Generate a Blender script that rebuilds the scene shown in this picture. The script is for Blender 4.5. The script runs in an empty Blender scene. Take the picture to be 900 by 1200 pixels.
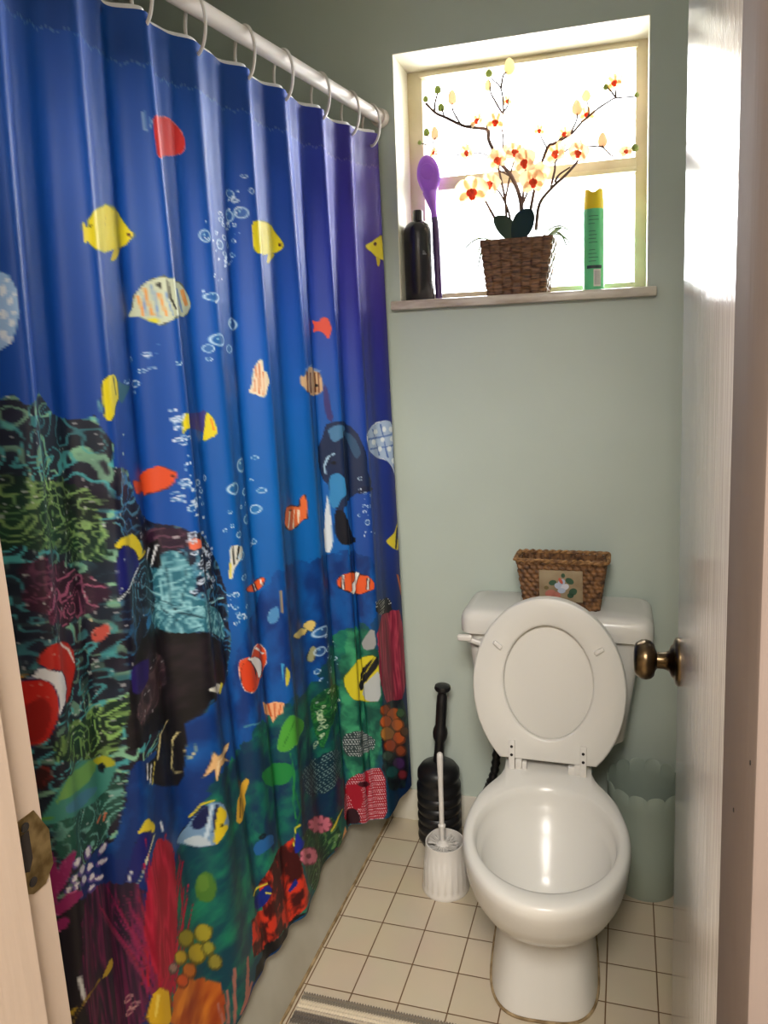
import bpy, bmesh, math, random
import numpy as np
from mathutils import Vector, Matrix

C = bpy.context.scene.collection
SC = bpy.context.scene
PI = math.pi

# ------------------------------------------------------------------ camera
cam_d = bpy.data.cameras.new('camera'); cam = bpy.data.objects.new('camera', cam_d); C.objects.link(cam)
F_PX, CX, CY, EYE = (864.1608, 491.5279, 553.5949, 1.3543)
cam_d.sensor_fit = 'VERTICAL'; cam_d.sensor_height = 36; cam_d.sensor_width = 27
cam_d.lens = F_PX / 1200 * 36
cam_d.shift_x = (450 - CX) / 1200; cam_d.shift_y = (CY - 600) / 1200
cam_d.clip_start = 0.02
ROT = [[0.962928, 0.006408, -0.269683], [0.267904, -0.139764, 0.953254], [-0.031584, -0.990164, -0.136299]]      # rows: world x, y, z in camera axes (right, down, forward)
cam.matrix_world = Matrix(((ROT[0][0], -ROT[0][1], -ROT[0][2], 0), (ROT[1][0], -ROT[1][1], -ROT[1][2], 0),
                           (ROT[2][0], -ROT[2][1], -ROT[2][2], EYE), (0, 0, 0, 1)))
SC.camera = cam

# ------------------------------------------------------------------ world, daylight, hall light, exposure
w = bpy.data.worlds.new('sky'); SC.world = w; w.use_nodes = True
bg = w.node_tree.nodes['Background']; bg.inputs[0].default_value = (0.95, 0.98, 1, 1); bg.inputs[1].default_value = 9.0
def area(name, loc, target, sx, sy, power, col):
    l = bpy.data.lights.new(name, 'AREA'); l.shape = 'RECTANGLE'; l.size = sx; l.size_y = sy; l.energy = power; l.color = col
    o = bpy.data.objects.new(name, l); C.objects.link(o); o.location = loc
    o.rotation_euler = (Vector(target) - Vector(loc)).to_track_quat('-Z', 'Y').to_euler(); return o
area('daylight', (-0.27, 2.95, 2.05), (-0.27, 2.1, 1.87), 2.6, 2.4, 400, (0.97, 0.99, 1.0))
area('hall_light', (0.12, -0.75, 2.36), (0.02, -0.3, 0.6), 0.7, 0.7, 96, (1.0, 0.945, 0.87))
SC.view_settings.view_transform = 'Standard'; SC.view_settings.look = 'None'
SC.view_settings.gamma = 1; SC.view_settings.exposure = 0.0
try: SC.view_settings.use_curve_mapping = False
except Exception: pass
try: SC.display_settings.display_device = 'sRGB'
except Exception: pass

# ------------------------------------------------------------------ helpers
ORI = {}
def s2l(c): return tuple((x / 12.92 if x <= .04045 else ((x + .055) / 1.055) ** 2.4) for x in c)
def rgb(r, g, b): return s2l((r / 255, g / 255, b / 255)) + (1,)
def mat(name, col, rough=.5, metal=0, spec=.5, bump=None, var=None, sub=None, trans=0, coat=0, sheen=0):
    m = bpy.data.materials.new(name); m.use_nodes = True; nt = m.node_tree; b = nt.nodes['Principled BSDF']
    b.inputs['Base Color'].default_value = col; b.inputs['Roughness'].default_value = rough; b.inputs['Metallic'].default_value = metal
    b.inputs['Specular IOR Level'].default_value = spec
    if trans: b.inputs['Transmission Weight'].default_value = trans
    if coat: b.inputs['Coat Weight'].default_value = coat; b.inputs['Coat Roughness'].default_value = .06
    if sheen: b.inputs['Sheen Weight'].default_value = sheen
    tc = nt.nodes.new('ShaderNodeTexCoord')
    def noise(scale, vec=(1, 1, 1), detail=3):
        mp = nt.nodes.new('ShaderNodeMapping'); mp.inputs['Scale'].default_value = vec
        n = nt.nodes.new('ShaderNodeTexNoise'); n.inputs['Scale'].default_value = scale; n.inputs['Detail'].default_value = detail
        nt.links.new(tc.outputs['Object'], mp.inputs[0]); nt.links.new(mp.outputs[0], n.inputs['Vector']); return n
    if bump:
        n = noise(bump[0], bump[2] if len(bump) > 2 else (1, 1, 1)); bp = nt.nodes.new('ShaderNodeBump')
        bp.inputs['Strength'].default_value = bump[1]; bp.inputs['Distance'].default_value = bump[3] if len(bump) > 3 else .002
        nt.links.new(n.outputs['Fac'], bp.inputs['Height']); nt.links.new(bp.outputs[0], b.inputs['Normal'])
    if var:
        n = noise(var[0], var[2] if len(var) > 2 else (1, 1, 1)); r = nt.nodes.new('ShaderNodeValToRGB')
        r.color_ramp.elements[0].position = .35; r.color_ramp.elements[1].position = .65
        r.color_ramp.elements[0].color = var[1]; r.color_ramp.elements[1].color = col
        nt.links.new(n.outputs['Fac'], r.inputs[0]); nt.links.new(r.outputs[0], b.inputs['Base Color'])
    return m
def attr_mat(name, rough, spec=.5, sheen=0, weave=None):
    m = mat(name, (1, 1, 1, 1), rough, spec=spec, sheen=sheen, bump=weave); nt = m.node_tree; a = nt.nodes.new('ShaderNodeVertexColor'); a.layer_name = 'dye'
    nt.links.new(a.outputs[0], nt.nodes['Principled BSDF'].inputs['Base Color']); return m
def finish(me, m, smooth):
    if m is not None: me.materials.append(m)
    if smooth:
        me.polygons.foreach_set('use_smooth', [True] * len(me.polygons))
        try: me.set_sharp_from_angle(angle=math.radians(smooth))
        except Exception: pass
def obj(name, bm, m, parent=None, origin=None, smooth=40, recalc=True):
    if recalc: bmesh.ops.recalc_face_normals(bm, faces=bm.faces)
    og = ORI[parent] if parent is not None and parent in ORI else Vector(origin or (0, 0, 0))
    bmesh.ops.translate(bm, verts=bm.verts, vec=-og)
    me = bpy.data.meshes.new(name); bm.to_mesh(me); bm.free(); finish(me, m, smooth)
    o = bpy.data.objects.new(name, me); C.objects.link(o)
    if parent is None: o.location = og
    else: o.parent = parent
    ORI[o] = og; return o
def tag(o, label=None, cat=None, group=None, kind=None):
    if label: o['label'] = label
    if cat: o['category'] = cat
    if group: o['group'] = group
    if kind: o['kind'] = kind
    return o
def thing(name, loc, label, cat, group=None, kind=None):
    o = bpy.data.objects.new(name, None); C.objects.link(o); o.location = loc; o.empty_display_size = .05
    ORI[o] = Vector(loc); return tag(o, label, cat, group, kind)
def B(): return bmesh.new()
def box(bm, x0, x1, y0, y1, z0, z1, bev=0, seg=2, mtx=None):
    r = bmesh.ops.create_cube(bm, size=1); vs = r['verts']
    for v in vs: v.co = Vector(((x0 + x1) / 2 + v.co.x * (x1 - x0), (y0 + y1) / 2 + v.co.y * (y1 - y0), (z0 + z1) / 2 + v.co.z * (z1 - z0)))
    if bev:
        es = list({e for v in vs for e in v.link_edges})
        r = bmesh.ops.bevel(bm, geom=es, offset=bev, segments=seg, affect='EDGES', profile=.5); vs = list({v for f in r['faces'] for v in f.verts} | {v for v in vs if v.is_valid})
    if mtx is not None: bmesh.ops.transform(bm, matrix=mtx, verts=vs)
    return vs
def loft(bm, rings, cap0=True, cap1=True, closed=True):
    R = [[bm.verts.new(p) for p in r] for r in rings]; n = len(R[0])
    for a, b in zip(R, R[1:]):
        for i in range(n if closed else n - 1):
            j = (i + 1) % n; bm.faces.new((a[i], a[j], b[j], b[i]))
    if cap0: bm.faces.new(R[0][::-1])
    if cap1: bm.faces.new(R[-1])
    return R
def lathe(bm, prof, c=(0, 0, 0), seg=40, axis='z', wob=None):
    rings = []
    for r, z in prof:
        ring = []
        for i in range(seg):
            a = 2 * PI * i / seg; rr = max(r, 1e-5) * (wob(a, z) if wob else 1)
            if axis == 'z': p = (c[0] + rr * math.cos(a), c[1] + rr * math.sin(a), c[2] + z)
            elif axis == '-x': p = (c[0] - z, c[1] + rr * math.cos(a), c[2] + rr * math.sin(a))
            elif axis == '-y': p = (c[0] + rr * math.cos(a), c[1] - z, c[2] + rr * math.sin(a))
            ring.append(p)
        rings.append(ring)
    return loft(bm, rings, prof[0][0] > 1e-4, prof[-1][0] > 1e-4)
def tube(bm, pts, r, seg=8, closed=False):
    pts = [Vector(p) for p in pts]; n = len(pts); rr = r if isinstance(r, (list, tuple)) else [r] * n
    rings = []; up = None
    for i, p in enumerate(pts):
        a = pts[(i - 1) % n] if (closed or i > 0) else p; b = pts[(i + 1) % n] if (closed or i < n - 1) else p
        t = (b - a).normalized()
        if up is None: up = t.orthogonal().normalized()
        u = (up - t * up.dot(t))
        if u.length < 1e-6: u = t.orthogonal()
        u.normalize(); up = u; v = t.cross(u)
        rings.append([p + (u * math.cos(2 * PI * k / seg) + v * math.sin(2 * PI * k / seg)) * rr[i] for k in range(seg)])
    if closed: rings.append(rings[0]); R = [[bm.verts.new(q) for q in ring] for ring in rings[:-1]]; R.append(R[0])
    else: return loft(bm, rings)
    for a, b in zip(R, R[1:]):
        for i in range(seg): j = (i + 1) % seg; bm.faces.new((a[i], a[j], b[j], b[i]))
def catmull(pts, n=6):
    P = [Vector(p) for p in pts]; P = [P[0] * 2 - P[1]] + P + [P[-1] * 2 - P[-2]]; out = []
    for i in range(1, len(P) - 2):
        for k in range(n):
            t = k / n; a, b, c, d = P[i - 1:i + 3]
            out.append(.5 * ((2 * b) + (c - a) * t + (2 * a - 5 * b + 4 * c - d) * t * t + (3 * b - a - 3 * c + d) * t ** 3))
    return out + [P[-2]]
def rrect(x0, x1, y0, y1, z, r, n=6):
    out = []
    for cx, cy, a0 in ((x1 - r, y1 - r, 0), (x0 + r, y1 - r, 90), (x0 + r, y0 + r, 180), (x1 - r, y0 + r, 270)):
        for k in range(n + 1): a = math.radians(a0 + 90 * k / n); out.append((cx + r * math.cos(a), cy + r * math.sin(a), z))
    return out

# ------------------------------------------------------------------ materials
M = {}
M['wall'] = mat('green_grey_wall_paint', rgb(187, 198, 188), .45, bump=(60, .12), var=(3, rgb(183, 194, 184)))
M['hallwall'] = mat('hall_wall_paint', rgb(206, 196, 180), .6, bump=(60, .1))
M['ceil'] = mat('ceiling_white', rgb(232, 230, 222), .7, bump=(80, .2))
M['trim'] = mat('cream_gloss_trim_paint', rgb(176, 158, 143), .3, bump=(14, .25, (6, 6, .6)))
M['door'] = mat('brushed_gloss_door_paint', rgb(206, 200, 197), .13, bump=(26, .6, (9, 9, .25), .0014), var=(22, rgb(176, 170, 168), (9, 9, .35)))
M['jamb'] = mat('shade_toned_jamb_paint', rgb(118, 106, 100), .85, spec=.1, bump=(16, .25, (6, 6, .6)), var=(9, rgb(112, 100, 94)))  # pale jamb paint, base colour darkened to carry the shade on this side
M['porc'] = mat('white_porcelain', rgb(218, 215, 208), .24, spec=.4)
M['seatp'] = mat('white_seat_enamel', rgb(218, 215, 208), .32)
M['whitep'] = mat('white_plastic', rgb(214, 210, 204), .32)
M['rodp'] = mat('white_rod_enamel', rgb(222, 214, 208), .3)
M['black'] = mat('black_rubber', rgb(22, 22, 24), .38, bump=(50, .1))
M['tub'] = mat('aged_tub_enamel', rgb(178, 174, 160), .3, var=(6, rgb(164, 158, 142)))
M['grime'] = mat('grimy_caulk', rgb(168, 146, 110), .8, bump=(60, .6), var=(40, rgb(120, 98, 66)))
M['brass'] = mat('antique_brass', rgb(124, 106, 80), .28, 1, var=(30, rgb(64, 52, 36)))
M['oldbrass'] = mat('worn_brass', rgb(156, 134, 92), .45, .8, var=(60, rgb(104, 84, 50)))
M['dark'] = mat('dark_hole', rgb(24, 16, 12), .8)
M['wick'] = mat('dark_wicker', rgb(138, 98, 66), .55, var=(45, rgb(70, 46, 32), (1, 1, 5)), bump=(120, .5))
M['rope'] = mat('brown_rope_wicker', rgb(140, 98, 58), .6, var=(70, rgb(66, 42, 26)), bump=(160, .6))
M['ropel'] = mat('light_rope_wicker', rgb(172, 128, 78), .6, var=(80, rgb(96, 64, 36)), bump=(160, .6))
M['leaf'] = mat('dark_orchid_leaf', rgb(40, 62, 44), .3)
M['leaf2'] = mat('light_orchid_leaf', rgb(92, 120, 70), .4)
M['stem'] = mat('brown_stem', rgb(84, 60, 52), .6)
M['purple'] = mat('purple_plastic', rgb(146, 84, 204), .35); M['purple2'] = mat('dark_purple_plastic', rgb(70, 44, 96), .4)
M['bottle'] = mat('black_bottle_plastic', rgb(30, 28, 32), .25); M['lab'] = mat('grey_label_print', rgb(150, 150, 155), .5)
M['can'] = mat('green_can', rgb(92, 190, 132), .3); M['cap'] = mat('yellow_cap', rgb(240, 210, 30), .35)
M['canink'] = mat('dark_green_ink', rgb(40, 92, 74), .4); M['canband'] = mat('dark_band_ink', rgb(38, 52, 56), .4)
M['marble'] = mat('pale_marble', rgb(214, 204, 190), .3, var=(12, rgb(176, 160, 144), (1, 4, 4)))
M['frame'] = mat('aged_window_paint', rgb(216, 206, 178), .5, bump=(30, .2), var=(8, rgb(200, 188, 158)))
M['bin'] = mat('grey_green_plastic', rgb(152, 164, 152), .4)
M['plaque'] = mat('plaque_wood', rgb(160, 142, 112), .6, var=(20, rgb(140, 120, 92)))
def m_petal(nm, ca, cb, TR):
    m = bpy.data.materials.new(nm); m.use_nodes = True; nt = m.node_tree; b = nt.nodes['Principled BSDF']
    b.inputs['Base Color'].default_value = ca; b.inputs['Roughness'].default_value = .5
    t = nt.nodes.new('ShaderNodeBsdfTranslucent'); t.inputs[0].default_value = cb
    x = nt.nodes.new('ShaderNodeMixShader'); x.inputs[0].default_value = TR
    nt.links.new(b.outputs[0], x.inputs[1]); nt.links.new(t.outputs[0], x.inputs[2]); nt.links.new(x.outputs[0], nt.nodes['Material Output'].inputs[0]); return m
M['petal'] = m_petal('cream_petal', rgb(250, 238, 216), rgb(255, 236, 206), .5)
for _n, _c in (('g', (158, 168, 104)), ('p', (238, 208, 178)), ('c', (244, 228, 186))): M['bud_' + _n] = m_petal({'g': 'green_bud', 'p': 'peach_bud', 'c': 'cream_bud'}[_n], rgb(*_c), rgb(*_c), .5)
M['lip'] = m_petal('orange_lip', rgb(240, 100, 56), rgb(255, 120, 50), .4)
def m_glass():
    m = bpy.data.materials.new('window_glass'); m.use_nodes = True; nt = m.node_tree
    t = nt.nodes.new('ShaderNodeBsdfTransparent'); g = nt.nodes.new('ShaderNodeBsdfGlossy'); g.inputs['Roughness'].default_value = .03
    x = nt.nodes.new('ShaderNodeMixShader'); fr = nt.nodes.new('ShaderNodeFresnel'); fr.inputs[0].default_value = 1.45
    nt.links.new(fr.outputs[0], x.inputs[0]); nt.links.new(t.outputs[0], x.inputs[1]); nt.links.new(g.outputs[0], x.inputs[2])
    nt.links.new(x.outputs[0], nt.nodes['Material Output'].inputs[0]); return m
M['glass'] = m_glass()
TILE = .108; TX, TY = (-0.5746, 1.4576)
def m_tile(name, swap, offx, offy, c1, c2, mortar):
    m = bpy.data.materials.new(name); m.use_nodes = True; nt = m.node_tree; b = nt.nodes['Principled BSDF']
    tc = nt.nodes.new('ShaderNodeTexCoord'); mp = nt.nodes.new('ShaderNodeMapping'); mp.inputs['Location'].default_value = (-offx, -offy, 0)
    if swap:
        sx = nt.nodes.new('ShaderNodeSeparateXYZ'); cb = nt.nodes.new('ShaderNodeCombineXYZ')
        nt.links.new(tc.outputs['Object'], sx.inputs[0]); nt.links.new(sx.outputs[0], cb.inputs[0]); nt.links.new(sx.outputs[2], cb.inputs[1]); nt.links.new(cb.outputs[0], mp.inputs[0])
    else: nt.links.new(tc.outputs['Object'], mp.inputs[0])
    br = nt.nodes.new('ShaderNodeTexBrick'); br.offset = 0; br.squash = 1
    br.inputs['Scale'].default_value = 1; br.inputs['Brick Width'].default_value = TILE; br.inputs['Row Height'].default_value = TILE
    br.inputs['Mortar Size'].default_value = .0016; br.inputs['Mortar Smooth'].default_value = .2
    br.inputs['Color1'].default_value = c1; br.inputs['Color2'].default_value = c2; br.inputs['Mortar'].default_value = mortar
    nt.links.new(mp.outputs[0], br.inputs['Vector'])
    n = nt.nodes.new('ShaderNodeTexNoise'); n.inputs['Scale'].default_value = 9; nt.links.new(tc.outputs['Object'], n.inputs['Vector'])
    mx = nt.nodes.new('ShaderNodeMixRGB'); mx.blend_type = 'MULTIPLY'; mx.inputs[0].default_value = .12
    nt.links.new(br.outputs['Color'], mx.inputs[1]); nt.links.new(n.outputs['Color'], mx.inputs[2]); nt.links.new(mx.outputs[0], b.inputs['Base Color'])
    bp = nt.nodes.new('ShaderNodeBump'); bp.invert = True; bp.inputs['Strength'].default_value = .6; bp.inputs['Distance'].default_value = .001
    nt.links.new(br.outputs['Fac'], bp.inputs['Height']); nt.links.new(bp.outputs[0], b.inputs['Normal']); b.inputs['Roughness'].default_value = .32; return m
M['tile'] = m_tile('cream_floor_tile', False, TX, TY, rgb(206, 192, 168), rgb(200, 185, 160), rgb(112, 84, 56))
M['base'] = m_tile('cream_base_tile', True, TX, -.004, rgb(220, 214, 200), rgb(216, 210, 194), rgb(150, 130, 100))

# ------------------------------------------------------------------ the room
WY, ZC = 1.997, 2.45          # back wall plane, ceiling
WX0, WX1, WZ0, WZ1 = -.604, .050, 1.545, 2.188
XL, XR, YF0, YF1 = -1.52, .34, .36, .495
ST = dict(kind='structure')
b = B(); box(b, XL - .1, WX0, WY, 2.22, 0, ZC); box(b, WX1, XR + .1, WY, 2.22, 0, ZC); box(b, WX0, WX1, WY, 2.22, 0, WZ0 - .0225); box(b, WX0, WX1, WY, 2.22, WZ1, ZC)
tag(obj('wall_back', b, M['wall'], smooth=0), 'pale green wall behind the toilet and around the window', 'wall', **ST)
b = B(); box(b, XL - .1, XL, YF1, WY, 0, ZC); tag(obj('wall_left', b, M['wall'], smooth=0), 'pale green wall behind the curtain', 'wall', **ST)
b = B(); box(b, XR, XR + .1, YF1, WY, 0, ZC); tag(obj('wall_right', b, M['wall'], smooth=0), 'pale green wall behind the open door', 'wall', **ST)
b = B(); box(b, XL - .1, -.60, YF0, YF1, 0, ZC); box(b, .10, 1.1, YF0, .458, 0, ZC); box(b, -.60, .10, YF0, .458, 2.06, ZC)
tag(obj('wall_front', b, M['hallwall'], smooth=0), 'wall around the doorway', 'wall', **ST)
b = B(); box(b, XL - .1, 1.1, -1.7, 2.22, ZC, ZC + .06); tag(obj('ceiling', b, M['ceil'], smooth=0), 'white ceiling', 'ceiling', **ST)
b = B(); box(b, XL - .1, 1.1, -1.7, 2.22, -.05, 0); tag(obj('floor', b, M['tile'], smooth=0), 'cream square tile floor with brown grout', 'floor', **ST)
b = B(); box(b, XL - .1, 1.1, -1.8, -1.7, 0, ZC); box(b, XL - .2, XL - .1, -1.8, YF0, 0, ZC); box(b, 1.1, 1.2, -1.8, YF0, 0, ZC)
tag(obj('wall_hall', b, M['hallwall'], smooth=0), 'hall walls outside the doorway', 'wall', **ST)
b = B(); box(b, -.69, XR, WY - .009, WY, 0, .099, .003); tag(obj('baseboard_back', b, M['base']), 'cream tile skirting along the foot of the back wall', 'baseboard', **ST)

# window
YG = 2.15; SZ_ = 1.546
M['reveal'] = mat('cream_reveal_paint', rgb(232, 228, 208), .5)
b = B()
box(b, WX0 - .002, -.560, YG - .02, YG + .05, 1.545, 2.20, .003); box(b, .018, WX1 + .002, YG - .02, YG + .05, 1.545, 2.20, .003)
box(b, -.562, .02, YG - .02, YG + .05, 2.172, 2.21, .003); box(b, -.562, .02, YG - .02, YG + .05, 1.545, 1.575, .003)
box(b, -.566, .024, YG - .028, YG - .018, 2.168, 2.178, .002)
win = tag(obj('window_1', b, M['frame'], origin=(-.28, YG, 1.545)), 'white framed two pane window in a deep reveal above the toilet', 'window', **ST)
b = B(); box(b, -.566, .022, YG - .026, YG + .03, 1.858, 1.896, .003); box(b, -.566, .022, YG - .034, YG - .024, 1.858, 1.870, .002); obj('meeting_rail', b, M['frame'], win)
for z0, z1, dy in ((1.896, 2.172, .012), (1.575, 1.858, .0)):
    b = B(); box(b, -.561, .019, YG + dy, YG + dy + .004, z0, z1); obj('glass_pane', b, M['glass'], win, smooth=0)
b = B(); box(b, WX0, WX0 + .002, WY + .0005, YG - .02, SZ_, WZ1); box(b, WX1 - .002, WX1, WY + .0005, YG - .02, SZ_, WZ1); box(b, WX0, WX1, WY + .0005, YG - .02, WZ1 - .002, WZ1); obj('reveal_lining', b, M['reveal'], win, smooth=0)
b = B(); box(b, WX0 - .022, WX1 + .022, WY - .024, WY + .002, 1.522, 1.546, .004); box(b, WX0, WX1, WY, YG + .05, 1.5225, 1.546); obj('sill', b, M['marble'], win)

# doorway: left jamb with strike plate, right jamb, header
def jx(z): return -.461 - .0449 * z
b = B()
def prism(x_add0, x_add1, y0, y1, z0, z1, bev=.002):
    r0 = [(jx(z0) + x_add0, y0, z0), (jx(z0) + x_add1, y0, z0), (jx(z0) + x_add1, y1, z0), (jx(z0) + x_add0, y1, z0)]
    r1 = [(jx(z1) + x_add0, y0, z1), (jx(z1) + x_add1, y0, z1), (jx(z1) + x_add1, y1, z1), (jx(z1) + x_add0, y1, z1)]
    loft(b, [r0, r1])
prism(-.16, 0, YF0 - .012, .5, 0, 2.04); prism(-.02, .010, YF0 + .01, .4655, 0, 2.04)
bmesh.ops.bevel(b, geom=[e for e in b.edges], offset=.0022, segments=2, affect='EDGES')
jl = tag(obj('trim_1', b, M['trim'], origin=(-.5, .43, 0)), 'cream painted door jamb with brass strike plate, left of the doorway', 'door jamb', **ST)
b = B()
th = .0016
Yp, Zp = [], []
outline = [(.4668, .915), (.4668, .974), (.472, .979), (.490, .979), (.5025, .954), (.5025, .920), (.491, .908), (.477, .908)]
vs = [b.verts.new((jx(z) + .0012, y, z)) for y, z in outline]; fc = b.faces.new(vs)
r = bmesh.ops.extrude_face_region(b, geom=[fc]); bmesh.ops.translate(b, verts=[v for v in r['geom'] if isinstance(v, bmesh.types.BMVert)], vec=(-.004, 0, 0))
box(b, jx(.946) - .008, jx(.946) + .0012, .5005, .5035, .921, .953, .001)
sp = obj('strike_plate', b, M['oldbrass'], jl, smooth=30)
sp['label'] = 'worn brass strike plate with a dark latch hole'
b = B(); vs = [b.verts.new((jx(z) + .0018, y, z)) for y, z in ((.4685, .934), (.4685, .958), (.473, .966), (.481, .966), (.481, .940), (.476, .930))]; b.faces.new(vs); obj('latch_hole', b, M['dark'], sp, smooth=0)
for z in (.919, .9705):
    b = B(); lathe(b, [(.0042, 0), (.0042, .0008), (.0022, .0014), (0, .0012)], seg=14, axis='z'); bmesh.ops.rotate(b, verts=b.verts, matrix=Matrix.Rotation(PI / 2, 3, 'Y')); bmesh.ops.translate(b, verts=b.verts, vec=(jx(z) + .0012, .478, z)); obj('screw', b, M['dark'], sp)
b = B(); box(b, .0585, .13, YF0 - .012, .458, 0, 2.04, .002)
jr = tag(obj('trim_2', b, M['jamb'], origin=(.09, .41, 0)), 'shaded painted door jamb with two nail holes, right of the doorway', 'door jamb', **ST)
for y, z in ((.3605, 1.163), (.408, 1.109)):
    b = B(); lathe(b, [(.0013, 0), (.0011, .0006), (0, .0004)], (.0587, y, z), 12, '-x'); obj('nail_hole', b, M['dark'], jr)
b = B(); box(b, -.63, .13, YF0 - .012, .458, 2.035, 2.075, .002); tag(obj('trim_3', b, M['trim'], origin=(-.2, .42, 2.05)), 'door head above the doorway', 'door head', **ST)

# door leaf, open into the room
DA = Vector((.0610, .466, 0)); DB = Vector((.0745, 1.092, 0)); dv = (DB - DA).normalized(); DL = (DB - DA).length
MT = Matrix.Translation(DA) @ Matrix.Rotation(math.atan2(dv.y, dv.x), 4, 'Z')
b = B(); box(b, 0, DL, -.035, 0, .012, 2.03, .0015, 2, MT)
door = tag(obj('door_1', b, M['door'], origin=DA), 'glossy white door open against the right side, with a brass knob', 'door', **ST)
b = B(); kx, ky, kz = .0734, 1.036, .943
lathe(b, [(.0, 0), (.0335, 0), (.0335, .003), (.031, .006), (.0265, .0075), (.0235, .0085), (.021, .0115), (.0145, .014), (.0125, .018), (.0115, .022), (.0115, .030), (.0155, .0325), (.022, .034), (.0262, .0385), (.0278, .0445), (.0272, .051), (.0235, .0565), (.0232, .0575), (.018, .0605), (.008, .0615), (0, .0617)], (kx, ky, kz), 40, '-x')
kn = obj('door_knob', b, M['brass'], door, smooth=50); kn['label'] = 'round antique brass knob'

# ------------------------------------------------------------------ bathtub
b = B()
prof = [(-.692, 0), (-.697, .02), (-.752, .165), (-.782, .27), (-.792, .30), (-.808, .318), (-.835, .322), (-.88, .318), (-.905, .30), (-.93, .20), (-.98, .10), (-1.30, .09), (-1.37, .16), (-1.40, .30), (-1.43, .322), (-1.515, .322), (-1.515, 0)]
loft(b, [[(x, y, z) for x, z in prof] for y in (.502, 1.984)])
box(b, -1.45, -.86, 1.90, 1.984, .08, .321, .01); box(b, -1.45, -.86, .502, .60, .08, .321, .01)
tub = tag(obj('bathtub', b, M['tub'], origin=(-1.1, 1.25, 0)), 'off-white bathtub apron showing below the curtain hem', 'bathtub')
b = B(); random.seed(3); pts = [(-.6935 + random.uniform(-.001, .0015), .51 + i * .0294, .002) for i in range(51)]; tube(b, pts, .0048, 7)
obj('caulk_line', b, M['grime'], tub)['label'] = 'grimy brown caulk line'

# ------------------------------------------------------------------ shower rod, rings, liner, curtain
CK=np.array([-4.6,-4,-3,-2,-1,0,1,2,3,4,5,6])
CTS=np.array([1.455,1.37,1.235,1.10,.966,.829,.701,.560,.431,.287,.1525,.012])
CTZ=np.array([1.966]*11+[1.985])
CBX=np.array([-.700,-.705,-.710,-.712,-.710,-.705,-.705,-.69,-.705,-.665,-.618,-.600])
CBY=np.array([.525,.55,.635,.745,.91,1.165,1.275,1.39,1.655,1.735,1.765,1.93])
RA=np.array([-.642,1.985]);RB=np.array([-.766,1.301]);rd=(RB-RA)/np.linalg.norm(RB-RA);rn=np.array([-rd[1],rd[0]])
if rn[0]<0: rn=-rn
def pch(x,xs,ys):
    # monotone-ish cubic hermite
    h=np.diff(xs);d=np.diff(ys)/h
    m=np.zeros(len(xs));m[1:-1]=(d[:-1]*h[1:]+d[1:]*h[:-1])/(h[:-1]+h[1:]);m[0]=d[0];m[-1]=d[-1]
    i=np.clip(np.searchsorted(xs,x)-1,0,len(xs)-2);t=(x-xs[i])/h[i]
    return ((2*t**3-3*t**2+1)*ys[i]+(t**3-2*t**2+t)*h[i]*m[i]+(-2*t**3+3*t**2)*ys[i+1]+(t**3-t**2)*h[i]*m[i+1])
AMPK=np.array([-5,-3,-2,-1,0,1,2,3,4,5,6.])
AMPV=np.array([.026,.026,.026,.030,.026,.016,.020,.022,.018,.020,.0])
def curtain(k,v):
    k=np.asarray(k,float);v=np.asarray(v,float)
    s=pch(k,CK,CTS);tx=RA[0]+rd[0]*s;ty=RA[1]+rd[1]*s;tz=pch(k,CK,CTZ)
    bx=pch(k,CK,CBX);by=pch(k,CK,CBY)
    e=v**1.15
    x=tx+(bx-tx)*e;y=ty+(by-ty)*v;z=tz+(np.interp(k,[-4.6,-1,0,1,2,3,6],[.09,.10,.150,.145,.148,.150,.150])-tz)*v
    amp=np.interp(k,AMPK,AMPV)*.82*(.62+.75*np.sin(np.pi*np.clip(v*.8+.1,0,1)))
    amp=amp*(1-np.interp(k,[-1.5,.3,1],[.7,.6,.25])*v**3)
    ph=k+.10*np.sin(1.7*k+2.3*v)*v
    w=np.cos(2*np.pi*ph)*.75+.28*np.cos(4*np.pi*ph+.8+1.2*v)+.15*np.cos(2*np.pi*ph*1.5+2*v)-.6
    d=amp*w
    return np.stack([x+rn[0]*d,y+rn[1]*d,z],-1)

P0, P1 = Vector((RA[0], RA[1], 2.029)), None
s_end = (1.985 - .497) / abs(rd[1]); P1 = Vector((RA[0] + rd[0] * s_end, RA[1] + rd[1] * s_end, 2.029)); Pw = Vector((RA[0] - rd[0] * .0115, RA[1] - rd[1] * .0115, 2.029))
b = B(); tube(b, [Pw, P0.lerp(P1, .5), P1], .0168, 24)
rod = tag(obj('shower_rod', b, M['rodp'], origin=P0), 'white shower rod running to the wall left of the window', 'shower rod')
b = B(); tube(b, [Pw, Pw.lerp(P1, .012)], [.0245, .0225], 24); obj('wall_flange', b, M['rodp'], rod)
RN = Vector((rn[0], rn[1], 0)); RD = Vector((rd[0], rd[1], 0))
ring0 = None; PLACES = ['hooked on the rod nearest the window wall', 'second along the rod from the window wall', 'third along the rod from the window wall', 'fourth along the rod from the window wall', 'fifth along the rod from the window wall', 'sixth along the rod from the window wall', 'seventh along the rod, at the top edge of the photo']
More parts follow.
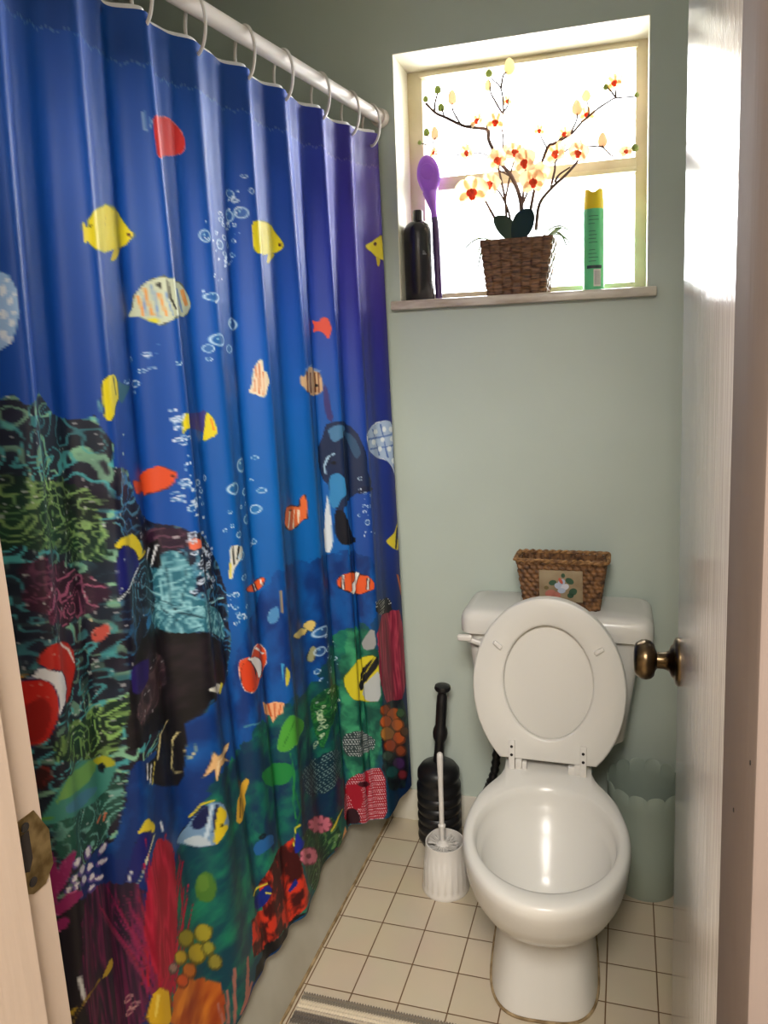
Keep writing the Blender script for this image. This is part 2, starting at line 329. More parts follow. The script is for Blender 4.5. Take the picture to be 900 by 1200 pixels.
for i, k in enumerate((5.75, 5, 4, 3, 2, 1, 0, -1, -2, -3, -4)):
    s = float(pch(np.array([k]), CK, CTS)[0]); c = Vector((RA[0] + rd[0] * s, RA[1] + rd[1] * s, 1.9965))
    if ring0 is None:
        b = B(); q = Matrix.Rotation(math.radians(-12), 3, 'Z'); U = q @ RN
        tube(b, [c + U * (.0305 * math.cos(a)) + Vector((0, 0, .0515 * math.sin(a))) for a in [2 * PI * j / 40 for j in range(40)]], .0034, 8, True)
        o = ring0 = obj('curtain_ring', b, M['whitep'], origin=c)
    else: o = ring0.copy(); C.objects.link(o); o.location = c
    if i < 7: tag(o, 'white curtain ring ' + PLACES[i], 'curtain ring', 'white curtain rings on the rod')
    else: tag(o, 'white curtain ring on the near end of the rod, out of the frame', 'curtain ring', 'white curtain rings on the rod')
def sheet(name, m, kv, vv, off, dz, parent=None):
    K, V = np.meshgrid(kv, vv, indexing='ij'); P = curtain(K, V); P[..., 0] -= rn[0] * off; P[..., 1] -= rn[1] * off; P[..., 2] += dz
    nk, nv = K.shape; idx = np.arange(nk * nv).reshape(nk, nv)
    q = np.stack([idx[:-1, :-1], idx[1:, :-1], idx[1:, 1:], idx[:-1, 1:]], -1).reshape(-1, 4)
    og = np.array([-.8, 1.2, 0.]); me = bpy.data.meshes.new(name); me.vertices.add(nk * nv); me.vertices.foreach_set('co', (P.reshape(-1, 3) - og).astype(np.float32).ravel())
    me.loops.add(q.size); me.loops.foreach_set('vertex_index', q.astype(np.int32).ravel()); me.polygons.add(len(q))
    me.polygons.foreach_set('loop_start', np.arange(0, q.size, 4, dtype=np.int32)); me.update(calc_edges=True); me.validate()
    me.polygons.foreach_set('use_smooth', [True] * len(me.polygons)); me.materials.append(m)
    o = bpy.data.objects.new(name, me); C.objects.link(o); o.location = og; return o, me, K, V, P
M['liner'] = mat('white_liner_vinyl', rgb(228, 228, 228), .4)
lo = sheet('shower_liner', M['liner'], np.linspace(-4.58, 6.0, 240), np.linspace(0, .86, 40), .009, .0095)[0]
tag(lo, 'white shower liner showing as a thin edge above the printed curtain', 'shower liner')
M['cloth'] = attr_mat('satin_printed_cloth', .5, .32, .0, (900, .05))
kv_ = np.concatenate([np.linspace(-4.6, -2.62, 30), np.linspace(-2.6, 6, 520)]); vv_ = np.linspace(0, 1, 720)
co, cme, K, V, P = sheet('shower_curtain', M['cloth'], kv_, vv_, 0, 0)
tag(co, 'blue shower curtain printed with reef, coral, fish and bubbles', 'shower curtain')
# dyed pattern of the cloth, painted in cloth coordinates (k along the rod, v down the cloth)
def hsh(ix, iy, s):
    n = np.sin(ix * 127.1 + iy * 311.7 + s * 74.7) * 43758.5453; return n - np.floor(n)
def vn(x, y, s=0):
    ix, iy = np.floor(x), np.floor(y); fx, fy = x - ix, y - iy; fx = fx * fx * (3 - 2 * fx); fy = fy * fy * (3 - 2 * fy)
    a, b_, c_, d_ = hsh(ix, iy, s), hsh(ix + 1, iy, s), hsh(ix, iy + 1, s), hsh(ix + 1, iy + 1, s)
    return (a * (1 - fx) + b_ * fx) * (1 - fy) + (c_ * (1 - fx) + d_ * fx) * fy
def fbm(x, y, s=0, o=4): return sum(vn(x * 2 ** i, y * 2 ** i, s + i) / 2 ** (i + 1) for i in range(o))
X = K * .138; Y = V * 1.80
col = np.zeros(K.shape + (3,)); 
def hx(c): return np.array(c) / 255
kp = np.array([-5, -1, 1, 3, 4, 5, 6.]); 
top = np.stack([np.interp(K, kp, c) for c in ([6, 6, 8, 22, 44, 58, 62], [70, 70, 76, 70, 58, 46, 40], [158, 158, 166, 172, 172, 156, 146])], -1) / 255
mid = np.stack([np.interp(K, kp, c) for c in ([6, 5, 2, 2, 10, 24, 22], [58, 62, 90, 100, 94, 64, 38], [150, 150, 168, 180, 176, 150, 120])], -1) / 255
bot = np.stack([np.interp(K, kp, c) for c in ([4, 4, 2, 4, 8, 14, 16], [32, 36, 58, 80, 84, 60, 36], [96, 104, 106, 100, 94, 84, 80])], -1) / 255
def sst(a, b_, t): t = np.clip((t - a) / (b_ - a), 0, 1); return (t * t * (3 - 2 * t))
t1 = sst(.15, .50, V)[..., None]; t2 = sst(.55, .80, V)[..., None]
col = (top * (1 - t1) + mid * t1) * (1 - t2) + bot * t2
col *= (.93 + .14 * fbm(X * 7, Y * 7, 9, 3))[..., None]
col *= np.where(V < .046, .88, 1)[..., None]
st = (np.abs(V - .047 - .002 * np.sin(K * 40)) < .0012) & (np.sin(K * 150) > -.2); col[st] = col[st] * .7 + .22
def texfn(kind, x, y, c1, c2):
    wx, wy = x + .03 * (fbm(x * 16, y * 16, 3) - .5), y + .03 * (fbm(x * 16, y * 16, 7) - .5)
    if kind in ('rock', 'rock2', 'mag', 'green', 'pale'):
        rk_ = kind in ('rock', 'rock2'); f = 13 if rk_ else 17
        def squig(s0, fx, fy, m_, wd):
            n = fbm(wx * fx, wy * fy, s0, 2) + .10 * fbm(wx * fx * 3, wy * fy * 3, s0 + 5, 1); l = np.abs(((n * m_) % 1) - .5) * 2; return np.clip((l - (1 - wd)) / (wd * .45), 0, 1)
        g = np.clip(fbm(x * 9, y * 9, 5, 3) * 3.2 - .8, 0, 1); g2 = np.clip(fbm(x * 8, y * 9, 65, 3) * 3.2 - .8, 0, 1)
        c = c1 * (.7 + .7 * fbm(x * 22, y * 22, 31, 3))[..., None] + (fbm(x * 12, y * 12, 71, 3)[..., None] - .45) * np.array([-.05, .16, .14])
        l1 = squig(11, f * 1.5, f * 1.6, 7, .30) * (.12 + .85 * g); l2 = squig(23, f * 1.9, f * 2.4, 6, .28) * (.10 + .8 * g2)
        c = c * (1 - l1[..., None]) + c2 * l1[..., None]; alt = c2 * np.array([.55, .85, 1.0]) + np.array([.0, .03, .08]) if rk_ else c2 * .75
        c = c * (1 - l2[..., None]) + alt * l2[..., None]
        dk_ = np.clip(fbm(x * 26, y * 26, 41, 3) * 5 - 2.7, 0, 1)[..., None] * .6; c = c * (1 - dk_) + np.array([.03, .05, .11]) * dk_
        sp_ = (hsh(np.floor(x * 330), np.floor(y * 330), 2) > .988)[..., None]; return np.where(sp_, c * .4 + .5, c)
    if kind == 'blk': t = np.clip(fbm(x * 40, y * 40, 3) * 3 - 1.2, 0, 1)
    elif kind == 'water': t = np.clip(fbm(wx * 45, wy * 22, 13, 4) * 2.6 - .8, 0, 1)
    elif kind == 'reef': t = np.clip(fbm(wx * 30, wy * 30, 17, 5) * 3 - 1.05, 0, 1)
    elif kind == 'lines': n = fbm(x * 50 + .6 * fbm(x * 9, y * 5, 3), y * 5, 19, 3); t = np.clip(np.abs((n * 6) % 1 - .5) * 2.4 - .3, 0, 1)
    elif kind == 'coral': n = fbm(wx * 40, wy * 40, 29, 3); t = np.clip(np.abs((n * 5) % 1 - .5) * 2.6 - .4, 0, 1)
    elif kind == 'blob': t = np.clip(fbm(wx * 26, wy * 26, 37, 3) * 3 - 1, 0, 1)
    elif kind == 'red':
        n = fbm(wx * 40, wy * 40, 43, 4); t = np.clip((n - .40) * 6, 0, 1)
    elif kind == 'dots':
        s_ = 150; jx_ = (np.floor(y * s_) % 2) * .5; dx_ = (x * s_ + jx_) % 1 - .5; dy_ = (y * s_) % 1 - .5; t = (dx_ ** 2 + dy_ ** 2 < .055) * (vn(x * 30, y * 30, 3) > .25) * 1.0
    else: t = fbm(x * 20, y * 20)
    return c1 * (1 - t[..., None]) + c2 * t[..., None]
def block(pts):
    k0, k1 = pts[:, 0].min(), pts[:, 0].max(); v0, v1 = pts[:, 1].min(), pts[:, 1].max()
    a, b_ = np.searchsorted(kv_, (k0, k1)); c_, d_ = np.searchsorted(vv_, (v0, v1)); return slice(max(a - 1, 0), b_ + 1), slice(max(c_ - 1, 0), d_ + 1)
def inside(px, py, pts):
    r = np.zeros(px.shape, bool); n = len(pts); x0, y0 = pts[-1]
    for x1, y1 in pts:
        if y0 != y1:
            m_ = ((y1 > py) != (y0 > py)) & (px < (x0 - x1) * (py - y1) / (y0 - y1) + x1); r ^= m_
        x0, y0 = x1, y1
    return r
ART = [["t",[2,46,112],[-170,1288,-130,1307,-88,1324,-72,1322,-59,1314,-42,1307,16,1317,98,1316,141,1298,152,1272,165,1245,181,1220,214,1201,302,1192,342,1168,373,1126,466,1140,541,1153,571,1153,716,1173,746,1166,918,1177,957,1201,1002,1228,1011,1267,997,1298,992,1333,994,1368,957,1421,747,1399,725,1432,718,1476,707,1518,565,1514,526,1509,397,1441,371,1456,350,1476,264,1474,203,1481,165,1496,142,1518,117,1540,42,1540,-2,1544,-41,1531,-57,1544,-68,1560,-82,1571,-97,1575,-134,1540,-171,1507,-214,1470,-237,1465,-255,1461,-315,1426,-342,1404,-328,1395,-286,1404,-261,1399,-252,1385,-245,1368,-240,1346,-237,1324,-234,1307,-222,1291,-202,1282],10,"water",[4,80,154]],
["t",[8,62,78],[-106,1553,-93,1544,-82,1531,-74,1514,-60,1494,-45,1474,-2,1483,83,1492,141,1474,181,1453,322,1474,365,1461,443,1474,512,1492,546,1481,562,1452,579,1426,677,1423,747,1386,963,1409,981,1461,1013,1514,1005,1553,1002,1593,995,1632,997,1676,997,1716,995,1760,982,1794,966,1830,957,1866,736,1885,694,1936,669,1976,616,1998,572,1998,543,1998,506,1998,477,1998,453,1998,428,1997,392,1993,362,1998,285,1998,232,1998,189,1998,88,1998,46,1998,6,1998,-16,1998,-32,1998,-64,1998,-85,1989,-106,1956,-130,1916,-159,1868,-178,1820,-195,1778,-198,1748,-197,1725,-195,1700,-195,1675,-189,1659,-186,1637,-182,1615,-174,1602,-165,1591,-157,1577,-150,1562,-128,1558],14,"reef",[24,120,92]],
["t",[6,46,78],[-29,1487,32,1500,114,1500,147,1476,195,1474,326,1509,358,1527,386,1547,469,1615,546,1703,584,1760,619,1839,610,1874,598,1905,590,1940,552,1940,534,1958,485,1914,408,1848,363,1835,226,1769,173,1720,144,1685,46,1615,0,1575,-39,1524],12,"reef",[14,96,84]],
["t",[10,70,60],[746,1399,963,1417,976,1461,1002,1514,1000,1549,1000,1588,997,1624,997,1663,987,1700,990,1738,966,1786,944,1837,765,1835,715,1848,698,1801,658,1742,678,1712,693,1676,701,1641,706,1606,710,1569,714,1533,715,1496,731,1448],6,"reef",[58,150,105]],
["t",[30,32,50],[-662,673,-648,669,-635,673,-614,673,-571,673,-534,673,-480,673,-462,678,-449,678,-433,669,-422,686,-350,669,-331,686,-315,704,-266,717,-242,717,-230,708,-223,739,-208,761,-210,796,-155,818,-147,849,-141,880,-83,937,-67,946,-54,952,-38,968,43,999,80,1034,120,1069,128,1107,134,1146,133,1175,131,1203,133,1232,131,1261,116,1296,64,1320,18,1329,-37,1318,-49,1333,-63,1338,-77,1344,-91,1368,-165,1320,-218,1301,-232,1316,-235,1338,-238,1360,-242,1377,-250,1404,-262,1426,-323,1404,-346,1408,-381,1404,-395,1415,-402,1430,-407,1448,-412,1465,-432,1474,-453,1478,-475,1474,-534,1439,-578,1417,-621,1395,-643,1386,-661,1382,-680,1379,-706,1368,-750,1346,-787,1330,-839,1307,-854,1307,-852,1294,-849,1276,-846,1263,-843,1245,-841,1232,-838,1219,-835,1206,-832,1188,-829,1175,-824,1162,-819,1148,-813,1135,-790,1131,-777,1122,-770,1109,-765,1096,-762,1082,-754,1069,-753,1052,-748,1038,-742,1025,-738,1012,-733,999,-730,983,-726,968,-718,955,-714,942,-709,928,-705,912,-699,898,-694,884,-692,868,-688,854,-685,838,-682,823,-680,810,-678,792,-675,779,-674,761,-671,748,-669,730,-667,717,-666,700,-664,686],2,"rock",[140,196,160]],
["t",[20,22,44],[-203,814,-170,818,-152,832,-144,867,-128,893,-91,928,-75,942,-59,950,-48,959,-27,977,54,1012,109,1056,123,1087,132,1129,133,1170,131,1203,131,1236,123,1276,104,1316,37,1327,-42,1322,-59,1333,-82,1338,-126,1311,-194,1276,-216,1232,-218,1210,-218,1188,-218,1166,-219,1140,-219,1113,-221,1082,-221,1056,-221,1025,-221,1003,-220,983,-220,962,-218,942,-218,920,-216,902,-216,880,-214,858,-210,836],3,"rock2",[80,140,165]],
["t",[56,24,46],[-439,915,-415,915,-323,942,-270,964,-246,977,-231,993,-228,1012,-235,1021,-256,1034,-288,1038,-358,1030,-418,1006,-436,983,-443,961,-446,928],8,"mag",[176,96,130]],
["t",[36,20,40],[-90,950,-62,955,-50,959,-37,977,-40,990,-56,1003,-69,1005,-89,999,-125,972,-132,944],4,"mag",[110,70,90]],
["t",[24,52,40],[-549,779,-483,786,-462,788,-447,786,-432,788,-411,792,-326,807,-269,823,-244,839,-231,862,-227,893,-229,915,-229,941,-240,955,-272,942,-342,920,-416,902,-434,893,-448,893,-462,893,-482,893,-539,884,-578,880,-623,851,-620,832,-614,814,-611,796,-576,788],10,"green",[170,214,130]],
["t",[22,46,36],[-340,1184,-292,1194,-258,1196,-242,1188,-221,1188,-218,1206,-223,1223,-229,1245,-235,1263,-249,1277,-291,1269,-342,1250,-419,1214,-427,1201,-418,1175],8,"green",[150,196,110]],
["t",[12,10,16],[-141,1116,-82,1148,-61,1157,-46,1170,12,1204,106,1254,113,1301,51,1320,-39,1316,-56,1329,-70,1338,-86,1338,-139,1302,-170,1289,-210,1280,-221,1280,-228,1280,-229,1254,-226,1232,-224,1210,-221,1192,-213,1157,-204,1135,-186,1126,-166,1113],3,"blk",[34,26,34]],
["t",[56,44,52],[-144,1148,-110,1175,-93,1197,-88,1228,-93,1250,-128,1254,-154,1254,-184,1254,-200,1245,-208,1228,-204,1212,-185,1194,-170,1179,-158,1153],3,"mag",[110,84,90]],
["t",[30,80,70],[-427,1302,-374,1316,-316,1331,-275,1338,-259,1329,-246,1318,-239,1316,-239,1329,-243,1364,-253,1390,-274,1412,-320,1404,-394,1377,-419,1368,-432,1357,-437,1342,-437,1316],4,"pale",[110,170,160]],
["t",[60,18,20],[-446,1223,-438,1219,-434,1223,-430,1236,-434,1245,-442,1252,-446,1254,-452,1250,-454,1242,-450,1228],3,"mag",[140,50,45]],
["t",[40,104,124],[-82,1016,-72,1003,-62,999,-51,1008,-46,1016,-42,1038,-40,1049,-38,1065,-40,1078,-46,1089,-45,1096,-30,1109,34,1144,102,1176,115,1199,116,1230,103,1238,67,1223,40,1210,-34,1173,-45,1166,-56,1166,-66,1162,-76,1157,-86,1148,-120,1113,-123,1100,-99,1100,-92,1079,-93,1034],1,"coral",[150,205,215]],
["p",[20,60,75],[-69,1115,-62,1122,-54,1124,-48,1126,-46,1126,-54,1122,-62,1118,-69,1113]],
["p",[150,205,215],[-74,1113,-65,1113,-56,1113,-48,1118,-48,1115,-56,1111,-65,1109,-74,1113]],
["p",[150,205,215],[-74,1118,-62,1122,-50,1131,-38,1144,-38,1142,-50,1131,-61,1118,-74,1113]],
["p",[20,60,75],[-66,1122,-54,1131,-42,1140,-29,1148,-28,1147,-43,1135,-54,1126,-65,1120]],
["p",[150,205,215],[-75,1122,-91,1097,-144,1056,-177,1033,-180,1032,-144,1056,-92,1099,-77,1122]],
["p",[150,205,215],[-69,1109,-62,1100,-59,1085,-56,1074,-57,1072,-59,1085,-63,1099,-70,1109]],
["p",[20,60,75],[-58,1104,-52,1071,-48,1041,-45,1012,-46,1012,-49,1040,-53,1071,-59,1104]],
["p",[150,205,215],[-62,1100,-54,1078,-45,1056,-34,1043,-34,1041,-46,1056,-55,1075,-62,1100]],
["p",[150,205,215],[-74,1122,-78,1091,-78,1056,-74,1030,-74,1030,-80,1056,-80,1089,-75,1122]],
["p",[20,60,75],[-62,1109,-58,1091,-54,1078,-50,1065,-50,1065,-54,1078,-59,1093,-62,1109]],
["p",[150,205,215],[-62,1118,-70,1096,-81,1078,-97,1063,-97,1063,-80,1082,-70,1098,-62,1118]],
["p",[150,205,215],[-69,1109,-82,1078,-136,1034,-184,1003,-184,1003,-138,1034,-83,1082,-70,1109]],
["p",[20,60,75],[-67,1118,-60,1110,-55,1100,-50,1091,-50,1091,-55,1100,-61,1109,-69,1113]],
["p",[150,205,215],[-67,1122,-58,1118,-48,1118,-37,1120,-37,1118,-48,1115,-58,1116,-68,1119]],
["p",[150,205,215],[-67,1122,-56,1131,-46,1146,-37,1164,-36,1162,-45,1146,-56,1131,-67,1122]],
["p",[20,60,75],[-67,1118,-70,1088,-70,1056,-68,1030,-69,1030,-72,1056,-71,1087,-68,1118]],
["p",[150,205,215],[-62,1122,-43,1118,43,1144,126,1148,126,1144,38,1140,-43,1118,-62,1118]],
["p",[150,205,215],[-72,1126,-59,1115,-47,1100,-38,1082,-38,1082,-47,1100,-59,1113,-72,1124]],
["p",[20,60,75],[-58,1118,-70,1104,-89,1091,-148,1056,-148,1056,-91,1091,-70,1104,-58,1118]],
["p",[150,205,215],[-68,1125,-82,1104,-114,1074,-155,1038,-155,1038,-122,1069,-83,1104,-69,1126]],
["p",[150,205,215],[-72,1096,-74,1071,-70,1045,-66,1025,-66,1025,-71,1045,-75,1071,-74,1100]],
["p",[20,60,75],[-64,1137,-72,1124,-80,1109,-85,1096,-86,1096,-80,1113,-72,1126,-64,1140]],
["p",[150,205,215],[-69,1113,-66,1100,-64,1085,-62,1074,-62,1074,-65,1084,-66,1100,-70,1113]],
["p",[150,205,215],[-69,1104,-66,1082,-64,1056,-66,1034,-67,1034,-66,1056,-67,1081,-69,1104]],
["p",[20,60,75],[-61,1118,-71,1100,-92,1079,-146,1047,-147,1047,-91,1082,-73,1100,-61,1118]],
["p",[150,205,215],[-64,1118,-59,1100,-56,1078,-53,1060,-53,1060,-56,1078,-61,1100,-64,1118]],
["p",[150,186,226],[-418,550,-426,581,-435,598,-447,607,-459,598,-467,576,-469,548,-462,519,-453,497,-440,491,-428,497,-419,519]],
["p",[218,228,240],[-431,519,-433,524,-437,528,-440,524,-440,519,-439,515,-435,510,-432,515]],
["p",[218,228,240],[-425,536,-426,537,-429,541,-432,539,-433,536,-431,532,-428,528,-426,532]],
["p",[218,228,240],[-433,554,-434,559,-438,561,-440,559,-442,554,-441,549,-437,546,-434,550]],
["p",[218,228,240],[-426,568,-426,570,-430,572,-432,570,-433,568,-432,563,-429,559,-426,563]],
["p",[218,228,240],[-435,581,-437,590,-441,590,-443,585,-445,582,-443,576,-440,576,-436,578]],
["p",[218,228,240],[-430,590,-431,594,-434,597,-437,594,-437,590,-436,585,-434,585,-430,585]],
["p",[218,228,240],[-422,550,-424,554,-426,554,-428,554,-429,550,-428,550,-426,548,-424,550]],
["p",[218,228,240],[-427,506,-429,506,-430,508,-432,506,-434,506,-432,502,-430,502,-428,502]],
["p",[218,228,240],[-419,524,-421,528,-422,528,-426,528,-426,524,-425,524,-422,521,-421,524]],
["p",[235,120,120],[-11,187,59,167,78,165,88,167,106,167,124,174,133,183,138,198,139,207,136,216,129,222,109,229,88,233,66,238,50,242,-10,260,-11,260,-14,253,-15,246,-16,233,-16,220,-16,194,-11,185,-12,185,-18,194,-18,220,-18,233,-16,246,-16,255,-14,260,3,258,36,246,68,238,87,235,114,229,130,224,139,216,141,205,141,194,136,180,126,172,110,165,94,163,78,163,61,165,-11,185]],
["p",[214,52,52],[-11,185,59,167,78,165,93,163,104,167,126,174,133,183,141,194,141,205,136,216,130,222,111,229,87,235,66,238,50,242,3,258,-11,260,-16,255,-16,246,-16,233,-18,220,-16,194]],
["p",[225,230,235],[-33,180,-33,195,-33,211,-26,216,-19,198,-22,189,-32,180,-32,180,-22,189,-22,199,-26,216,-30,211,-30,194,-30,176]],
["p",[150,140,30],[-146,361,-130,361,-117,361,-101,365,-83,370,-70,383,-66,392,-61,396,-61,400,-67,409,-75,414,-97,425,-131,431,-163,440,-195,440,-209,438,-213,436,-218,427,-221,427,-225,428,-226,422,-227,400,-227,397,-222,405,-218,403,-218,392,-213,387,-205,378,-186,370,-155,361,-146,361,-144,356,-158,361,-190,370,-206,378,-214,387,-219,393,-219,405,-221,405,-226,396,-228,400,-227,422,-226,430,-221,427,-219,431,-214,436,-210,440,-195,440,-163,440,-128,431,-94,427,-74,418,-67,410,-60,404,-59,396,-64,392,-69,383,-80,370,-90,361,-107,356,-125,356,-142,356]],
["p",[222,205,30],[-144,356,-126,361,-117,361,-90,361,-80,370,-70,383,-64,392,-61,396,-61,400,-67,410,-74,418,-97,425,-128,431,-163,440,-195,440,-209,438,-213,436,-219,431,-221,427,-226,431,-227,422,-227,400,-226,396,-222,405,-219,405,-218,392,-213,387,-206,378,-193,372,-155,361]],
["p",[205,185,28],[-131,431,-100,427,-99,431,-120,444,-128,449,-139,453,-146,453,-138,440]],
["p",[60,20,20],[-64,400,-66,400,-67,405,-69,400,-70,400,-69,396,-67,396,-66,396]],
["p",[180,165,20],[-218,392,-219,409,-218,427,-218,427,-219,409,-218,392]],
["p",[70,70,20],[-211,400,-214,405,-216,405,-218,403,-215,400,-213,400]],
["p",[190,172,20],[-146,370,-152,387,-155,400,-139,422,-139,422,-155,400,-150,387,-146,370]],
["p",[150,140,30],[378,334,396,327,460,315,491,317,514,321,533,332,543,341,554,352,555,359,550,365,546,372,534,376,507,383,462,389,387,400,378,396,374,387,374,370,374,356,374,341,379,334,378,330,373,341,373,356,373,372,373,389,376,396,386,400,459,392,511,384,534,378,547,372,552,367,557,359,554,352,544,339,536,330,523,317,501,312,470,314,394,326,378,330]],
["p",[222,205,30],[378,330,396,327,460,315,497,315,523,317,533,330,544,339,554,352,555,359,552,367,546,372,534,378,507,383,459,392,384,400,378,396,374,387,373,372,374,356,373,341]],
["p",[205,185,28],[496,383,518,381,528,383,518,392,503,399,485,409,475,409,482,390]],
["p",[60,20,20],[550,359,550,363,546,363,544,363,541,361,543,356,547,356,550,354]],
["p",[150,140,30],[1094,321,1122,312,1139,308,1160,297,1181,290,1195,290,1195,290,1194,299,1199,315,1200,359,1198,372,1200,365,1197,359,1173,354,1163,352,1155,348,1144,343,1134,332,1120,328,1098,321,1094,317,1086,317,1090,323,1115,330,1130,334,1143,345,1152,350,1159,354,1173,356,1200,361,1199,367,1198,374,1200,359,1199,315,1195,295,1195,290,1196,288,1181,288,1160,295,1136,306,1117,310,1086,317]],
["p",[222,205,30],[1094,317,1117,312,1136,306,1160,297,1181,290,1196,288,1195,290,1194,299,1199,315,1200,359,1198,374,1200,365,1197,359,1173,356,1160,352,1152,350,1144,343,1130,334,1115,328,1098,321]],
["p",[205,185,28],[1155,348,1168,352,1173,361,1166,374,1162,378,1157,376,1154,370,1152,352]],
["p",[60,20,20],[1158,312,1154,317,1150,317,1146,317,1142,312,1147,308,1150,308,1155,308]],
["p",[90,90,60],[-83,546,-74,537,-70,530,-69,519,-67,515,-62,502,-57,494,-50,488,-45,484,-38,480,-31,479,-24,484,-16,488,62,482,77,488,99,497,105,508,115,519,109,528,97,539,78,546,61,550,54,548,-11,546,-4,547,-18,554,-24,559,-32,563,-36,563,-41,564,-45,563,-48,559,-53,559,-59,550,-64,550,-69,550,-75,550,-83,550,-83,546,-86,546,-83,550,-75,550,-70,550,-64,550,-59,554,-53,559,-48,561,-45,568,-42,568,-37,568,-30,563,-22,559,10,554,21,546,13,546,53,550,67,550,86,546,101,541,114,528,118,519,110,506,102,497,82,484,67,480,29,480,-22,482,-30,475,-37,479,-44,480,-50,486,-58,493,-62,502,-69,510,-72,519,-74,532,-75,537,-86,546]],
["p",[190,198,170],[-83,546,-75,537,-72,530,-70,519,-67,510,-62,502,-57,494,-50,486,-45,484,-37,479,-31,479,-24,482,29,480,62,482,78,488,99,497,110,506,115,519,114,528,96,541,78,546,66,550,54,548,13,546,21,546,-18,554,-22,559,-32,563,-36,563,-42,568,-45,563,-48,561,-53,559,-59,554,-64,550,-69,550,-75,550,-83,550]],
["p",[222,150,70],[-66,510,-62,532,-61,550,-57,550,-59,528,-61,510]],
["p",[222,150,70],[-56,497,-54,515,-52,532,-50,550,-46,550,-49,534,-51,516,-52,498]],
["p",[222,150,70],[-41,510,-38,524,-36,538,-34,553,-30,550,-33,537,-35,524,-37,506]],
["p",[222,150,70],[66,497,74,515,83,528,106,524,95,508,86,493]],
["p",[120,150,190],[-59,502,-58,519,-57,534,-55,550,-53,550,-54,532,-56,519,-58,502]],
["p",[120,150,190],[-47,492,-46,506,-45,524,-44,539,-42,554,-40,554,-41,538,-43,524,-43,506,-45,493]],
["p",[120,150,190],[-32,506,-29,524,-27,537,-24,552,-22,552,-24,537,-27,524,-29,506]],
["p",[120,150,190],[-8,502,53,510,55,526,64,541,70,541,67,524,62,510,56,493]],
["p",[30,30,30],[-26,484,-26,502,-26,519,-16,541,-11,541,-22,519,-23,502,-24,484]],
["p",[15,15,15],[-34,493,-35,497,-37,502,-39,497,-40,493,-38,488,-36,488,-34,488]],
["p",[215,205,50],[-53,554,-46,554,-43,557,-43,563,-44,563,-48,563,-51,559,-54,559]],
["p",[50,100,120],[-160,656,-149,664,-139,669,-114,673,-126,680,-152,700,-168,691,-163,678,-165,660]],
["p",[80,135,160],[-226,686,-222,691,-221,700,-222,708,-224,708,-227,691]],
["p",[70,70,20],[-214,656,-210,651,-202,647,-181,647,-171,651,-170,664,-165,673,-162,686,-168,691,-178,700,-194,704,-194,713,-202,717,-210,722,-213,722,-217,716,-218,713,-216,704,-216,700,-219,695,-218,685,-216,664,-214,656,-217,656,-219,664,-221,686,-221,695,-217,700,-218,704,-219,713,-218,717,-214,722,-208,722,-198,717,-191,713,-186,704,-176,700,-164,693,-160,686,-160,673,-160,664,-166,651,-178,647,-202,647,-211,651,-217,656]],
["p",[222,205,30],[-217,656,-210,651,-202,647,-178,647,-166,651,-162,664,-162,673,-162,686,-165,691,-184,700,-190,704,-194,713,-202,717,-208,722,-213,722,-218,717,-219,713,-216,704,-217,700,-219,695,-219,686,-218,664]],
["p",[120,120,20],[-189,651,-182,664,-178,682,-171,682,-175,667,-176,651]],
["p",[62,58,128],[48,744,78,744,110,744,128,739,133,752,125,779,118,788,104,783,72,779,-10,767,-19,757,-11,747]],
["p",[222,205,30],[-24,739,16,744,2,748,-10,761,2,770,-22,770,-27,774,-30,779,-30,770,-29,748]],
["p",[222,205,30],[134,744,141,752,146,759,150,774,152,783,150,790,144,796,130,801,118,805,112,801,114,796,118,788,123,774,128,752]],
["p",[230,140,30],[138,757,142,783,147,783,142,757]],
["p",[120,40,20],[-141,840,-118,849,-96,854,-98,845,-88,840,-74,836,-69,836,-64,836,-59,837,-50,845,-48,849,-45,858,-46,862,-51,871,-56,876,-66,880,-70,880,-77,880,-82,880,-88,884,-91,884,-93,876,-101,871,-130,867,-134,862,-139,854,-141,849,-142,840,-139,840,-139,840,-146,840,-142,849,-142,854,-137,864,-122,871,-101,873,-94,876,-93,884,-88,884,-81,884,-77,884,-71,884,-65,883,-56,880,-51,872,-46,862,-44,855,-46,849,-50,843,-58,836,-64,832,-69,836,-74,836,-88,840,-105,843,-107,849,-115,849,-138,840]],
["p",[218,78,36],[-138,840,-118,849,-96,854,-105,843,-88,840,-74,836,-69,836,-64,832,-58,836,-50,845,-46,849,-45,854,-46,862,-51,872,-56,876,-66,880,-71,883,-78,880,-82,880,-88,884,-91,884,-93,876,-101,871,-131,867,-137,864,-139,854,-141,849,-142,840]],
["p",[40,20,10],[-48,858,-48,858,-50,858,-50,856,-50,854,-48,854]],
["p",[232,80,58],[726,532,734,535,742,535,747,526,754,524,758,526,762,530,766,546,768,554,765,565,762,574,758,581,755,579,752,572,747,565,742,561,734,561,726,563,723,561,726,554,728,546,722,535]],
["p",[230,220,190],[374,638,374,656,376,664,382,667,384,671,386,682,384,691,382,697,379,704,376,717,373,722,363,713,357,713,349,708,350,708,352,697,355,686,357,669,358,660,365,647,368,642,373,636,374,638,376,638,371,634,366,640,363,647,357,658,355,669,354,686,350,697,347,704,349,711,357,713,363,717,373,722,378,717,381,708,384,697,389,691,390,682,386,671,384,664,378,662,376,656,376,638]],
["p",[228,208,178],[374,638,376,656,378,664,382,667,386,671,387,682,388,691,384,697,381,704,376,717,373,722,363,717,357,713,349,711,347,708,352,697,354,686,357,669,358,658,363,647,366,640,373,636]],
["p",[200,110,60],[361,651,360,671,357,691,355,708,358,708,358,691,362,671,363,651]],
["p",[200,110,60],[368,642,366,662,365,680,365,695,363,713,366,713,368,697,368,680,370,662,370,645]],
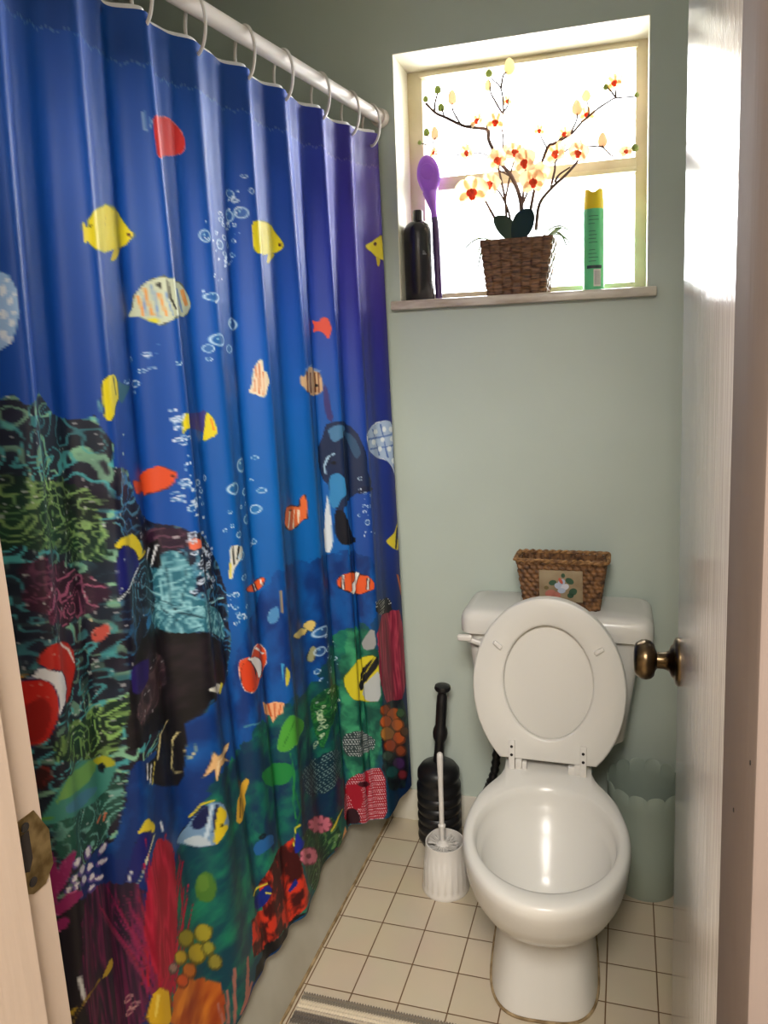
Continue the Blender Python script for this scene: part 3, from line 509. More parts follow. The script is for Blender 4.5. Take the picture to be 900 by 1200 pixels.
["p",[200,110,60],[373,664,373,682,373,700,371,717,374,717,374,700,374,682,376,664]],
["p",[90,110,150],[573,678,579,680,585,675,598,664,641,657,709,656,723,662,734,675,738,686,738,704,734,714,730,724,723,728,680,729,638,726,587,713,579,706,573,697,571,691,573,680,574,678,573,675,568,680,568,691,571,700,576,708,583,715,621,726,662,730,723,730,733,726,738,717,739,704,739,686,736,673,726,660,695,654,634,656,589,660,582,673,579,678,573,675]],
["p",[205,170,130],[573,675,579,680,585,675,607,661,635,656,695,654,726,660,734,675,738,686,739,704,738,717,730,724,723,728,662,730,630,726,586,715,579,706,571,700,570,691,570,680]],
["p",[110,60,40],[589,667,589,693,586,719,594,719,594,693,607,667]],
["p",[110,60,40],[643,669,640,695,630,722,648,722,648,695,654,669]],
["p",[110,60,40],[714,669,715,695,710,722,720,722,720,695,722,669]],
["p",[110,60,40],[728,669,728,695,725,723,730,724,731,695,733,669]],
["p",[25,20,20],[728,704,725,708,718,708,714,704,718,700,725,700]],
["p",[110,140,190],[589,664,674,651,733,669,738,664,670,647,584,660]],
["p",[56,48,112],[739,730,738,750,739,774,742,794,750,805,754,791,750,755,749,728,745,706,744,700,739,708]],
["p",[10,20,50],[733,836,736,821,741,812,750,807,762,805,878,810,933,821,950,845,962,867,974,898,981,920,978,950,986,968,1018,990,994,994,965,1001,949,1008,923,1021,856,1025,762,1030,757,1038,755,1049,754,1052,746,1043,739,1030,736,994,733,977,725,964,718,948,715,927,664,906,698,881,718,867,728,849,733,836,731,836,725,849,714,867,670,880,654,906,709,928,715,950,722,964,731,975,734,994,738,1030,743,1045,754,1054,760,1052,762,1041,781,1034,864,1030,923,1023,949,1010,965,1003,1006,999,1032,990,990,968,982,950,984,921,979,898,964,868,954,845,933,821,879,807,762,803,750,805,739,810,734,821,731,836]],
["p",[20,38,74],[731,836,736,821,739,812,750,805,762,803,878,810,933,821,954,845,964,868,974,898,981,920,982,950,986,968,1032,990,994,994,965,1003,949,1010,923,1021,856,1025,781,1034,758,1041,758,1049,754,1052,743,1045,739,1030,734,994,731,975,725,964,718,948,709,928,664,906,670,880,714,867,728,849]],
["p",[70,120,160],[744,821,755,814,765,812,864,818,890,827,836,842,770,849,755,858,750,858,744,849,743,839,741,827]],
["p",[44,78,112],[885,834,931,843,946,858,958,887,960,902,949,915,942,911,925,880,913,861,839,837]],
["p",[165,200,225],[749,887,734,898,723,924,726,946,730,946,728,924,738,902,752,891]],
["p",[20,30,55],[741,893,734,922,738,922,744,893]],
["p",[52,132,188],[738,950,750,944,757,946,773,959,776,972,783,1003,757,1016,747,1038,739,1043,733,1036,731,1016,733,992,733,968]],
["p",[8,10,25],[752,915,750,920,744,920,742,917,743,912,746,911,750,911]],
["p",[9,13,28],[742,1047,754,1047,763,1056,771,1074,846,1096,862,1115,890,1131,928,1144,926,1155,856,1157,763,1148,748,1145,742,1135,736,1113,736,1093,739,1060]],
["p",[215,222,228],[728,999,730,1034,730,1055,731,1074,730,1096,730,1135,726,1155,720,1168,715,1168,653,1144,658,1126,710,1096,715,1058,722,1032,726,1008]],
["p",[20,30,60],[970,994,1034,1008,1047,1014,981,1012,966,1015,949,1016,944,1012,955,997]],
["p",[60,30,20],[483,999,506,1003,527,1006,544,1012,550,1008,550,994,554,988,558,981,559,987,561,1001,562,1016,560,1036,558,1045,554,1043,548,1046,541,1056,533,1060,518,1065,488,1056,472,1047,467,1034,472,1008,483,999,479,997,467,1008,462,1034,464,1047,482,1058,514,1065,534,1065,542,1058,548,1049,552,1047,561,1046,562,1037,563,1016,563,1001,562,986,559,980,552,986,547,992,546,1005,541,1009,526,1003,507,999,479,997]],
["p",[224,108,58],[479,997,512,1003,527,1006,544,1012,549,1008,549,992,552,986,558,981,559,987,563,1001,562,1016,560,1036,558,1045,553,1045,548,1049,541,1056,533,1060,514,1065,482,1056,472,1047,462,1034,472,1008]],
["p",[238,220,195],[494,1010,486,1030,474,1049,483,1052,494,1034,512,1014]],
["p",[238,220,195],[530,1016,525,1038,514,1060,526,1065,527,1040,534,1016]],
["p",[238,220,195],[540,1018,538,1054,542,1054,546,1019]],
["p",[30,10,10],[523,1016,518,1016,503,1014,494,1010,503,1010,517,1013]],
["p",[225,232,240],[997,854,1045,842,1072,836,1117,832,1138,829,1160,832,1179,836,1200,849,1198,865,1200,902,1194,935,1198,961,1194,986,1200,1001,1195,981,1177,966,1155,950,1142,939,1114,930,1082,920,1045,904,1024,889,997,867,1011,854,989,849,990,865,1000,884,1035,902,1072,920,1109,933,1138,942,1153,949,1171,964,1187,981,1200,1003,1194,986,1198,961,1194,935,1200,900,1198,862,1194,845,1187,836,1161,829,1139,827,1117,827,1064,832,1046,840,989,849]],
["p",[172,192,222],[1011,854,1040,840,1064,832,1117,832,1138,829,1161,829,1187,836,1200,849,1198,862,1200,900,1194,935,1198,961,1194,986,1200,1001,1195,981,1177,966,1155,950,1142,939,1112,933,1072,920,1045,904,1000,884,997,867]],
["p",[80,110,180],[1062,840,1090,871,1110,902,1117,928,1126,928,1114,902,1094,871,1082,845]],
["p",[80,110,180],[1131,836,1139,862,1146,889,1149,912,1155,939,1165,942,1154,913,1149,887,1144,862,1138,836]],
["p",[80,110,180],[1010,867,1120,876,1157,876,1195,876,1197,871,1156,873,1117,871,1014,862]],
["p",[80,110,180],[1035,898,1122,906,1164,909,1198,911,1198,906,1163,906,1120,902,1037,893]],
["p",[232,238,244],[1120,858,1112,862,1087,860,1077,854,1078,849,1090,845,1114,849]],
["p",[232,238,244],[1158,854,1155,862,1144,860,1141,854,1141,849,1146,845,1154,846]],
["p",[232,238,244],[1198,860,1197,867,1178,865,1171,858,1173,854,1178,849,1200,854]],
["p",[232,238,244],[1101,884,1090,891,1064,887,1056,880,1058,876,1066,871,1093,876]],
["p",[232,238,244],[1149,884,1146,891,1134,889,1131,884,1131,880,1136,876,1146,876]],
["p",[232,238,244],[1194,889,1200,898,1179,893,1174,889,1176,883,1184,880,1195,880]],
["p",[232,238,244],[1136,911,1131,917,1118,915,1117,911,1114,904,1122,901,1133,902]],
["p",[232,238,244],[1183,917,1176,924,1164,923,1158,915,1158,911,1163,906,1179,909]],
["p",[232,238,244],[1199,957,1198,964,1189,964,1178,955,1178,950,1186,946,1200,948]],
["p",[215,195,50],[1131,1189,1151,1181,1174,1170,1200,1146,1198,1157,1194,1184,1200,1214,1194,1232,1179,1228,1158,1217,1136,1197]],
["p",[15,15,20],[1190,1162,1179,1190,1171,1223,1181,1225,1194,1197,1198,1162]],
["p",[225,230,235],[1200,1146,1196,1173,1198,1203,1195,1228,1195,1228,1199,1203,1196,1173,1200,1146]],
["p",[110,150,150],[1197,601,1197,598,1200,607,1195,634,1194,642,1196,631,1198,623,1200,607]],
["p",[190,150,100],[1197,700,1194,693,1200,706,1194,741,1200,752,1200,748,1195,735,1200,708]],
["p",[205,205,195],[157,1034,168,1034,178,1034,206,1041,212,1049,199,1063,179,1069,163,1080,158,1089,153,1104,149,1107,144,1104,144,1096,149,1074,152,1060,152,1043]],
["p",[20,20,20],[160,1034,158,1056,158,1076,163,1076,163,1056,163,1034]],
["p",[215,195,40],[149,1071,147,1087,146,1104,149,1104,152,1087,153,1071]],
["p",[20,20,20],[178,1036,168,1065,173,1065,188,1038]],
["p",[40,15,15],[217,1137,254,1140,320,1148,339,1144,346,1140,350,1140,350,1142,347,1153,344,1159,334,1164,320,1166,251,1153,230,1148,216,1140,226,1140,214,1135,200,1137,222,1148,250,1153,316,1167,336,1166,346,1159,350,1155,352,1142,350,1140,343,1137,336,1140,310,1144,256,1137,218,1135]],
["p",[222,88,40],[217,1137,256,1137,317,1145,336,1142,342,1140,350,1140,352,1142,347,1153,344,1159,336,1166,316,1167,250,1153,230,1148,208,1140]],
["p",[25,15,20],[256,1137,274,1157,330,1166,320,1148]],
["p",[235,232,228],[264,1137,318,1166,326,1166,312,1148]],
["p",[25,15,20],[338,1140,342,1157,346,1157,342,1142]],
["p",[235,232,228],[338,1140,342,1157,346,1157,342,1142]],
["p",[40,15,15],[732,1251,738,1239,746,1234,765,1228,862,1241,928,1250,942,1254,958,1258,970,1265,976,1272,986,1280,981,1291,978,1296,968,1298,957,1302,938,1307,918,1308,774,1285,755,1280,742,1274,734,1267,731,1258,732,1251,730,1250,730,1261,733,1272,741,1276,754,1285,773,1289,912,1311,941,1309,958,1305,970,1300,981,1298,987,1292,987,1280,979,1272,970,1263,962,1256,946,1252,929,1247,864,1236,770,1226,746,1232,735,1239,730,1250]],
["p",[222,88,40],[730,1250,738,1239,746,1232,765,1228,862,1241,929,1247,942,1254,962,1256,970,1263,979,1272,986,1280,987,1292,982,1297,968,1300,958,1302,938,1309,914,1307,773,1289,755,1280,742,1276,734,1267,730,1261]],
["p",[25,15,20],[741,1234,738,1276,746,1276,749,1234]],
["p",[235,232,228],[743,1234,741,1276,744,1276,747,1234]],
["p",[25,15,20],[912,1241,845,1267,760,1285,853,1302,917,1277,940,1248]],
["p",[235,232,228],[917,1242,854,1267,763,1285,845,1302,912,1276,936,1247]],
["p",[25,15,20],[958,1263,954,1298,965,1298,970,1263]],
["p",[235,232,228],[962,1263,957,1298,962,1298,966,1263]],
["p",[150,190,210],[354,1232,358,1221,364,1217,371,1212,373,1219,373,1234,369,1243,362,1252,357,1252,352,1241,354,1232,352,1232,350,1241,355,1252,362,1252,370,1245,373,1234,373,1219,371,1212,365,1214,357,1219,352,1230]],
["p",[70,130,180],[352,1232,358,1219,365,1214,371,1212,373,1219,373,1234,369,1243,362,1252,357,1252,350,1241]],
["p",[200,150,90],[378,1175,378,1201,378,1228,382,1230,382,1201,382,1175]],
["p",[60,150,200],[369,1351,370,1373,369,1395,371,1395,373,1373,376,1353]],
["p",[190,180,60],[381,1361,389,1377,389,1390,382,1406,378,1410,376,1401,377,1389,379,1366]],
["p",[60,50,20],[461,1316,491,1320,520,1331,533,1338,538,1342,533,1348,528,1353,488,1338,474,1333,456,1320,461,1316,459,1316,456,1320,469,1333,490,1342,528,1353,537,1349,539,1343,534,1338,520,1329,486,1316,459,1316]],
["p",[222,200,120],[461,1316,491,1320,520,1331,534,1339,538,1342,533,1348,528,1353,490,1342,474,1333,456,1320]],
["p",[60,50,20],[528,1324,541,1322,549,1323,556,1327,557,1335,550,1346,546,1351,541,1344,534,1339,528,1329,528,1324,528,1324,525,1329,534,1339,541,1346,546,1353,550,1351,557,1335,555,1324,549,1320,541,1320,528,1322]],
["p",[215,190,110],[528,1324,541,1320,549,1320,556,1327,557,1335,550,1346,546,1351,541,1346,534,1339,525,1329]],
["p",[30,30,30],[530,1415,542,1395,547,1392,552,1399,550,1409,545,1427,539,1431,530,1426,530,1415,525,1414,528,1426,539,1434,547,1430,554,1411,552,1399,547,1390,541,1395,525,1414]],
["p",[150,150,110],[530,1415,541,1395,547,1390,552,1399,550,1409,546,1430,539,1434,530,1426]],
["p",[230,200,190],[155,1294,168,1289,179,1289,192,1294,206,1294,216,1283,238,1280,269,1280,315,1294,334,1307,334,1316,340,1332,334,1346,275,1346,248,1355,230,1368,203,1368,181,1368,171,1366,158,1357,152,1349,150,1331,147,1316,149,1300,155,1294,152,1289,147,1298,144,1316,146,1331,150,1349,155,1360,171,1368,188,1371,204,1371,232,1368,253,1355,315,1360,338,1346,341,1333,341,1316,336,1307,323,1294,261,1276,227,1276,208,1280,197,1289,192,1291,177,1286,168,1287,152,1289]],
["p",[212,75,38],[152,1291,168,1287,177,1286,192,1294,197,1289,216,1283,238,1280,259,1276,315,1294,334,1307,338,1316,340,1332,334,1346,315,1360,253,1355,230,1368,204,1371,181,1368,171,1366,158,1360,152,1349,147,1331,147,1316,147,1298]],
["p",[20,20,40],[180,1291,227,1298,256,1311,283,1329,286,1342,246,1351,247,1353,242,1338,224,1324,205,1307,190,1297,176,1289,180,1291,179,1289,173,1291,184,1298,197,1307,216,1322,235,1338,240,1353,254,1353,317,1351,310,1338,264,1311,229,1298,181,1289]],
["p",[236,232,230],[181,1289,227,1298,256,1309,310,1338,286,1342,254,1353,240,1351,237,1338,224,1324,198,1305,190,1297,173,1291]],
["p",[25,15,15],[160,1298,172,1295,182,1298,206,1316,213,1329,214,1346,202,1355,185,1363,171,1364,158,1355,154,1346,150,1331,150,1320,155,1305,162,1298,160,1298,154,1305,149,1320,147,1331,152,1349,158,1357,171,1366,187,1364,208,1360,224,1351,226,1333,210,1316,188,1300,173,1294,160,1298]],
["p",[205,62,28],[162,1298,172,1295,188,1300,206,1316,213,1329,224,1351,214,1360,182,1364,171,1364,158,1357,152,1349,150,1331,149,1320,155,1305]],
["p",[236,232,230],[230,1280,326,1320,335,1319,246,1280]],
["p",[225,165,120],[256,1412,328,1443,350,1441,370,1448,365,1474,355,1476,341,1492,334,1471,264,1443]],
["p",[190,90,50],[325,1439,334,1474,342,1477,334,1442]],
["p",[190,90,50],[348,1445,347,1463,346,1483,349,1483,351,1465,352,1445]],
["p",[190,90,50],[362,1448,355,1476,359,1476,365,1448]],
["p",[100,170,70],[355,1527,365,1505,372,1494,382,1487,390,1487,429,1514,448,1531,461,1542,464,1549,469,1562,456,1566,408,1558,385,1561,371,1566,362,1566,352,1564,350,1558,352,1540,355,1527,354,1527,349,1540,347,1558,352,1566,362,1569,371,1569,387,1562,424,1571,461,1571,470,1562,469,1553,461,1540,451,1531,438,1518,394,1487,381,1483,370,1492,362,1505,354,1527]],
["p",[72,152,52],[355,1527,362,1505,370,1494,381,1483,394,1487,429,1514,451,1531,461,1542,464,1549,470,1562,462,1571,406,1558,385,1561,371,1566,362,1569,352,1564,349,1558,350,1540]],
["p",[40,110,40],[398,1496,384,1509,376,1525,366,1540,360,1558,360,1558,369,1542,376,1525,387,1512,398,1496]],
["p",[28,122,58],[197,1562,267,1571,341,1591,363,1597,374,1604,379,1621,377,1631,365,1646,350,1650,262,1619,213,1597,189,1571]],
["p",[35,130,60],[373,1573,377,1600,378,1625,376,1650,373,1672,371,1698,373,1720,373,1742,379,1745,375,1722,374,1700,377,1674,381,1652,384,1628,378,1599,376,1575]],
["p",[20,100,50],[376,1668,382,1698,390,1729,379,1750,369,1775,374,1776,382,1753,397,1734,386,1698,379,1668]],
["t",[14,84,48],[529,1538,548,1528,563,1522,645,1540,706,1562,703,1599,640,1619,571,1637,558,1663,546,1688,538,1676,528,1619,523,1584,522,1553],1,"green",[70,160,70]],
["r",[200,220,180],[597,1562,9.4,4.4],0.5],
["r",[200,220,180],[546,1581,8.1,7.3],0.5],
["r",[200,220,180],[546,1597,8.1,7.6],0.5],
["r",[200,220,180],[551,1609,7.8,5.9],0.5],
["r",[200,220,180],[546,1646,6.7,4.4],0.5],
["r",[200,220,180],[558,1628,6.2,5.8],0.5],
["r",[200,220,180],[528,1661,8.4,6.6],0.5],
["r",[200,220,180],[619,1606,12.3,4.4],0.5],
["r",[200,220,180],[618,1549,13.5,4.4],0.5],
["r",[200,220,180],[525,1668,5.1,4.2],0.5],
["r",[200,220,180],[698,1606,6.9,4.4],0.5],
["r",[200,220,180],[548,1647,5.7,5.4],0.5],
["r",[200,220,180],[546,1651,4.3,2.4],0.5],
["r",[200,220,180],[544,1625,7.6,7.1],0.5],
["r",[200,220,180],[556,1569,5.7,4.4],0.5],
["r",[200,220,180],[546,1593,7.4,7.0],0.5],
["r",[200,220,180],[581,1536,12.2,4.4],0.5],
["t",[12,50,66],[459,1663,530,1703,550,1703,594,1716,632,1747,642,1795,605,1808,557,1813,537,1816,480,1769,446,1720,434,1668],3,"dots",[120,150,150]],
["p",[90,60,50],[37,1452,21,1461,-13,1456,30,1489,-34,1456,-38,1468,-44,1478,-45,1452,-61,1461,-55,1448,-47,1439,-45,1417,-35,1434,11,1456,45,1456,38,1450,0,1448,-35,1433,-44,1417,-50,1434,-57,1448,-64,1461,-45,1456,-45,1483,-38,1473,-29,1461,38,1494,6,1470,46,1454]],
["p",[222,178,122],[42,1452,26,1465,-2,1465,35,1492,-31,1459,-38,1470,-44,1483,-45,1453,-62,1461,-56,1448,-48,1434,-45,1417,-35,1434,0,1448]],
["p",[240,210,160],[27,1456,-14,1448,-37,1443,-41,1456,-43,1474,-41,1475,-37,1461,-32,1448,2,1461,35,1461]],
["p",[240,210,160],[-58,1456,-47,1450,-34,1445,-34,1445,-48,1450,-58,1456]],
["p",[70,130,150],[142,1445,170,1443,222,1452,226,1450,170,1439,143,1441]],
["p",[150,150,150],[938,1441,963,1415,976,1421,981,1461,969,1476,944,1478,930,1472,920,1456]],
["p",[60,80,30],[726,1536,739,1522,749,1509,773,1496,901,1505,965,1494,979,1511,982,1536,986,1562,982,1593,977,1622,962,1632,899,1628,814,1619,750,1604,741,1595,730,1580,726,1566,723,1547,727,1533,725,1533,721,1546,725,1566,728,1582,738,1597,747,1606,774,1615,888,1632,962,1637,979,1624,986,1593,989,1558,986,1536,989,1509,965,1492,901,1500,767,1494,747,1509,737,1520,725,1533]],
["p",[205,190,40],[727,1533,739,1520,747,1509,765,1496,901,1500,965,1494,984,1509,986,1536,986,1562,986,1593,977,1622,962,1635,902,1632,814,1619,747,1606,738,1597,730,1580,725,1566,723,1547]],
["p",[14,16,26],[843,1562,851,1540,931,1527,970,1500,986,1499,988,1520,977,1534,955,1553,936,1571,857,1591,837,1593,821,1575]],
["p",[176,180,180],[981,1544,954,1562,934,1575,866,1593,851,1606,920,1628,943,1634,976,1635,992,1617,990,1588,993,1560]],
["p",[205,190,40],[970,1500,954,1522,934,1544,845,1562,866,1562,939,1544,957,1522,978,1500]],
["p",[215,215,205],[-36,1289,-13,1298,30,1316,38,1320,42,1324,29,1333,5,1329,-31,1299,-38,1294,-40,1291]],
["p",[200,190,50],[40,1316,22,1335,31,1339,50,1320]],
["t",[44,60,62],[715,1712,742,1703,794,1712,941,1742,955,1756,949,1778,869,1786,736,1782,714,1782,701,1769,694,1751,698,1726],2,"dots",[190,196,196]],
["t",[150,16,38],[678,1879,698,1861,717,1848,742,1839,838,1842,970,1839,992,1879,990,1927,990,1980,968,1998,837,1998,741,1998,672,1997,619,1949,637,1896],1.5,"dots",[222,190,200]],
["p",[40,8,22],[683,1949,712,1949,726,1954,736,1976,737,1990,725,1998,710,1998,653,1993,635,1976,645,1949]],
["p",[60,8,24],[862,1886,848,1888,818,1892,766,1883,746,1879,738,1874,733,1870,738,1870,747,1863,766,1866,822,1874,848,1883]],
["t",[120,22,50],[1061,1386,1175,1415,1200,1483,1200,1527,1197,1566,1198,1608,1200,1654,1160,1703,1051,1663,992,1584,989,1544,990,1508,989,1470,986,1430],3,"lines",[190,70,90]],
["t",[20,20,28],[1043,1342,1118,1360,1136,1375,1141,1404,1123,1408,1024,1382,987,1364,990,1338],2,"dots",[225,225,215]],
["p",[180,90,50],[1171,1302,1184,1342,1200,1382,1200,1382,1200,1346,1184,1307]],
["p",[200,150,70],[1194,1285,1197,1320,1198,1355,1198,1355,1197,1320,1194,1285]],
["t",[16,20,34],[1046,1659,1165,1698,1198,1778,1197,1817,1190,1857,1187,1896,1181,1936,1144,1984,1019,1918,981,1848,982,1813,982,1773,982,1736,984,1698],4,"blk",[40,70,60]],
["p",[90,42,18],[1093,1703,1080,1707,1059,1703,1021,1690,994,1681,982,1672,982,1663,987,1653,997,1650,1034,1659,1066,1672,1082,1685]],
["p",[150,70,30],[1070,1690,1062,1694,1043,1690,1021,1685,997,1676,987,1668,984,1659,989,1654,1003,1654,1029,1659,1048,1668,1062,1681]],
["p",[111,54,21],[1155,1747,1149,1756,1134,1760,1109,1751,1070,1729,1042,1707,1035,1694,1045,1685,1080,1690,1120,1707,1136,1716,1152,1734]],
["p",[185,90,35],[1147,1740,1142,1749,1128,1751,1110,1747,1072,1725,1050,1707,1042,1694,1053,1690,1080,1694,1117,1707,1131,1716,1144,1729]],
["p",[36,54,36],[1187,1756,1178,1760,1166,1760,1149,1756,1138,1747,1130,1738,1126,1729,1134,1725,1141,1720,1155,1725,1170,1734,1178,1742]],
["p",[60,90,60],[1174,1747,1165,1751,1158,1751,1152,1751,1138,1742,1134,1738,1133,1729,1136,1725,1141,1720,1152,1725,1162,1729,1166,1738]],
["p",[105,51,24],[1101,1742,1088,1747,1059,1742,1021,1729,995,1720,978,1709,978,1698,984,1690,996,1683,1035,1694,1072,1712,1093,1729]],
["p",[175,85,40],[1085,1734,1070,1734,1053,1734,1013,1720,992,1714,983,1704,981,1696,986,1690,995,1685,1021,1690,1058,1707,1074,1720]],
["p",[114,60,27],[1168,1786,1163,1795,1146,1795,1130,1791,1102,1773,1075,1751,1069,1738,1080,1734,1114,1742,1133,1747,1149,1758,1165,1773]],
["p",[190,100,45],[1157,1778,1152,1784,1142,1786,1131,1786,1104,1769,1086,1751,1080,1742,1090,1738,1110,1742,1133,1751,1147,1760,1154,1769]],
["p",[99,66,30],[1117,1791,1107,1795,1077,1791,1034,1773,995,1760,981,1747,977,1735,982,1725,997,1716,1048,1734,1086,1751,1114,1778]],
["p",[165,110,50],[1106,1782,1093,1786,1061,1778,1024,1764,998,1756,983,1744,982,1734,987,1725,1003,1720,1034,1729,1067,1747,1096,1769]],
["p",[114,51,21],[1173,1830,1168,1839,1150,1839,1134,1835,1114,1822,1086,1800,1082,1786,1094,1782,1120,1786,1138,1791,1154,1800,1168,1817]],
["p",[190,85,35],[1162,1822,1155,1830,1147,1830,1133,1828,1115,1817,1096,1800,1088,1786,1104,1786,1117,1786,1139,1795,1152,1804,1158,1813]],
["p",[54,36,24],[1197,1822,1197,1830,1187,1830,1170,1826,1152,1813,1144,1804,1141,1795,1147,1791,1155,1786,1171,1791,1192,1804,1198,1813]],
["p",[90,60,40],[1197,1817,1189,1822,1181,1822,1163,1817,1154,1808,1149,1804,1146,1795,1150,1791,1155,1786,1165,1791,1184,1800,1190,1808]],
["p",[108,45,21],[1123,1830,1115,1839,1091,1835,1053,1817,1014,1800,995,1786,990,1773,997,1764,1024,1764,1061,1778,1098,1800,1118,1817]],
["p",[180,75,35],[1110,1822,1101,1826,1078,1822,1053,1813,1016,1795,1002,1782,997,1773,1008,1769,1024,1769,1061,1782,1086,1795,1107,1813]],
["p",[90,42,24],[1176,1874,1166,1879,1155,1879,1138,1874,1118,1861,1109,1852,1098,1835,1109,1830,1123,1830,1144,1839,1158,1848,1168,1857]],
["p",[150,70,40],[1165,1866,1157,1870,1147,1870,1139,1870,1126,1861,1114,1848,1110,1839,1115,1835,1128,1837,1141,1839,1150,1848,1158,1857]],
["p",[36,48,42],[1085,1844,1074,1848,1050,1844,1022,1835,997,1822,985,1816,979,1804,986,1795,1000,1791,1027,1800,1053,1813,1078,1830]],
["p",[60,80,70],[1070,1835,1058,1835,1042,1835,1013,1826,997,1817,988,1811,986,1803,989,1797,1000,1795,1021,1800,1046,1813,1064,1826]],
["p",[42,24,54],[1162,1910,1157,1918,1142,1918,1126,1914,1094,1892,1069,1870,1062,1857,1074,1852,1106,1861,1128,1870,1149,1883,1158,1896]],
["p",[70,40,90],[1154,1901,1147,1910,1138,1910,1123,1905,1094,1888,1080,1874,1070,1857,1082,1857,1102,1861,1131,1874,1142,1883,1149,1892]],
["p",[18,54,54],[1125,1918,1115,1923,1090,1918,1053,1901,1018,1883,1000,1870,992,1857,998,1848,1026,1848,1061,1861,1096,1883,1120,1905]],
["p",[30,90,90],[1114,1910,1101,1914,1080,1905,1054,1896,1019,1879,1003,1868,1000,1857,1013,1852,1026,1852,1062,1866,1086,1879,1104,1896]],
["p",[72,24,30],[1170,1949,1163,1954,1152,1954,1138,1949,1125,1940,1114,1927,1109,1918,1117,1914,1128,1914,1142,1918,1155,1927,1168,1940]],
["p",[120,40,50],[1158,1940,1157,1949,1148,1947,1139,1945,1126,1936,1123,1932,1115,1918,1125,1918,1128,1914,1144,1923,1152,1927,1158,1936]],
["p",[222,202,40],[-218,927,-209,920,-197,920,-162,928,-150,937,-139,955,-133,968,-141,977,-147,977,-157,972,-165,964,-179,948,-198,937,-213,937,-216,937,-220,933]],
["p",[10,10,30],[-215,942,-202,937,-189,940,-166,955,-158,964,-152,977,-152,983,-155,994,-167,1001,-203,1003,-214,1012,-220,1013,-222,999,-222,986,-222,972,-219,959,-215,942,-216,941,-221,959,-222,972,-222,986,-224,999,-221,1015,-213,1012,-200,1008,-165,1003,-154,994,-149,986,-149,977,-155,964,-163,955,-187,939,-205,933,-216,937]],
["p",[18,24,104],[-215,942,-205,933,-189,940,-163,955,-157,964,-150,977,-149,986,-155,994,-163,1003,-202,1008,-213,1012,-221,1015,-222,999,-222,986,-222,972,-221,959]],
["p",[190,200,205],[-150,990,-167,997,-190,1003,-208,1012,-224,1021,-222,1025,-203,1012,-184,1008,-162,1000,-147,990]],
["p",[12,12,18],[-114,972,-95,974,-85,975,-74,972,-72,986,-74,999,-74,1016,-77,1030,-85,1025,-91,1016,-102,1005,-118,990,-128,972]],
["p",[225,230,235],[-78,981,-86,999,-93,1016,-89,1018,-82,1001,-75,983]],
["p",[210,190,40],[-149,981,-112,981,-125,972,-154,977]],
["p",[225,230,235],[-96,981,-118,994,-109,999,-90,986]],
["p",[224,108,78],[-42,986,-32,981,-26,986,11,1008,2,1012,-29,1005,-34,1008,-40,1003,-42,998,-42,990]],
["p",[30,10,10],[-35,990,-37,990,-38,990,-38,990,-38,986,-35,986]],
["p",[36,20,96],[-205,1140,-179,1148,-165,1154,-151,1160,-152,1170,-157,1192,-171,1199,-195,1195,-208,1188,-213,1184,-214,1170,-212,1148]],
["p",[70,15,15],[-434,1065,-432,1056,-429,1052,-419,1043,-409,1043,-353,1057,-336,1065,-328,1082,-323,1096,-326,1107,-331,1122,-339,1131,-346,1144,-365,1148,-390,1140,-395,1129,-378,1122,-363,1113,-387,1091,-414,1082,-422,1078,-432,1069,-435,1060,-435,1065,-433,1069,-424,1078,-416,1082,-394,1089,-382,1104,-394,1115,-400,1126,-395,1140,-355,1153,-344,1144,-334,1135,-330,1122,-322,1109,-320,1096,-323,1082,-334,1069,-352,1056,-408,1041,-419,1043,-429,1047,-433,1056,-435,1060]],
["p",[186,38,30],[-434,1065,-433,1056,-429,1052,-419,1043,-408,1041,-353,1057,-336,1065,-323,1082,-322,1096,-323,1109,-331,1122,-339,1131,-346,1144,-365,1148,-397,1137,-400,1126,-387,1118,-363,1113,-394,1089,-414,1082,-424,1078,-432,1069]],
["p",[235,225,225],[-394,1044,-341,1074,-325,1100,-322,1100,-334,1074,-368,1052]],
["p",[25,25,70],[-456,1093,-445,1091,-438,1087,-435,1074,-430,1074,-422,1078,-416,1082,-394,1089,-374,1104,-366,1126,-390,1131,-406,1140,-410,1148,-418,1153,-418,1148,-411,1135,-411,1122,-418,1104,-424,1096,-434,1089,-442,1087,-454,1091,-456,1091,-456,1093,-454,1091,-442,1091,-434,1091,-425,1099,-420,1104,-414,1122,-414,1135,-421,1148,-419,1153,-408,1148,-398,1144,-370,1140,-355,1131,-359,1109,-389,1089,-414,1079,-422,1078,-430,1069,-436,1074,-440,1082,-446,1087,-456,1091]],
["p",[226,228,234],[-456,1091,-445,1087,-439,1082,-436,1074,-430,1074,-422,1078,-414,1082,-397,1087,-365,1109,-357,1131,-379,1135,-402,1140,-410,1148,-418,1153,-420,1148,-412,1135,-412,1122,-419,1104,-426,1096,-434,1091,-442,1091,-454,1091]],
["p",[25,25,80],[-458,1093,-442,1091,-434,1093,-424,1100,-418,1107,-413,1122,-412,1135,-416,1153,-421,1162,-429,1175,-434,1184,-442,1188,-450,1188,-462,1184,-467,1162,-465,1151,-466,1140,-466,1126,-464,1113,-457,1091,-459,1091,-466,1113,-468,1125,-468,1137,-469,1150,-470,1162,-467,1175,-464,1184,-451,1192,-442,1188,-434,1184,-427,1175,-419,1166,-414,1153,-410,1135,-410,1122,-416,1104,-423,1096,-432,1091,-442,1087,-458,1091]],
["p",[192,34,26],[-458,1091,-442,1091,-434,1091,-424,1096,-418,1104,-412,1122,-412,1135,-415,1153,-421,1163,-428,1176,-434,1184,-442,1188,-451,1188,-464,1185,-469,1162,-467,1151,-466,1140,-467,1126,-465,1113]],
["p",[200,140,60],[-458,1087,-442,1082,-442,1082,-457,1082]],
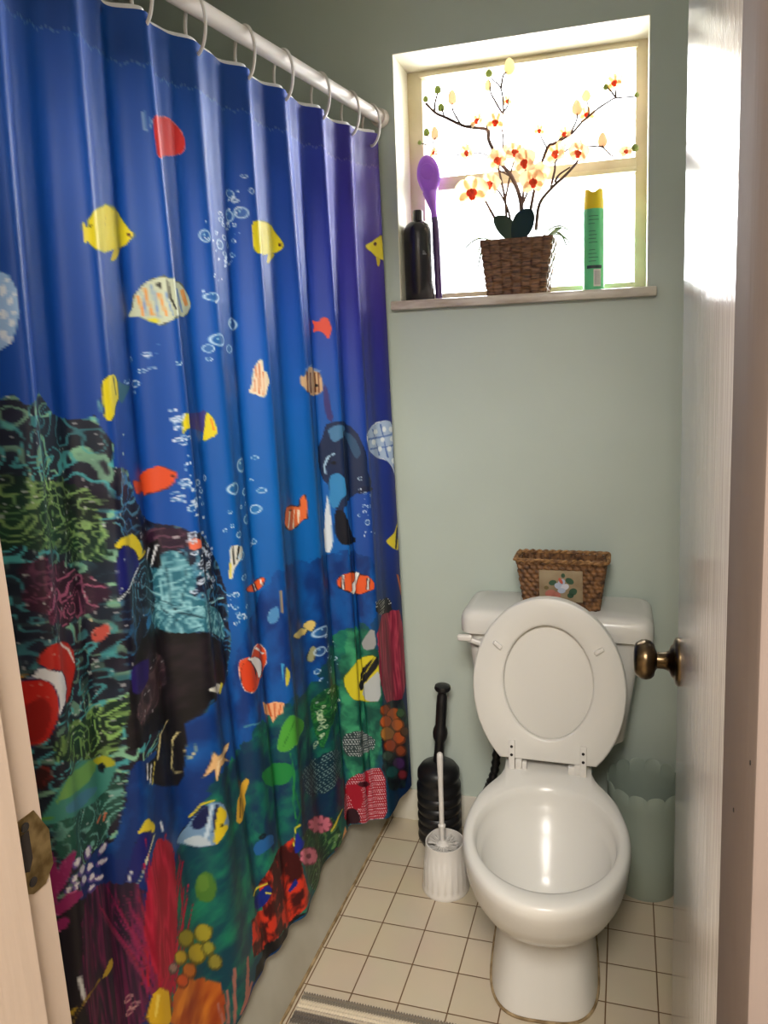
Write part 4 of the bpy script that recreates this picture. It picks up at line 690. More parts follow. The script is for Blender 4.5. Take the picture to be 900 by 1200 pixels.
["p",[150,24,20],[-450,1126,-442,1122,-437,1118,-432,1118,-430,1122,-426,1129,-424,1135,-424,1140,-425,1148,-429,1162,-432,1166,-434,1175,-437,1178,-442,1182,-446,1184,-449,1185,-452,1184,-456,1181,-459,1179,-461,1170,-461,1162,-459,1148,-458,1140,-454,1131]],
["p",[230,170,160],[-259,1074,-253,1069,-248,1065,-242,1060,-237,1064,-236,1069,-237,1074,-243,1079,-246,1085,-254,1087,-258,1087,-259,1078,-259,1074,-260,1074,-261,1078,-258,1087,-253,1087,-246,1087,-242,1082,-236,1074,-235,1069,-237,1060,-241,1060,-249,1064,-253,1065,-260,1072]],
["p",[205,86,74],[-259,1074,-253,1065,-248,1065,-242,1060,-237,1064,-236,1068,-237,1074,-242,1082,-246,1087,-254,1088,-258,1087,-261,1078]],
["p",[30,10,10],[-254,1075,-254,1078,-256,1078,-257,1074,-256,1074,-254,1074]],
["p",[220,210,170],[-262,1047,-256,1056,-256,1056,-258,1047]],
["p",[30,70,60],[-444,1294,-437,1280,-430,1267,-424,1258,-414,1252,-402,1245,-363,1254,-331,1258,-299,1267,-274,1276,-258,1280,-253,1285,-248,1294,-246,1302,-248,1311,-252,1322,-264,1338,-282,1340,-331,1329,-373,1316,-418,1302,-430,1307,-442,1308,-446,1307,-449,1302,-444,1294,-445,1291,-450,1302,-447,1309,-440,1311,-429,1307,-415,1307,-366,1321,-331,1329,-280,1342,-262,1338,-251,1324,-247,1311,-246,1302,-246,1294,-251,1285,-258,1280,-272,1276,-300,1266,-334,1254,-370,1250,-403,1245,-416,1250,-424,1258,-430,1267,-438,1280,-445,1291]],
["p",[64,138,128],[-445,1294,-437,1280,-429,1267,-424,1258,-416,1250,-403,1245,-363,1254,-334,1254,-299,1267,-274,1276,-258,1280,-251,1285,-246,1294,-246,1302,-248,1311,-252,1322,-262,1338,-282,1340,-333,1329,-366,1321,-416,1305,-429,1307,-442,1311,-446,1309,-450,1302]],
["p",[112,168,92],[-426,1272,-418,1258,-411,1250,-402,1245,-373,1254,-344,1263,-333,1263,-322,1263,-312,1263,-288,1275,-277,1280,-277,1280,-275,1285,-282,1289,-286,1294,-303,1291,-317,1294,-336,1294,-352,1294,-393,1277,-410,1276,-424,1276,-428,1280,-429,1276]],
["p",[176,176,40],[-278,1276,-258,1280,-251,1285,-246,1294,-246,1298,-251,1302,-257,1300,-270,1294,-280,1285,-293,1272]],
["p",[70,128,160],[-398,1285,-360,1298,-339,1302,-328,1302,-315,1307,-294,1316,-286,1320,-285,1324,-294,1324,-322,1320,-331,1322,-344,1324,-358,1320,-397,1302,-406,1300,-411,1298,-414,1298,-416,1289,-416,1289,-411,1285]],
["p",[20,40,50],[-259,1298,-262,1302,-264,1307,-269,1305,-274,1302,-275,1298,-277,1294,-275,1289,-270,1289,-265,1289,-262,1291,-262,1294]],
["p",[8,10,16],[-262,1298,-262,1298,-264,1302,-265,1302,-269,1298,-272,1298,-272,1294,-270,1294,-269,1294,-265,1294,-264,1294,-262,1298]],
["p",[90,150,60],[-449,1302,-434,1302,-434,1298,-448,1298]],
["p",[13,12,20],[-159,1332,-152,1320,-144,1313,-130,1311,-109,1320,-96,1320,-86,1320,-77,1324,-74,1342,-74,1361,-75,1382,-78,1395,-80,1410,-83,1426,-86,1443,-97,1452,-130,1419,-153,1396,-173,1373,-186,1355,-197,1338,-198,1329,-193,1322,-182,1327,-166,1333]],
["p",[212,200,140],[-154,1346,-148,1335,-141,1324,-135,1313,-114,1320,-98,1320,-102,1316,-118,1316,-142,1307,-148,1319,-153,1331,-158,1342]],
["p",[212,200,140],[-84,1351,-98,1360,-99,1377,-104,1390,-109,1404,-98,1426,-86,1434,-85,1434,-99,1421,-104,1408,-100,1395,-97,1379,-94,1364,-82,1355]],
["p",[212,200,140],[-78,1395,-74,1377,-66,1386,-68,1402,-74,1412,-80,1401,-78,1395,-80,1395,-80,1401,-74,1417,-66,1404,-66,1386,-74,1377,-80,1395]],
["p",[225,230,235],[-192,1320,-194,1333,-197,1346,-192,1351,-189,1338,-186,1324]],
["p",[210,195,90],[-166,1338,-170,1349,-176,1360,-181,1368,-176,1373,-173,1362,-168,1351,-162,1342]],
["p",[225,230,235],[-178,1333,-182,1346,-189,1360,-182,1364,-179,1351,-173,1338]],
["p",[20,30,50],[-114,1542,-98,1540,-86,1536,-77,1527,-70,1522,-61,1518,-53,1518,-44,1527,-37,1538,-26,1562,-19,1580,-21,1588,-28,1591,-40,1597,-48,1602,-59,1604,-66,1602,-78,1593,-87,1584,-96,1571,-107,1558,-118,1544,-115,1540,-118,1536,-123,1540,-107,1559,-98,1571,-86,1588,-78,1595,-66,1604,-58,1606,-47,1603,-38,1599,-24,1597,-18,1593,-13,1584,-21,1566,-34,1538,-43,1525,-53,1518,-60,1518,-70,1518,-78,1524,-88,1536,-99,1536,-117,1538]],
["p",[112,146,180],[-117,1538,-98,1540,-88,1536,-77,1527,-70,1522,-60,1518,-53,1518,-43,1527,-34,1540,-26,1562,-21,1575,-18,1593,-24,1597,-38,1599,-47,1603,-57,1606,-66,1602,-78,1595,-87,1584,-98,1571,-107,1559,-122,1540]],
["p",[14,24,72],[-84,1536,-76,1527,-70,1522,-62,1520,-61,1527,-63,1550,-69,1558,-76,1558,-81,1555,-86,1544]],
["p",[16,26,70],[-49,1525,-46,1531,-46,1540,-50,1562,-54,1575,-60,1580,-58,1571,-57,1553,-54,1536]],
["p",[190,210,225],[-57,1521,-61,1536,-65,1553,-69,1569,-73,1584,-68,1588,-64,1575,-60,1558,-58,1540,-53,1524]],
["p",[180,195,205],[-102,1558,-83,1566,-76,1571,-68,1584,-65,1593,-64,1602,-68,1599,-78,1593,-87,1584,-101,1564]],
["p",[216,190,36],[-42,1536,-29,1558,-27,1571,-39,1575,-40,1580,-29,1588,-26,1597,-38,1599,-47,1603,-57,1606,-60,1597,-56,1575,-53,1558,-48,1536]],
["p",[200,185,40],[-86,1527,-76,1522,-69,1514,-50,1518,-50,1514,-69,1509,-78,1518,-88,1522]],
["p",[20,20,10],[-40,1580,-45,1580,-48,1575,-45,1575,-46,1571,-44,1572]],
["p",[206,160,50],[30,1613,37,1597,46,1584,80,1575,118,1566,133,1562,141,1566,141,1573,130,1588,118,1599,119,1618,104,1632,54,1637,38,1637,25,1626]],
["p",[120,90,30],[59,1584,51,1604,42,1624,51,1628,57,1608,78,1593]],
["p",[216,196,50],[-226,1421,-213,1408,-203,1410,-186,1434,-182,1443,-187,1448,-200,1439,-216,1430,-221,1426,-226,1426]],
["p",[10,10,30],[-234,1443,-226,1430,-216,1428,-199,1437,-194,1448,-200,1458,-211,1470,-221,1474,-226,1487,-236,1498,-245,1509,-250,1514,-251,1514,-250,1496,-246,1487,-243,1474,-240,1461,-234,1443,-234,1441,-240,1461,-243,1474,-247,1485,-251,1497,-253,1514,-250,1514,-244,1509,-235,1500,-224,1487,-218,1478,-210,1470,-197,1461,-191,1450,-200,1434,-218,1426,-226,1430,-234,1441]],
["p",[18,26,104],[-234,1443,-226,1430,-218,1426,-199,1437,-191,1450,-200,1458,-210,1470,-219,1478,-226,1487,-235,1500,-245,1509,-250,1514,-253,1514,-251,1497,-247,1485,-243,1474,-240,1461]],
["p",[205,205,170],[-191,1450,-202,1456,-210,1465,-219,1474,-224,1487,-229,1500,-240,1514,-238,1514,-227,1500,-221,1487,-214,1478,-208,1467,-197,1459,-184,1456]],
["p",[215,220,225],[-242,1483,-247,1496,-253,1514,-251,1514,-245,1500,-239,1483]],
["p",[225,230,235],[-169,1446,-165,1470,-159,1475,-163,1452]],
["p",[210,120,90],[-301,1374,-281,1371,-270,1368,-280,1382,-275,1385,-266,1373,-289,1367,-310,1368]],
["p",[22,16,30],[-442,1452,-432,1443,-421,1434,-406,1434,-373,1452,-342,1474,-317,1492,-287,1515,-282,1531,-274,1549,-270,1562,-266,1580,-266,1593,-269,1606,-269,1619,-270,1632,-271,1646,-271,1659,-271,1672,-274,1685,-275,1696,-290,1698,-307,1694,-323,1694,-336,1697,-362,1679,-398,1650,-417,1641,-431,1635,-444,1632,-451,1618,-460,1602,-468,1586,-466,1575,-464,1566,-462,1553,-461,1544,-459,1531,-457,1521,-456,1509,-455,1497,-451,1487,-449,1474,-445,1465]],
["t",[34,18,46],[-381,1448,-328,1458,-273,1487,-253,1500,-238,1511,-232,1540,-227,1571,-228,1593,-229,1615,-229,1637,-230,1661,-230,1685,-231,1705,-245,1725,-258,1747,-291,1725,-336,1694,-384,1661,-407,1624,-420,1597,-419,1577,-416,1558,-414,1540,-413,1522,-411,1505,-407,1487,-397,1465],8,"lines",[120,30,80]],
["p",[110,39,67],[-212,1736,-226,1703,-237,1676,-246,1650,-256,1628,-266,1602,-278,1575,-306,1536,-326,1505,-330,1500,-309,1536,-283,1574,-267,1602,-258,1628,-248,1650,-240,1676,-230,1703,-218,1732]],
["p",[140,33,65],[-224,1707,-234,1681,-242,1659,-250,1632,-258,1610,-269,1584,-285,1556,-310,1518,-330,1487,-331,1487,-314,1516,-287,1555,-272,1584,-261,1610,-252,1634,-245,1659,-237,1681,-228,1707]],
["p",[145,28,82],[-184,1747,-205,1707,-222,1676,-236,1652,-246,1632,-256,1610,-266,1588,-281,1562,-309,1522,-330,1492,-331,1492,-314,1521,-285,1561,-270,1588,-259,1610,-248,1632,-237,1653,-226,1676,-208,1707,-187,1747]],
["p",[130,37,82],[-221,1729,-230,1703,-238,1676,-246,1654,-254,1632,-262,1608,-271,1584,-288,1553,-310,1518,-314,1516,-291,1551,-274,1584,-264,1610,-256,1632,-250,1654,-242,1676,-234,1703,-225,1729]],
["p",[142,21,76],[-176,1791,-192,1748,-210,1706,-223,1672,-233,1646,-242,1619,-250,1593,-255,1571,-262,1544,-274,1518,-286,1490,-291,1487,-275,1518,-266,1544,-258,1571,-251,1594,-244,1619,-236,1646,-226,1672,-214,1703,-198,1742,-181,1786]],
["p",[124,37,77],[-202,1751,-222,1712,-235,1685,-246,1657,-256,1632,-264,1610,-274,1584,-291,1551,-314,1516,-318,1514,-296,1549,-279,1580,-264,1610,-258,1632,-246,1659,-237,1683,-225,1712,-210,1747]],
["p",[131,38,89],[-192,1760,-210,1723,-222,1694,-233,1668,-240,1646,-248,1624,-256,1602,-265,1580,-277,1553,-281,1552,-267,1575,-258,1602,-250,1624,-242,1646,-235,1668,-225,1694,-214,1720,-198,1756]],
["p",[138,23,87],[-203,1725,-217,1691,-227,1663,-236,1641,-244,1617,-252,1593,-259,1571,-269,1549,-284,1520,-286,1518,-270,1549,-262,1571,-253,1593,-246,1619,-238,1641,-231,1663,-221,1690,-208,1720]],
["p",[142,20,69],[-189,1773,-205,1734,-215,1703,-226,1676,-234,1654,-241,1628,-245,1606,-250,1584,-255,1564,-261,1544,-265,1522,-267,1522,-262,1544,-256,1566,-252,1586,-247,1608,-242,1628,-236,1652,-229,1676,-221,1703,-209,1731,-194,1769]],
["p",[145,16,73],[-182,1757,-198,1716,-212,1681,-224,1654,-232,1628,-242,1602,-250,1580,-262,1553,-274,1529,-274,1529,-262,1553,-252,1580,-244,1604,-235,1628,-225,1654,-215,1681,-203,1713,-189,1751]],
["p",[119,24,85],[-187,1764,-199,1727,-211,1692,-218,1663,-226,1637,-234,1608,-242,1584,-250,1558,-258,1536,-258,1533,-251,1559,-245,1584,-237,1610,-228,1637,-223,1661,-216,1690,-205,1720,-195,1756]],
["p",[145,37,90],[-174,1791,-189,1749,-206,1707,-221,1672,-232,1641,-241,1615,-250,1588,-258,1562,-269,1537,-270,1536,-259,1562,-252,1588,-243,1615,-234,1641,-223,1672,-213,1703,-194,1747,-179,1786]],
["p",[140,34,80],[-157,1816,-170,1776,-184,1734,-200,1694,-215,1660,-227,1632,-234,1610,-239,1584,-243,1562,-249,1542,-253,1522,-255,1520,-250,1540,-245,1566,-240,1584,-235,1606,-230,1632,-219,1659,-204,1691,-189,1731,-174,1771,-163,1808]],
["p",[117,37,77],[-219,1729,-223,1703,-227,1676,-230,1650,-234,1624,-238,1599,-242,1575,-246,1549,-249,1525,-250,1527,-246,1549,-242,1575,-238,1602,-235,1624,-234,1650,-230,1672,-227,1698,-226,1725]],
["p",[140,38,75],[-174,1791,-189,1751,-206,1707,-222,1672,-232,1646,-238,1619,-245,1593,-250,1571,-254,1549,-255,1549,-250,1571,-246,1595,-240,1619,-235,1646,-225,1672,-213,1703,-194,1747,-179,1786]],
["p",[145,28,68],[-193,1769,-198,1740,-203,1713,-209,1685,-214,1659,-223,1630,-230,1606,-235,1580,-240,1556,-242,1558,-237,1580,-231,1604,-225,1630,-217,1659,-214,1681,-207,1709,-204,1736,-198,1764]],
["p",[149,26,85],[-236,1707,-237,1683,-240,1659,-243,1637,-246,1610,-246,1588,-248,1566,-248,1540,-250,1518,-250,1518,-250,1540,-249,1564,-249,1586,-248,1610,-246,1634,-243,1659,-242,1681,-238,1707]],
["p",[144,24,83],[-190,1729,-207,1684,-220,1646,-229,1615,-236,1586,-242,1560,-250,1531,-250,1531,-245,1558,-237,1587,-230,1615,-222,1646,-211,1681,-196,1723]],
["p",[139,19,71],[-200,1745,-206,1713,-214,1681,-218,1654,-225,1624,-229,1597,-235,1571,-240,1544,-245,1518,-246,1518,-240,1544,-237,1571,-231,1597,-227,1624,-222,1650,-218,1679,-213,1707,-204,1739]],
["p",[116,38,62],[-216,1725,-218,1698,-221,1672,-222,1646,-225,1619,-228,1593,-229,1571,-232,1544,-234,1520,-236,1519,-234,1544,-232,1571,-229,1593,-227,1619,-226,1646,-225,1668,-223,1694,-221,1720]],
["p",[127,28,77],[-220,1725,-224,1698,-227,1672,-231,1643,-234,1615,-234,1593,-235,1568,-235,1542,-235,1518,-236,1518,-236,1543,-236,1566,-237,1588,-237,1615,-234,1641,-230,1668,-227,1694,-225,1725]],
["p",[173,15,58],[-181,1751,-189,1719,-195,1690,-205,1657,-214,1628,-222,1602,-225,1580,-231,1553,-235,1531,-236,1531,-232,1553,-227,1580,-222,1602,-216,1628,-210,1654,-200,1685,-193,1716,-186,1747]],
["p",[181,28,57],[-193,1748,-198,1716,-204,1687,-210,1657,-215,1628,-214,1606,-216,1580,-218,1555,-219,1531,-220,1531,-221,1553,-218,1580,-219,1602,-218,1628,-214,1654,-209,1682,-205,1712,-198,1742]],
["p",[181,15,50],[-192,1769,-194,1745,-195,1720,-197,1697,-198,1672,-201,1646,-202,1624,-206,1599,-210,1574,-216,1549,-219,1527,-221,1503,-225,1478,-226,1478,-222,1505,-220,1527,-218,1549,-215,1571,-210,1597,-209,1619,-206,1643,-203,1668,-205,1688,-203,1712,-201,1736,-198,1760]],
["p",[172,17,64],[-215,1729,-212,1707,-209,1685,-205,1663,-202,1641,-195,1624,-202,1591,-210,1560,-214,1531,-218,1505,-221,1478,-224,1478,-219,1505,-216,1531,-213,1558,-207,1587,-201,1617,-206,1637,-210,1659,-213,1681,-216,1703,-220,1725]],
["p",[153,24,57],[-243,1683,-240,1663,-237,1641,-233,1624,-230,1602,-225,1584,-222,1562,-221,1540,-218,1522,-214,1500,-212,1478,-213,1478,-218,1500,-219,1518,-223,1540,-225,1562,-228,1582,-231,1602,-235,1619,-239,1641,-242,1661,-246,1681]],
["p",[181,19,46],[-234,1690,-232,1672,-232,1648,-229,1628,-227,1606,-227,1584,-222,1566,-219,1544,-218,1522,-213,1505,-210,1483,-211,1483,-216,1500,-219,1522,-222,1544,-226,1562,-229,1584,-230,1606,-232,1628,-234,1646,-236,1668,-237,1690]],
["p",[159,25,60],[-209,1749,-209,1728,-207,1705,-207,1684,-205,1663,-205,1641,-203,1619,-205,1597,-205,1575,-208,1549,-210,1527,-210,1505,-211,1483,-213,1461,-214,1439,-217,1434,-214,1461,-213,1483,-211,1505,-213,1522,-211,1549,-210,1571,-210,1593,-210,1615,-210,1637,-210,1659,-214,1676,-214,1698,-215,1720,-216,1742]],
["p",[161,21,64],[-213,1729,-212,1707,-209,1687,-209,1665,-206,1646,-206,1626,-205,1605,-201,1585,-201,1564,-201,1543,-198,1522,-196,1503,-194,1483,-198,1478,-200,1500,-202,1520,-203,1540,-205,1560,-206,1581,-208,1602,-210,1622,-211,1643,-213,1663,-214,1682,-218,1703,-218,1725]],
["p",[184,16,53],[-171,1756,-173,1729,-171,1709,-173,1685,-171,1663,-173,1639,-171,1619,-171,1595,-169,1575,-170,1551,-170,1530,-168,1509,-166,1487,-171,1483,-171,1505,-171,1527,-173,1549,-173,1571,-174,1593,-175,1615,-177,1634,-176,1659,-176,1681,-178,1703,-178,1725,-178,1747]],
["p",[163,33,61],[-198,1751,-199,1727,-200,1703,-202,1676,-205,1650,-205,1628,-206,1602,-205,1580,-201,1561,-197,1540,-192,1522,-188,1503,-187,1480,-189,1478,-193,1497,-198,1516,-202,1536,-205,1556,-209,1575,-213,1597,-210,1624,-209,1648,-208,1672,-206,1696,-207,1719,-205,1745]],
["p",[159,32,62],[-206,1756,-207,1732,-203,1713,-203,1690,-201,1669,-201,1646,-200,1625,-198,1604,-195,1585,-190,1566,-185,1551,-181,1531,-178,1514,-171,1496,-169,1477,-171,1474,-174,1493,-181,1509,-183,1528,-189,1547,-195,1562,-202,1580,-204,1599,-205,1621,-206,1641,-208,1663,-210,1685,-210,1707,-211,1729,-211,1751]],
["p",[170,31,54],[-210,1751,-204,1732,-197,1714,-190,1696,-186,1676,-178,1659,-173,1639,-173,1613,-173,1588,-173,1562,-172,1539,-171,1514,-171,1487,-173,1486,-174,1509,-176,1534,-175,1561,-176,1584,-176,1610,-177,1634,-184,1652,-189,1672,-195,1691,-203,1707,-209,1728,-214,1747]],
["p",[168,31,54],[-218,1738,-214,1716,-211,1694,-210,1670,-206,1648,-203,1626,-198,1606,-193,1587,-189,1566,-183,1546,-180,1525,-174,1505,-169,1484,-171,1483,-179,1500,-182,1522,-189,1540,-192,1562,-197,1583,-203,1602,-207,1624,-210,1646,-214,1668,-217,1690,-219,1712,-222,1734]],
["p",[181,32,52],[-214,1725,-209,1704,-210,1681,-206,1661,-202,1640,-198,1619,-195,1597,-189,1582,-181,1566,-174,1549,-170,1530,-164,1509,-158,1492,-160,1490,-165,1509,-171,1527,-180,1542,-187,1558,-193,1577,-200,1593,-203,1615,-207,1635,-210,1657,-214,1676,-216,1698,-219,1720]],
["p",[162,31,57],[-200,1738,-201,1712,-195,1694,-194,1670,-191,1649,-187,1628,-186,1604,-179,1585,-177,1562,-168,1547,-163,1527,-160,1505,-154,1485,-158,1478,-162,1503,-169,1521,-174,1540,-178,1562,-184,1580,-192,1597,-192,1622,-197,1641,-200,1663,-201,1687,-204,1709,-210,1729]],
["p",[153,33,48],[-187,1760,-184,1741,-181,1722,-182,1698,-178,1681,-176,1661,-174,1641,-168,1624,-162,1609,-158,1591,-152,1575,-146,1559,-137,1546,-139,1544,-147,1558,-154,1572,-160,1588,-167,1602,-172,1619,-178,1637,-179,1657,-182,1676,-186,1694,-189,1712,-192,1731,-194,1753]],
["p",[161,15,58],[-194,1753,-190,1734,-186,1717,-182,1698,-177,1681,-173,1662,-168,1646,-162,1628,-160,1606,-154,1588,-146,1575,-140,1558,-133,1541,-138,1536,-144,1553,-151,1569,-156,1586,-162,1604,-168,1621,-173,1639,-178,1654,-181,1676,-187,1693,-191,1710,-198,1725,-203,1742]],
["p",[166,18,60],[-174,1764,-167,1747,-158,1732,-150,1716,-139,1704,-130,1690,-126,1665,-123,1641,-122,1615,-120,1588,-117,1565,-118,1562,-123,1584,-125,1610,-130,1632,-131,1659,-136,1681,-146,1694,-154,1712,-164,1725,-171,1742,-181,1756]],
["p",[169,17,62],[-213,1720,-202,1706,-190,1694,-181,1681,-169,1672,-160,1656,-154,1639,-142,1628,-132,1615,-118,1607,-107,1593,-112,1588,-123,1602,-137,1609,-146,1624,-155,1637,-165,1650,-174,1663,-184,1676,-195,1687,-207,1701,-216,1716]],
["p",[154,24,53],[-210,1742,-204,1726,-197,1712,-190,1698,-186,1681,-178,1668,-173,1650,-165,1637,-157,1624,-149,1610,-138,1600,-126,1593,-114,1584,-117,1580,-133,1584,-142,1594,-152,1606,-160,1619,-170,1632,-176,1646,-181,1663,-189,1676,-197,1690,-204,1704,-210,1720,-217,1737]],
["p",[173,15,53],[-181,1750,-174,1729,-170,1707,-162,1690,-156,1668,-150,1647,-142,1628,-134,1610,-126,1593,-130,1588,-138,1606,-146,1624,-152,1646,-160,1663,-168,1681,-173,1703,-179,1723,-189,1740]],
["p",[168,15,60],[-179,1747,-173,1731,-166,1716,-158,1703,-150,1690,-144,1672,-134,1663,-122,1654,-115,1637,-118,1632,-128,1646,-136,1659,-146,1671,-155,1682,-162,1697,-170,1712,-179,1723,-186,1738]],
["p",[163,15,56],[-211,1742,-194,1738,-175,1738,-160,1734,-144,1729,-130,1725,-118,1716,-109,1703,-100,1687,-101,1685,-110,1701,-123,1709,-136,1716,-147,1725,-165,1725,-181,1729,-200,1729,-217,1737]],
["p",[180,14,60],[-213,1710,-195,1704,-178,1701,-162,1697,-146,1694,-136,1681,-122,1675,-113,1659,-103,1646,-106,1641,-114,1659,-126,1668,-138,1678,-150,1685,-166,1690,-182,1694,-202,1696,-217,1704]],
["p",[181,24,57],[-217,1729,-200,1720,-185,1716,-171,1707,-157,1701,-146,1690,-131,1685,-118,1676,-109,1663,-110,1659,-122,1672,-136,1676,-149,1685,-162,1694,-174,1703,-190,1707,-206,1713,-221,1725]],
["t",[150,14,44],[-221,1509,-210,1489,-199,1472,-179,1470,-150,1496,-138,1522,-136,1558,-141,1593,-142,1615,-147,1632,-149,1654,-154,1672,-160,1687,-168,1703,-176,1719,-192,1716,-214,1687,-227,1659,-229,1637,-232,1615,-234,1580,-230,1562,-227,1540],3,"lines",[196,40,70]],
["p",[190,90,140],[-442,1404,-438,1395,-435,1382,-427,1368,-416,1360,-408,1360,-403,1364,-405,1368,-414,1382,-422,1390,-432,1408,-437,1412,-442,1412,-442,1404,-443,1404,-443,1412,-437,1415,-431,1409,-421,1395,-414,1382,-405,1368,-400,1364,-408,1357,-418,1360,-428,1368,-436,1382,-438,1390,-443,1404]],
["p",[146,34,98],[-443,1404,-438,1390,-435,1382,-428,1368,-416,1360,-408,1360,-400,1364,-405,1368,-414,1382,-422,1395,-431,1409,-437,1415,-443,1412]],
["p",[190,90,140],[-443,1434,-434,1426,-423,1421,-406,1421,-397,1426,-392,1434,-403,1434,-421,1439,-429,1443,-438,1443,-443,1443,-446,1443,-443,1434,-445,1434,-446,1443,-443,1448,-438,1448,-430,1443,-422,1439,-404,1434,-388,1437,-395,1426,-410,1417,-426,1418,-435,1426,-445,1434]],
["p",[146,34,98],[-445,1434,-434,1426,-426,1418,-406,1421,-394,1427,-392,1434,-404,1434,-421,1439,-429,1443,-438,1448,-443,1443,-446,1443]],
["p",[190,90,140],[-443,1351,-440,1351,-438,1364,-437,1377,-436,1395,-438,1415,-442,1426,-444,1437,-445,1426,-445,1411,-445,1398,-445,1386,-444,1370,-442,1351,-443,1351,-446,1370,-445,1385,-445,1398,-446,1410,-446,1426,-443,1439,-440,1426,-437,1415,-435,1395,-436,1377,-437,1364,-439,1351,-443,1351]],
["p",[146,34,98],[-443,1351,-439,1351,-437,1364,-436,1377,-436,1395,-438,1415,-440,1426,-443,1439,-445,1426,-445,1411,-445,1398,-445,1385,-446,1370]],
["p",[190,90,140],[-442,1456,-433,1452,-428,1452,-426,1456,-426,1461,-433,1465,-437,1470,-442,1471,-443,1470,-446,1461,-442,1456,-443,1456,-446,1461,-445,1470,-442,1474,-437,1470,-432,1470,-426,1461,-426,1456,-428,1452,-434,1452,-443,1456]],
["p",[146,34,98],[-443,1456,-433,1452,-428,1452,-426,1456,-426,1461,-432,1470,-437,1470,-442,1471,-445,1470,-446,1461]],
["p",[190,90,140],[-435,1386,-427,1373,-425,1368,-423,1373,-426,1377,-430,1395,-432,1399,-435,1395,-435,1386,-436,1386,-436,1395,-434,1399,-430,1395,-424,1377,-422,1373,-425,1367,-429,1373,-436,1386]],
["p",[146,34,98],[-435,1386,-429,1373,-425,1368,-423,1373,-424,1377,-430,1395,-434,1399,-436,1395]],
["p",[92,70,150],[-274,1421,-272,1426,-277,1428,-283,1430,-298,1426,-313,1420,-318,1417,-317,1414,-312,1412,-305,1410,-293,1412,-278,1419]],
["p",[228,226,236],[-275,1421,-277,1421,-278,1426,-282,1428,-293,1426,-304,1421,-308,1418,-312,1412,-306,1412,-297,1414,-288,1417,-280,1418]],
["p",[92,70,150],[-335,1390,-332,1395,-333,1399,-336,1404,-338,1408,-346,1408,-354,1404,-358,1399,-358,1395,-354,1390,-346,1390,-343,1386]],
["p",[228,226,236],[-336,1390,-338,1390,-337,1395,-337,1399,-339,1404,-344,1404,-349,1402,-350,1399,-352,1395,-350,1390,-344,1390,-339,1390]],
["p",[92,70,150],[-279,1443,-278,1448,-285,1448,-298,1443,-313,1436,-320,1434,-326,1430,-326,1426,-320,1426,-312,1426,-294,1434,-284,1439]],
["p",[228,226,236],[-279,1443,-278,1448,-283,1448,-294,1443,-304,1439,-316,1431,-320,1430,-320,1426,-314,1427,-304,1430,-290,1439,-284,1442]],
["p",[92,70,150],[-361,1406,-358,1410,-360,1412,-363,1417,-378,1412,-391,1407,-398,1404,-402,1399,-402,1395,-396,1393,-384,1395,-373,1399]],
["p",[228,226,236],[-366,1404,-362,1408,-360,1412,-365,1412,-371,1412,-386,1406,-389,1404,-394,1399,-397,1395,-393,1393,-384,1395,-373,1399]],
["p",[92,70,150],[-334,1417,-331,1421,-333,1426,-338,1426,-342,1430,-347,1430,-354,1427,-359,1421,-356,1420,-352,1417,-346,1414,-338,1417]],
["p",[228,226,236],[-336,1417,-336,1417,-333,1426,-336,1426,-341,1426,-347,1426,-349,1426,-352,1421,-353,1419,-349,1417,-346,1414,-338,1417]],
["p",[92,70,150],[-299,1461,-302,1461,-310,1459,-321,1456,-330,1452,-338,1448,-342,1443,-339,1443,-334,1443,-326,1443,-317,1448,-304,1456]],
["p",[228,226,236],[-299,1461,-305,1459,-309,1459,-318,1456,-326,1452,-331,1449,-333,1448,-334,1443,-326,1448,-322,1448,-314,1451,-307,1453]],
["p",[92,70,150],[-405,1395,-402,1399,-406,1399,-408,1404,-411,1408,-416,1406,-418,1404,-419,1404,-418,1399,-416,1395,-413,1393,-406,1395]],
["p",[228,226,236],[-405,1395,-403,1399,-406,1399,-405,1404,-410,1404,-413,1404,-416,1404,-416,1399,-414,1399,-413,1395,-411,1395,-406,1395]],
["p",[92,70,150],[-363,1421,-355,1430,-357,1433,-360,1434,-366,1434,-384,1426,-394,1421,-398,1417,-397,1412,-393,1411,-387,1410,-373,1417]],
["p",[228,226,236],[-363,1423,-359,1427,-358,1430,-361,1431,-366,1432,-378,1426,-384,1421,-389,1417,-389,1414,-387,1412,-382,1412,-366,1421]],
["p",[92,70,150],[-335,1434,-330,1440,-331,1443,-334,1448,-341,1448,-350,1443,-350,1443,-357,1436,-355,1434,-350,1433,-343,1432,-336,1434]],
["p",[228,226,236],[-335,1434,-333,1439,-331,1443,-336,1443,-341,1443,-344,1443,-350,1439,-350,1439,-347,1437,-344,1434,-340,1434,-336,1434]],
["p",[92,70,150],[-389,1377,-379,1386,-381,1390,-395,1386,-405,1386,-408,1386,-411,1386,-413,1382,-414,1377,-410,1373,-403,1373,-397,1373]],
["p",[228,226,236],[-387,1379,-379,1386,-389,1384,-395,1385,-400,1386,-406,1382,-409,1382,-409,1382,-410,1377,-405,1375,-403,1373,-395,1374]],
["p",[92,70,150],[-418,1408,-416,1412,-418,1414,-419,1417,-424,1417,-426,1417,-429,1417,-429,1416,-428,1412,-426,1408,-422,1408,-420,1408]],
["p",[228,226,236],[-418,1408,-418,1412,-418,1412,-419,1412,-422,1417,-424,1417,-426,1414,-426,1412,-426,1412,-424,1408,-422,1408,-420,1408]],
["p",[92,70,150],[-336,1452,-333,1456,-333,1461,-339,1461,-347,1461,-357,1456,-360,1452,-365,1448,-360,1448,-352,1448,-344,1448,-336,1452]],
["p",[228,226,236],[-336,1452,-333,1456,-336,1456,-341,1456,-346,1456,-349,1456,-350,1456,-355,1451,-350,1451,-349,1448,-341,1452,-338,1452]],
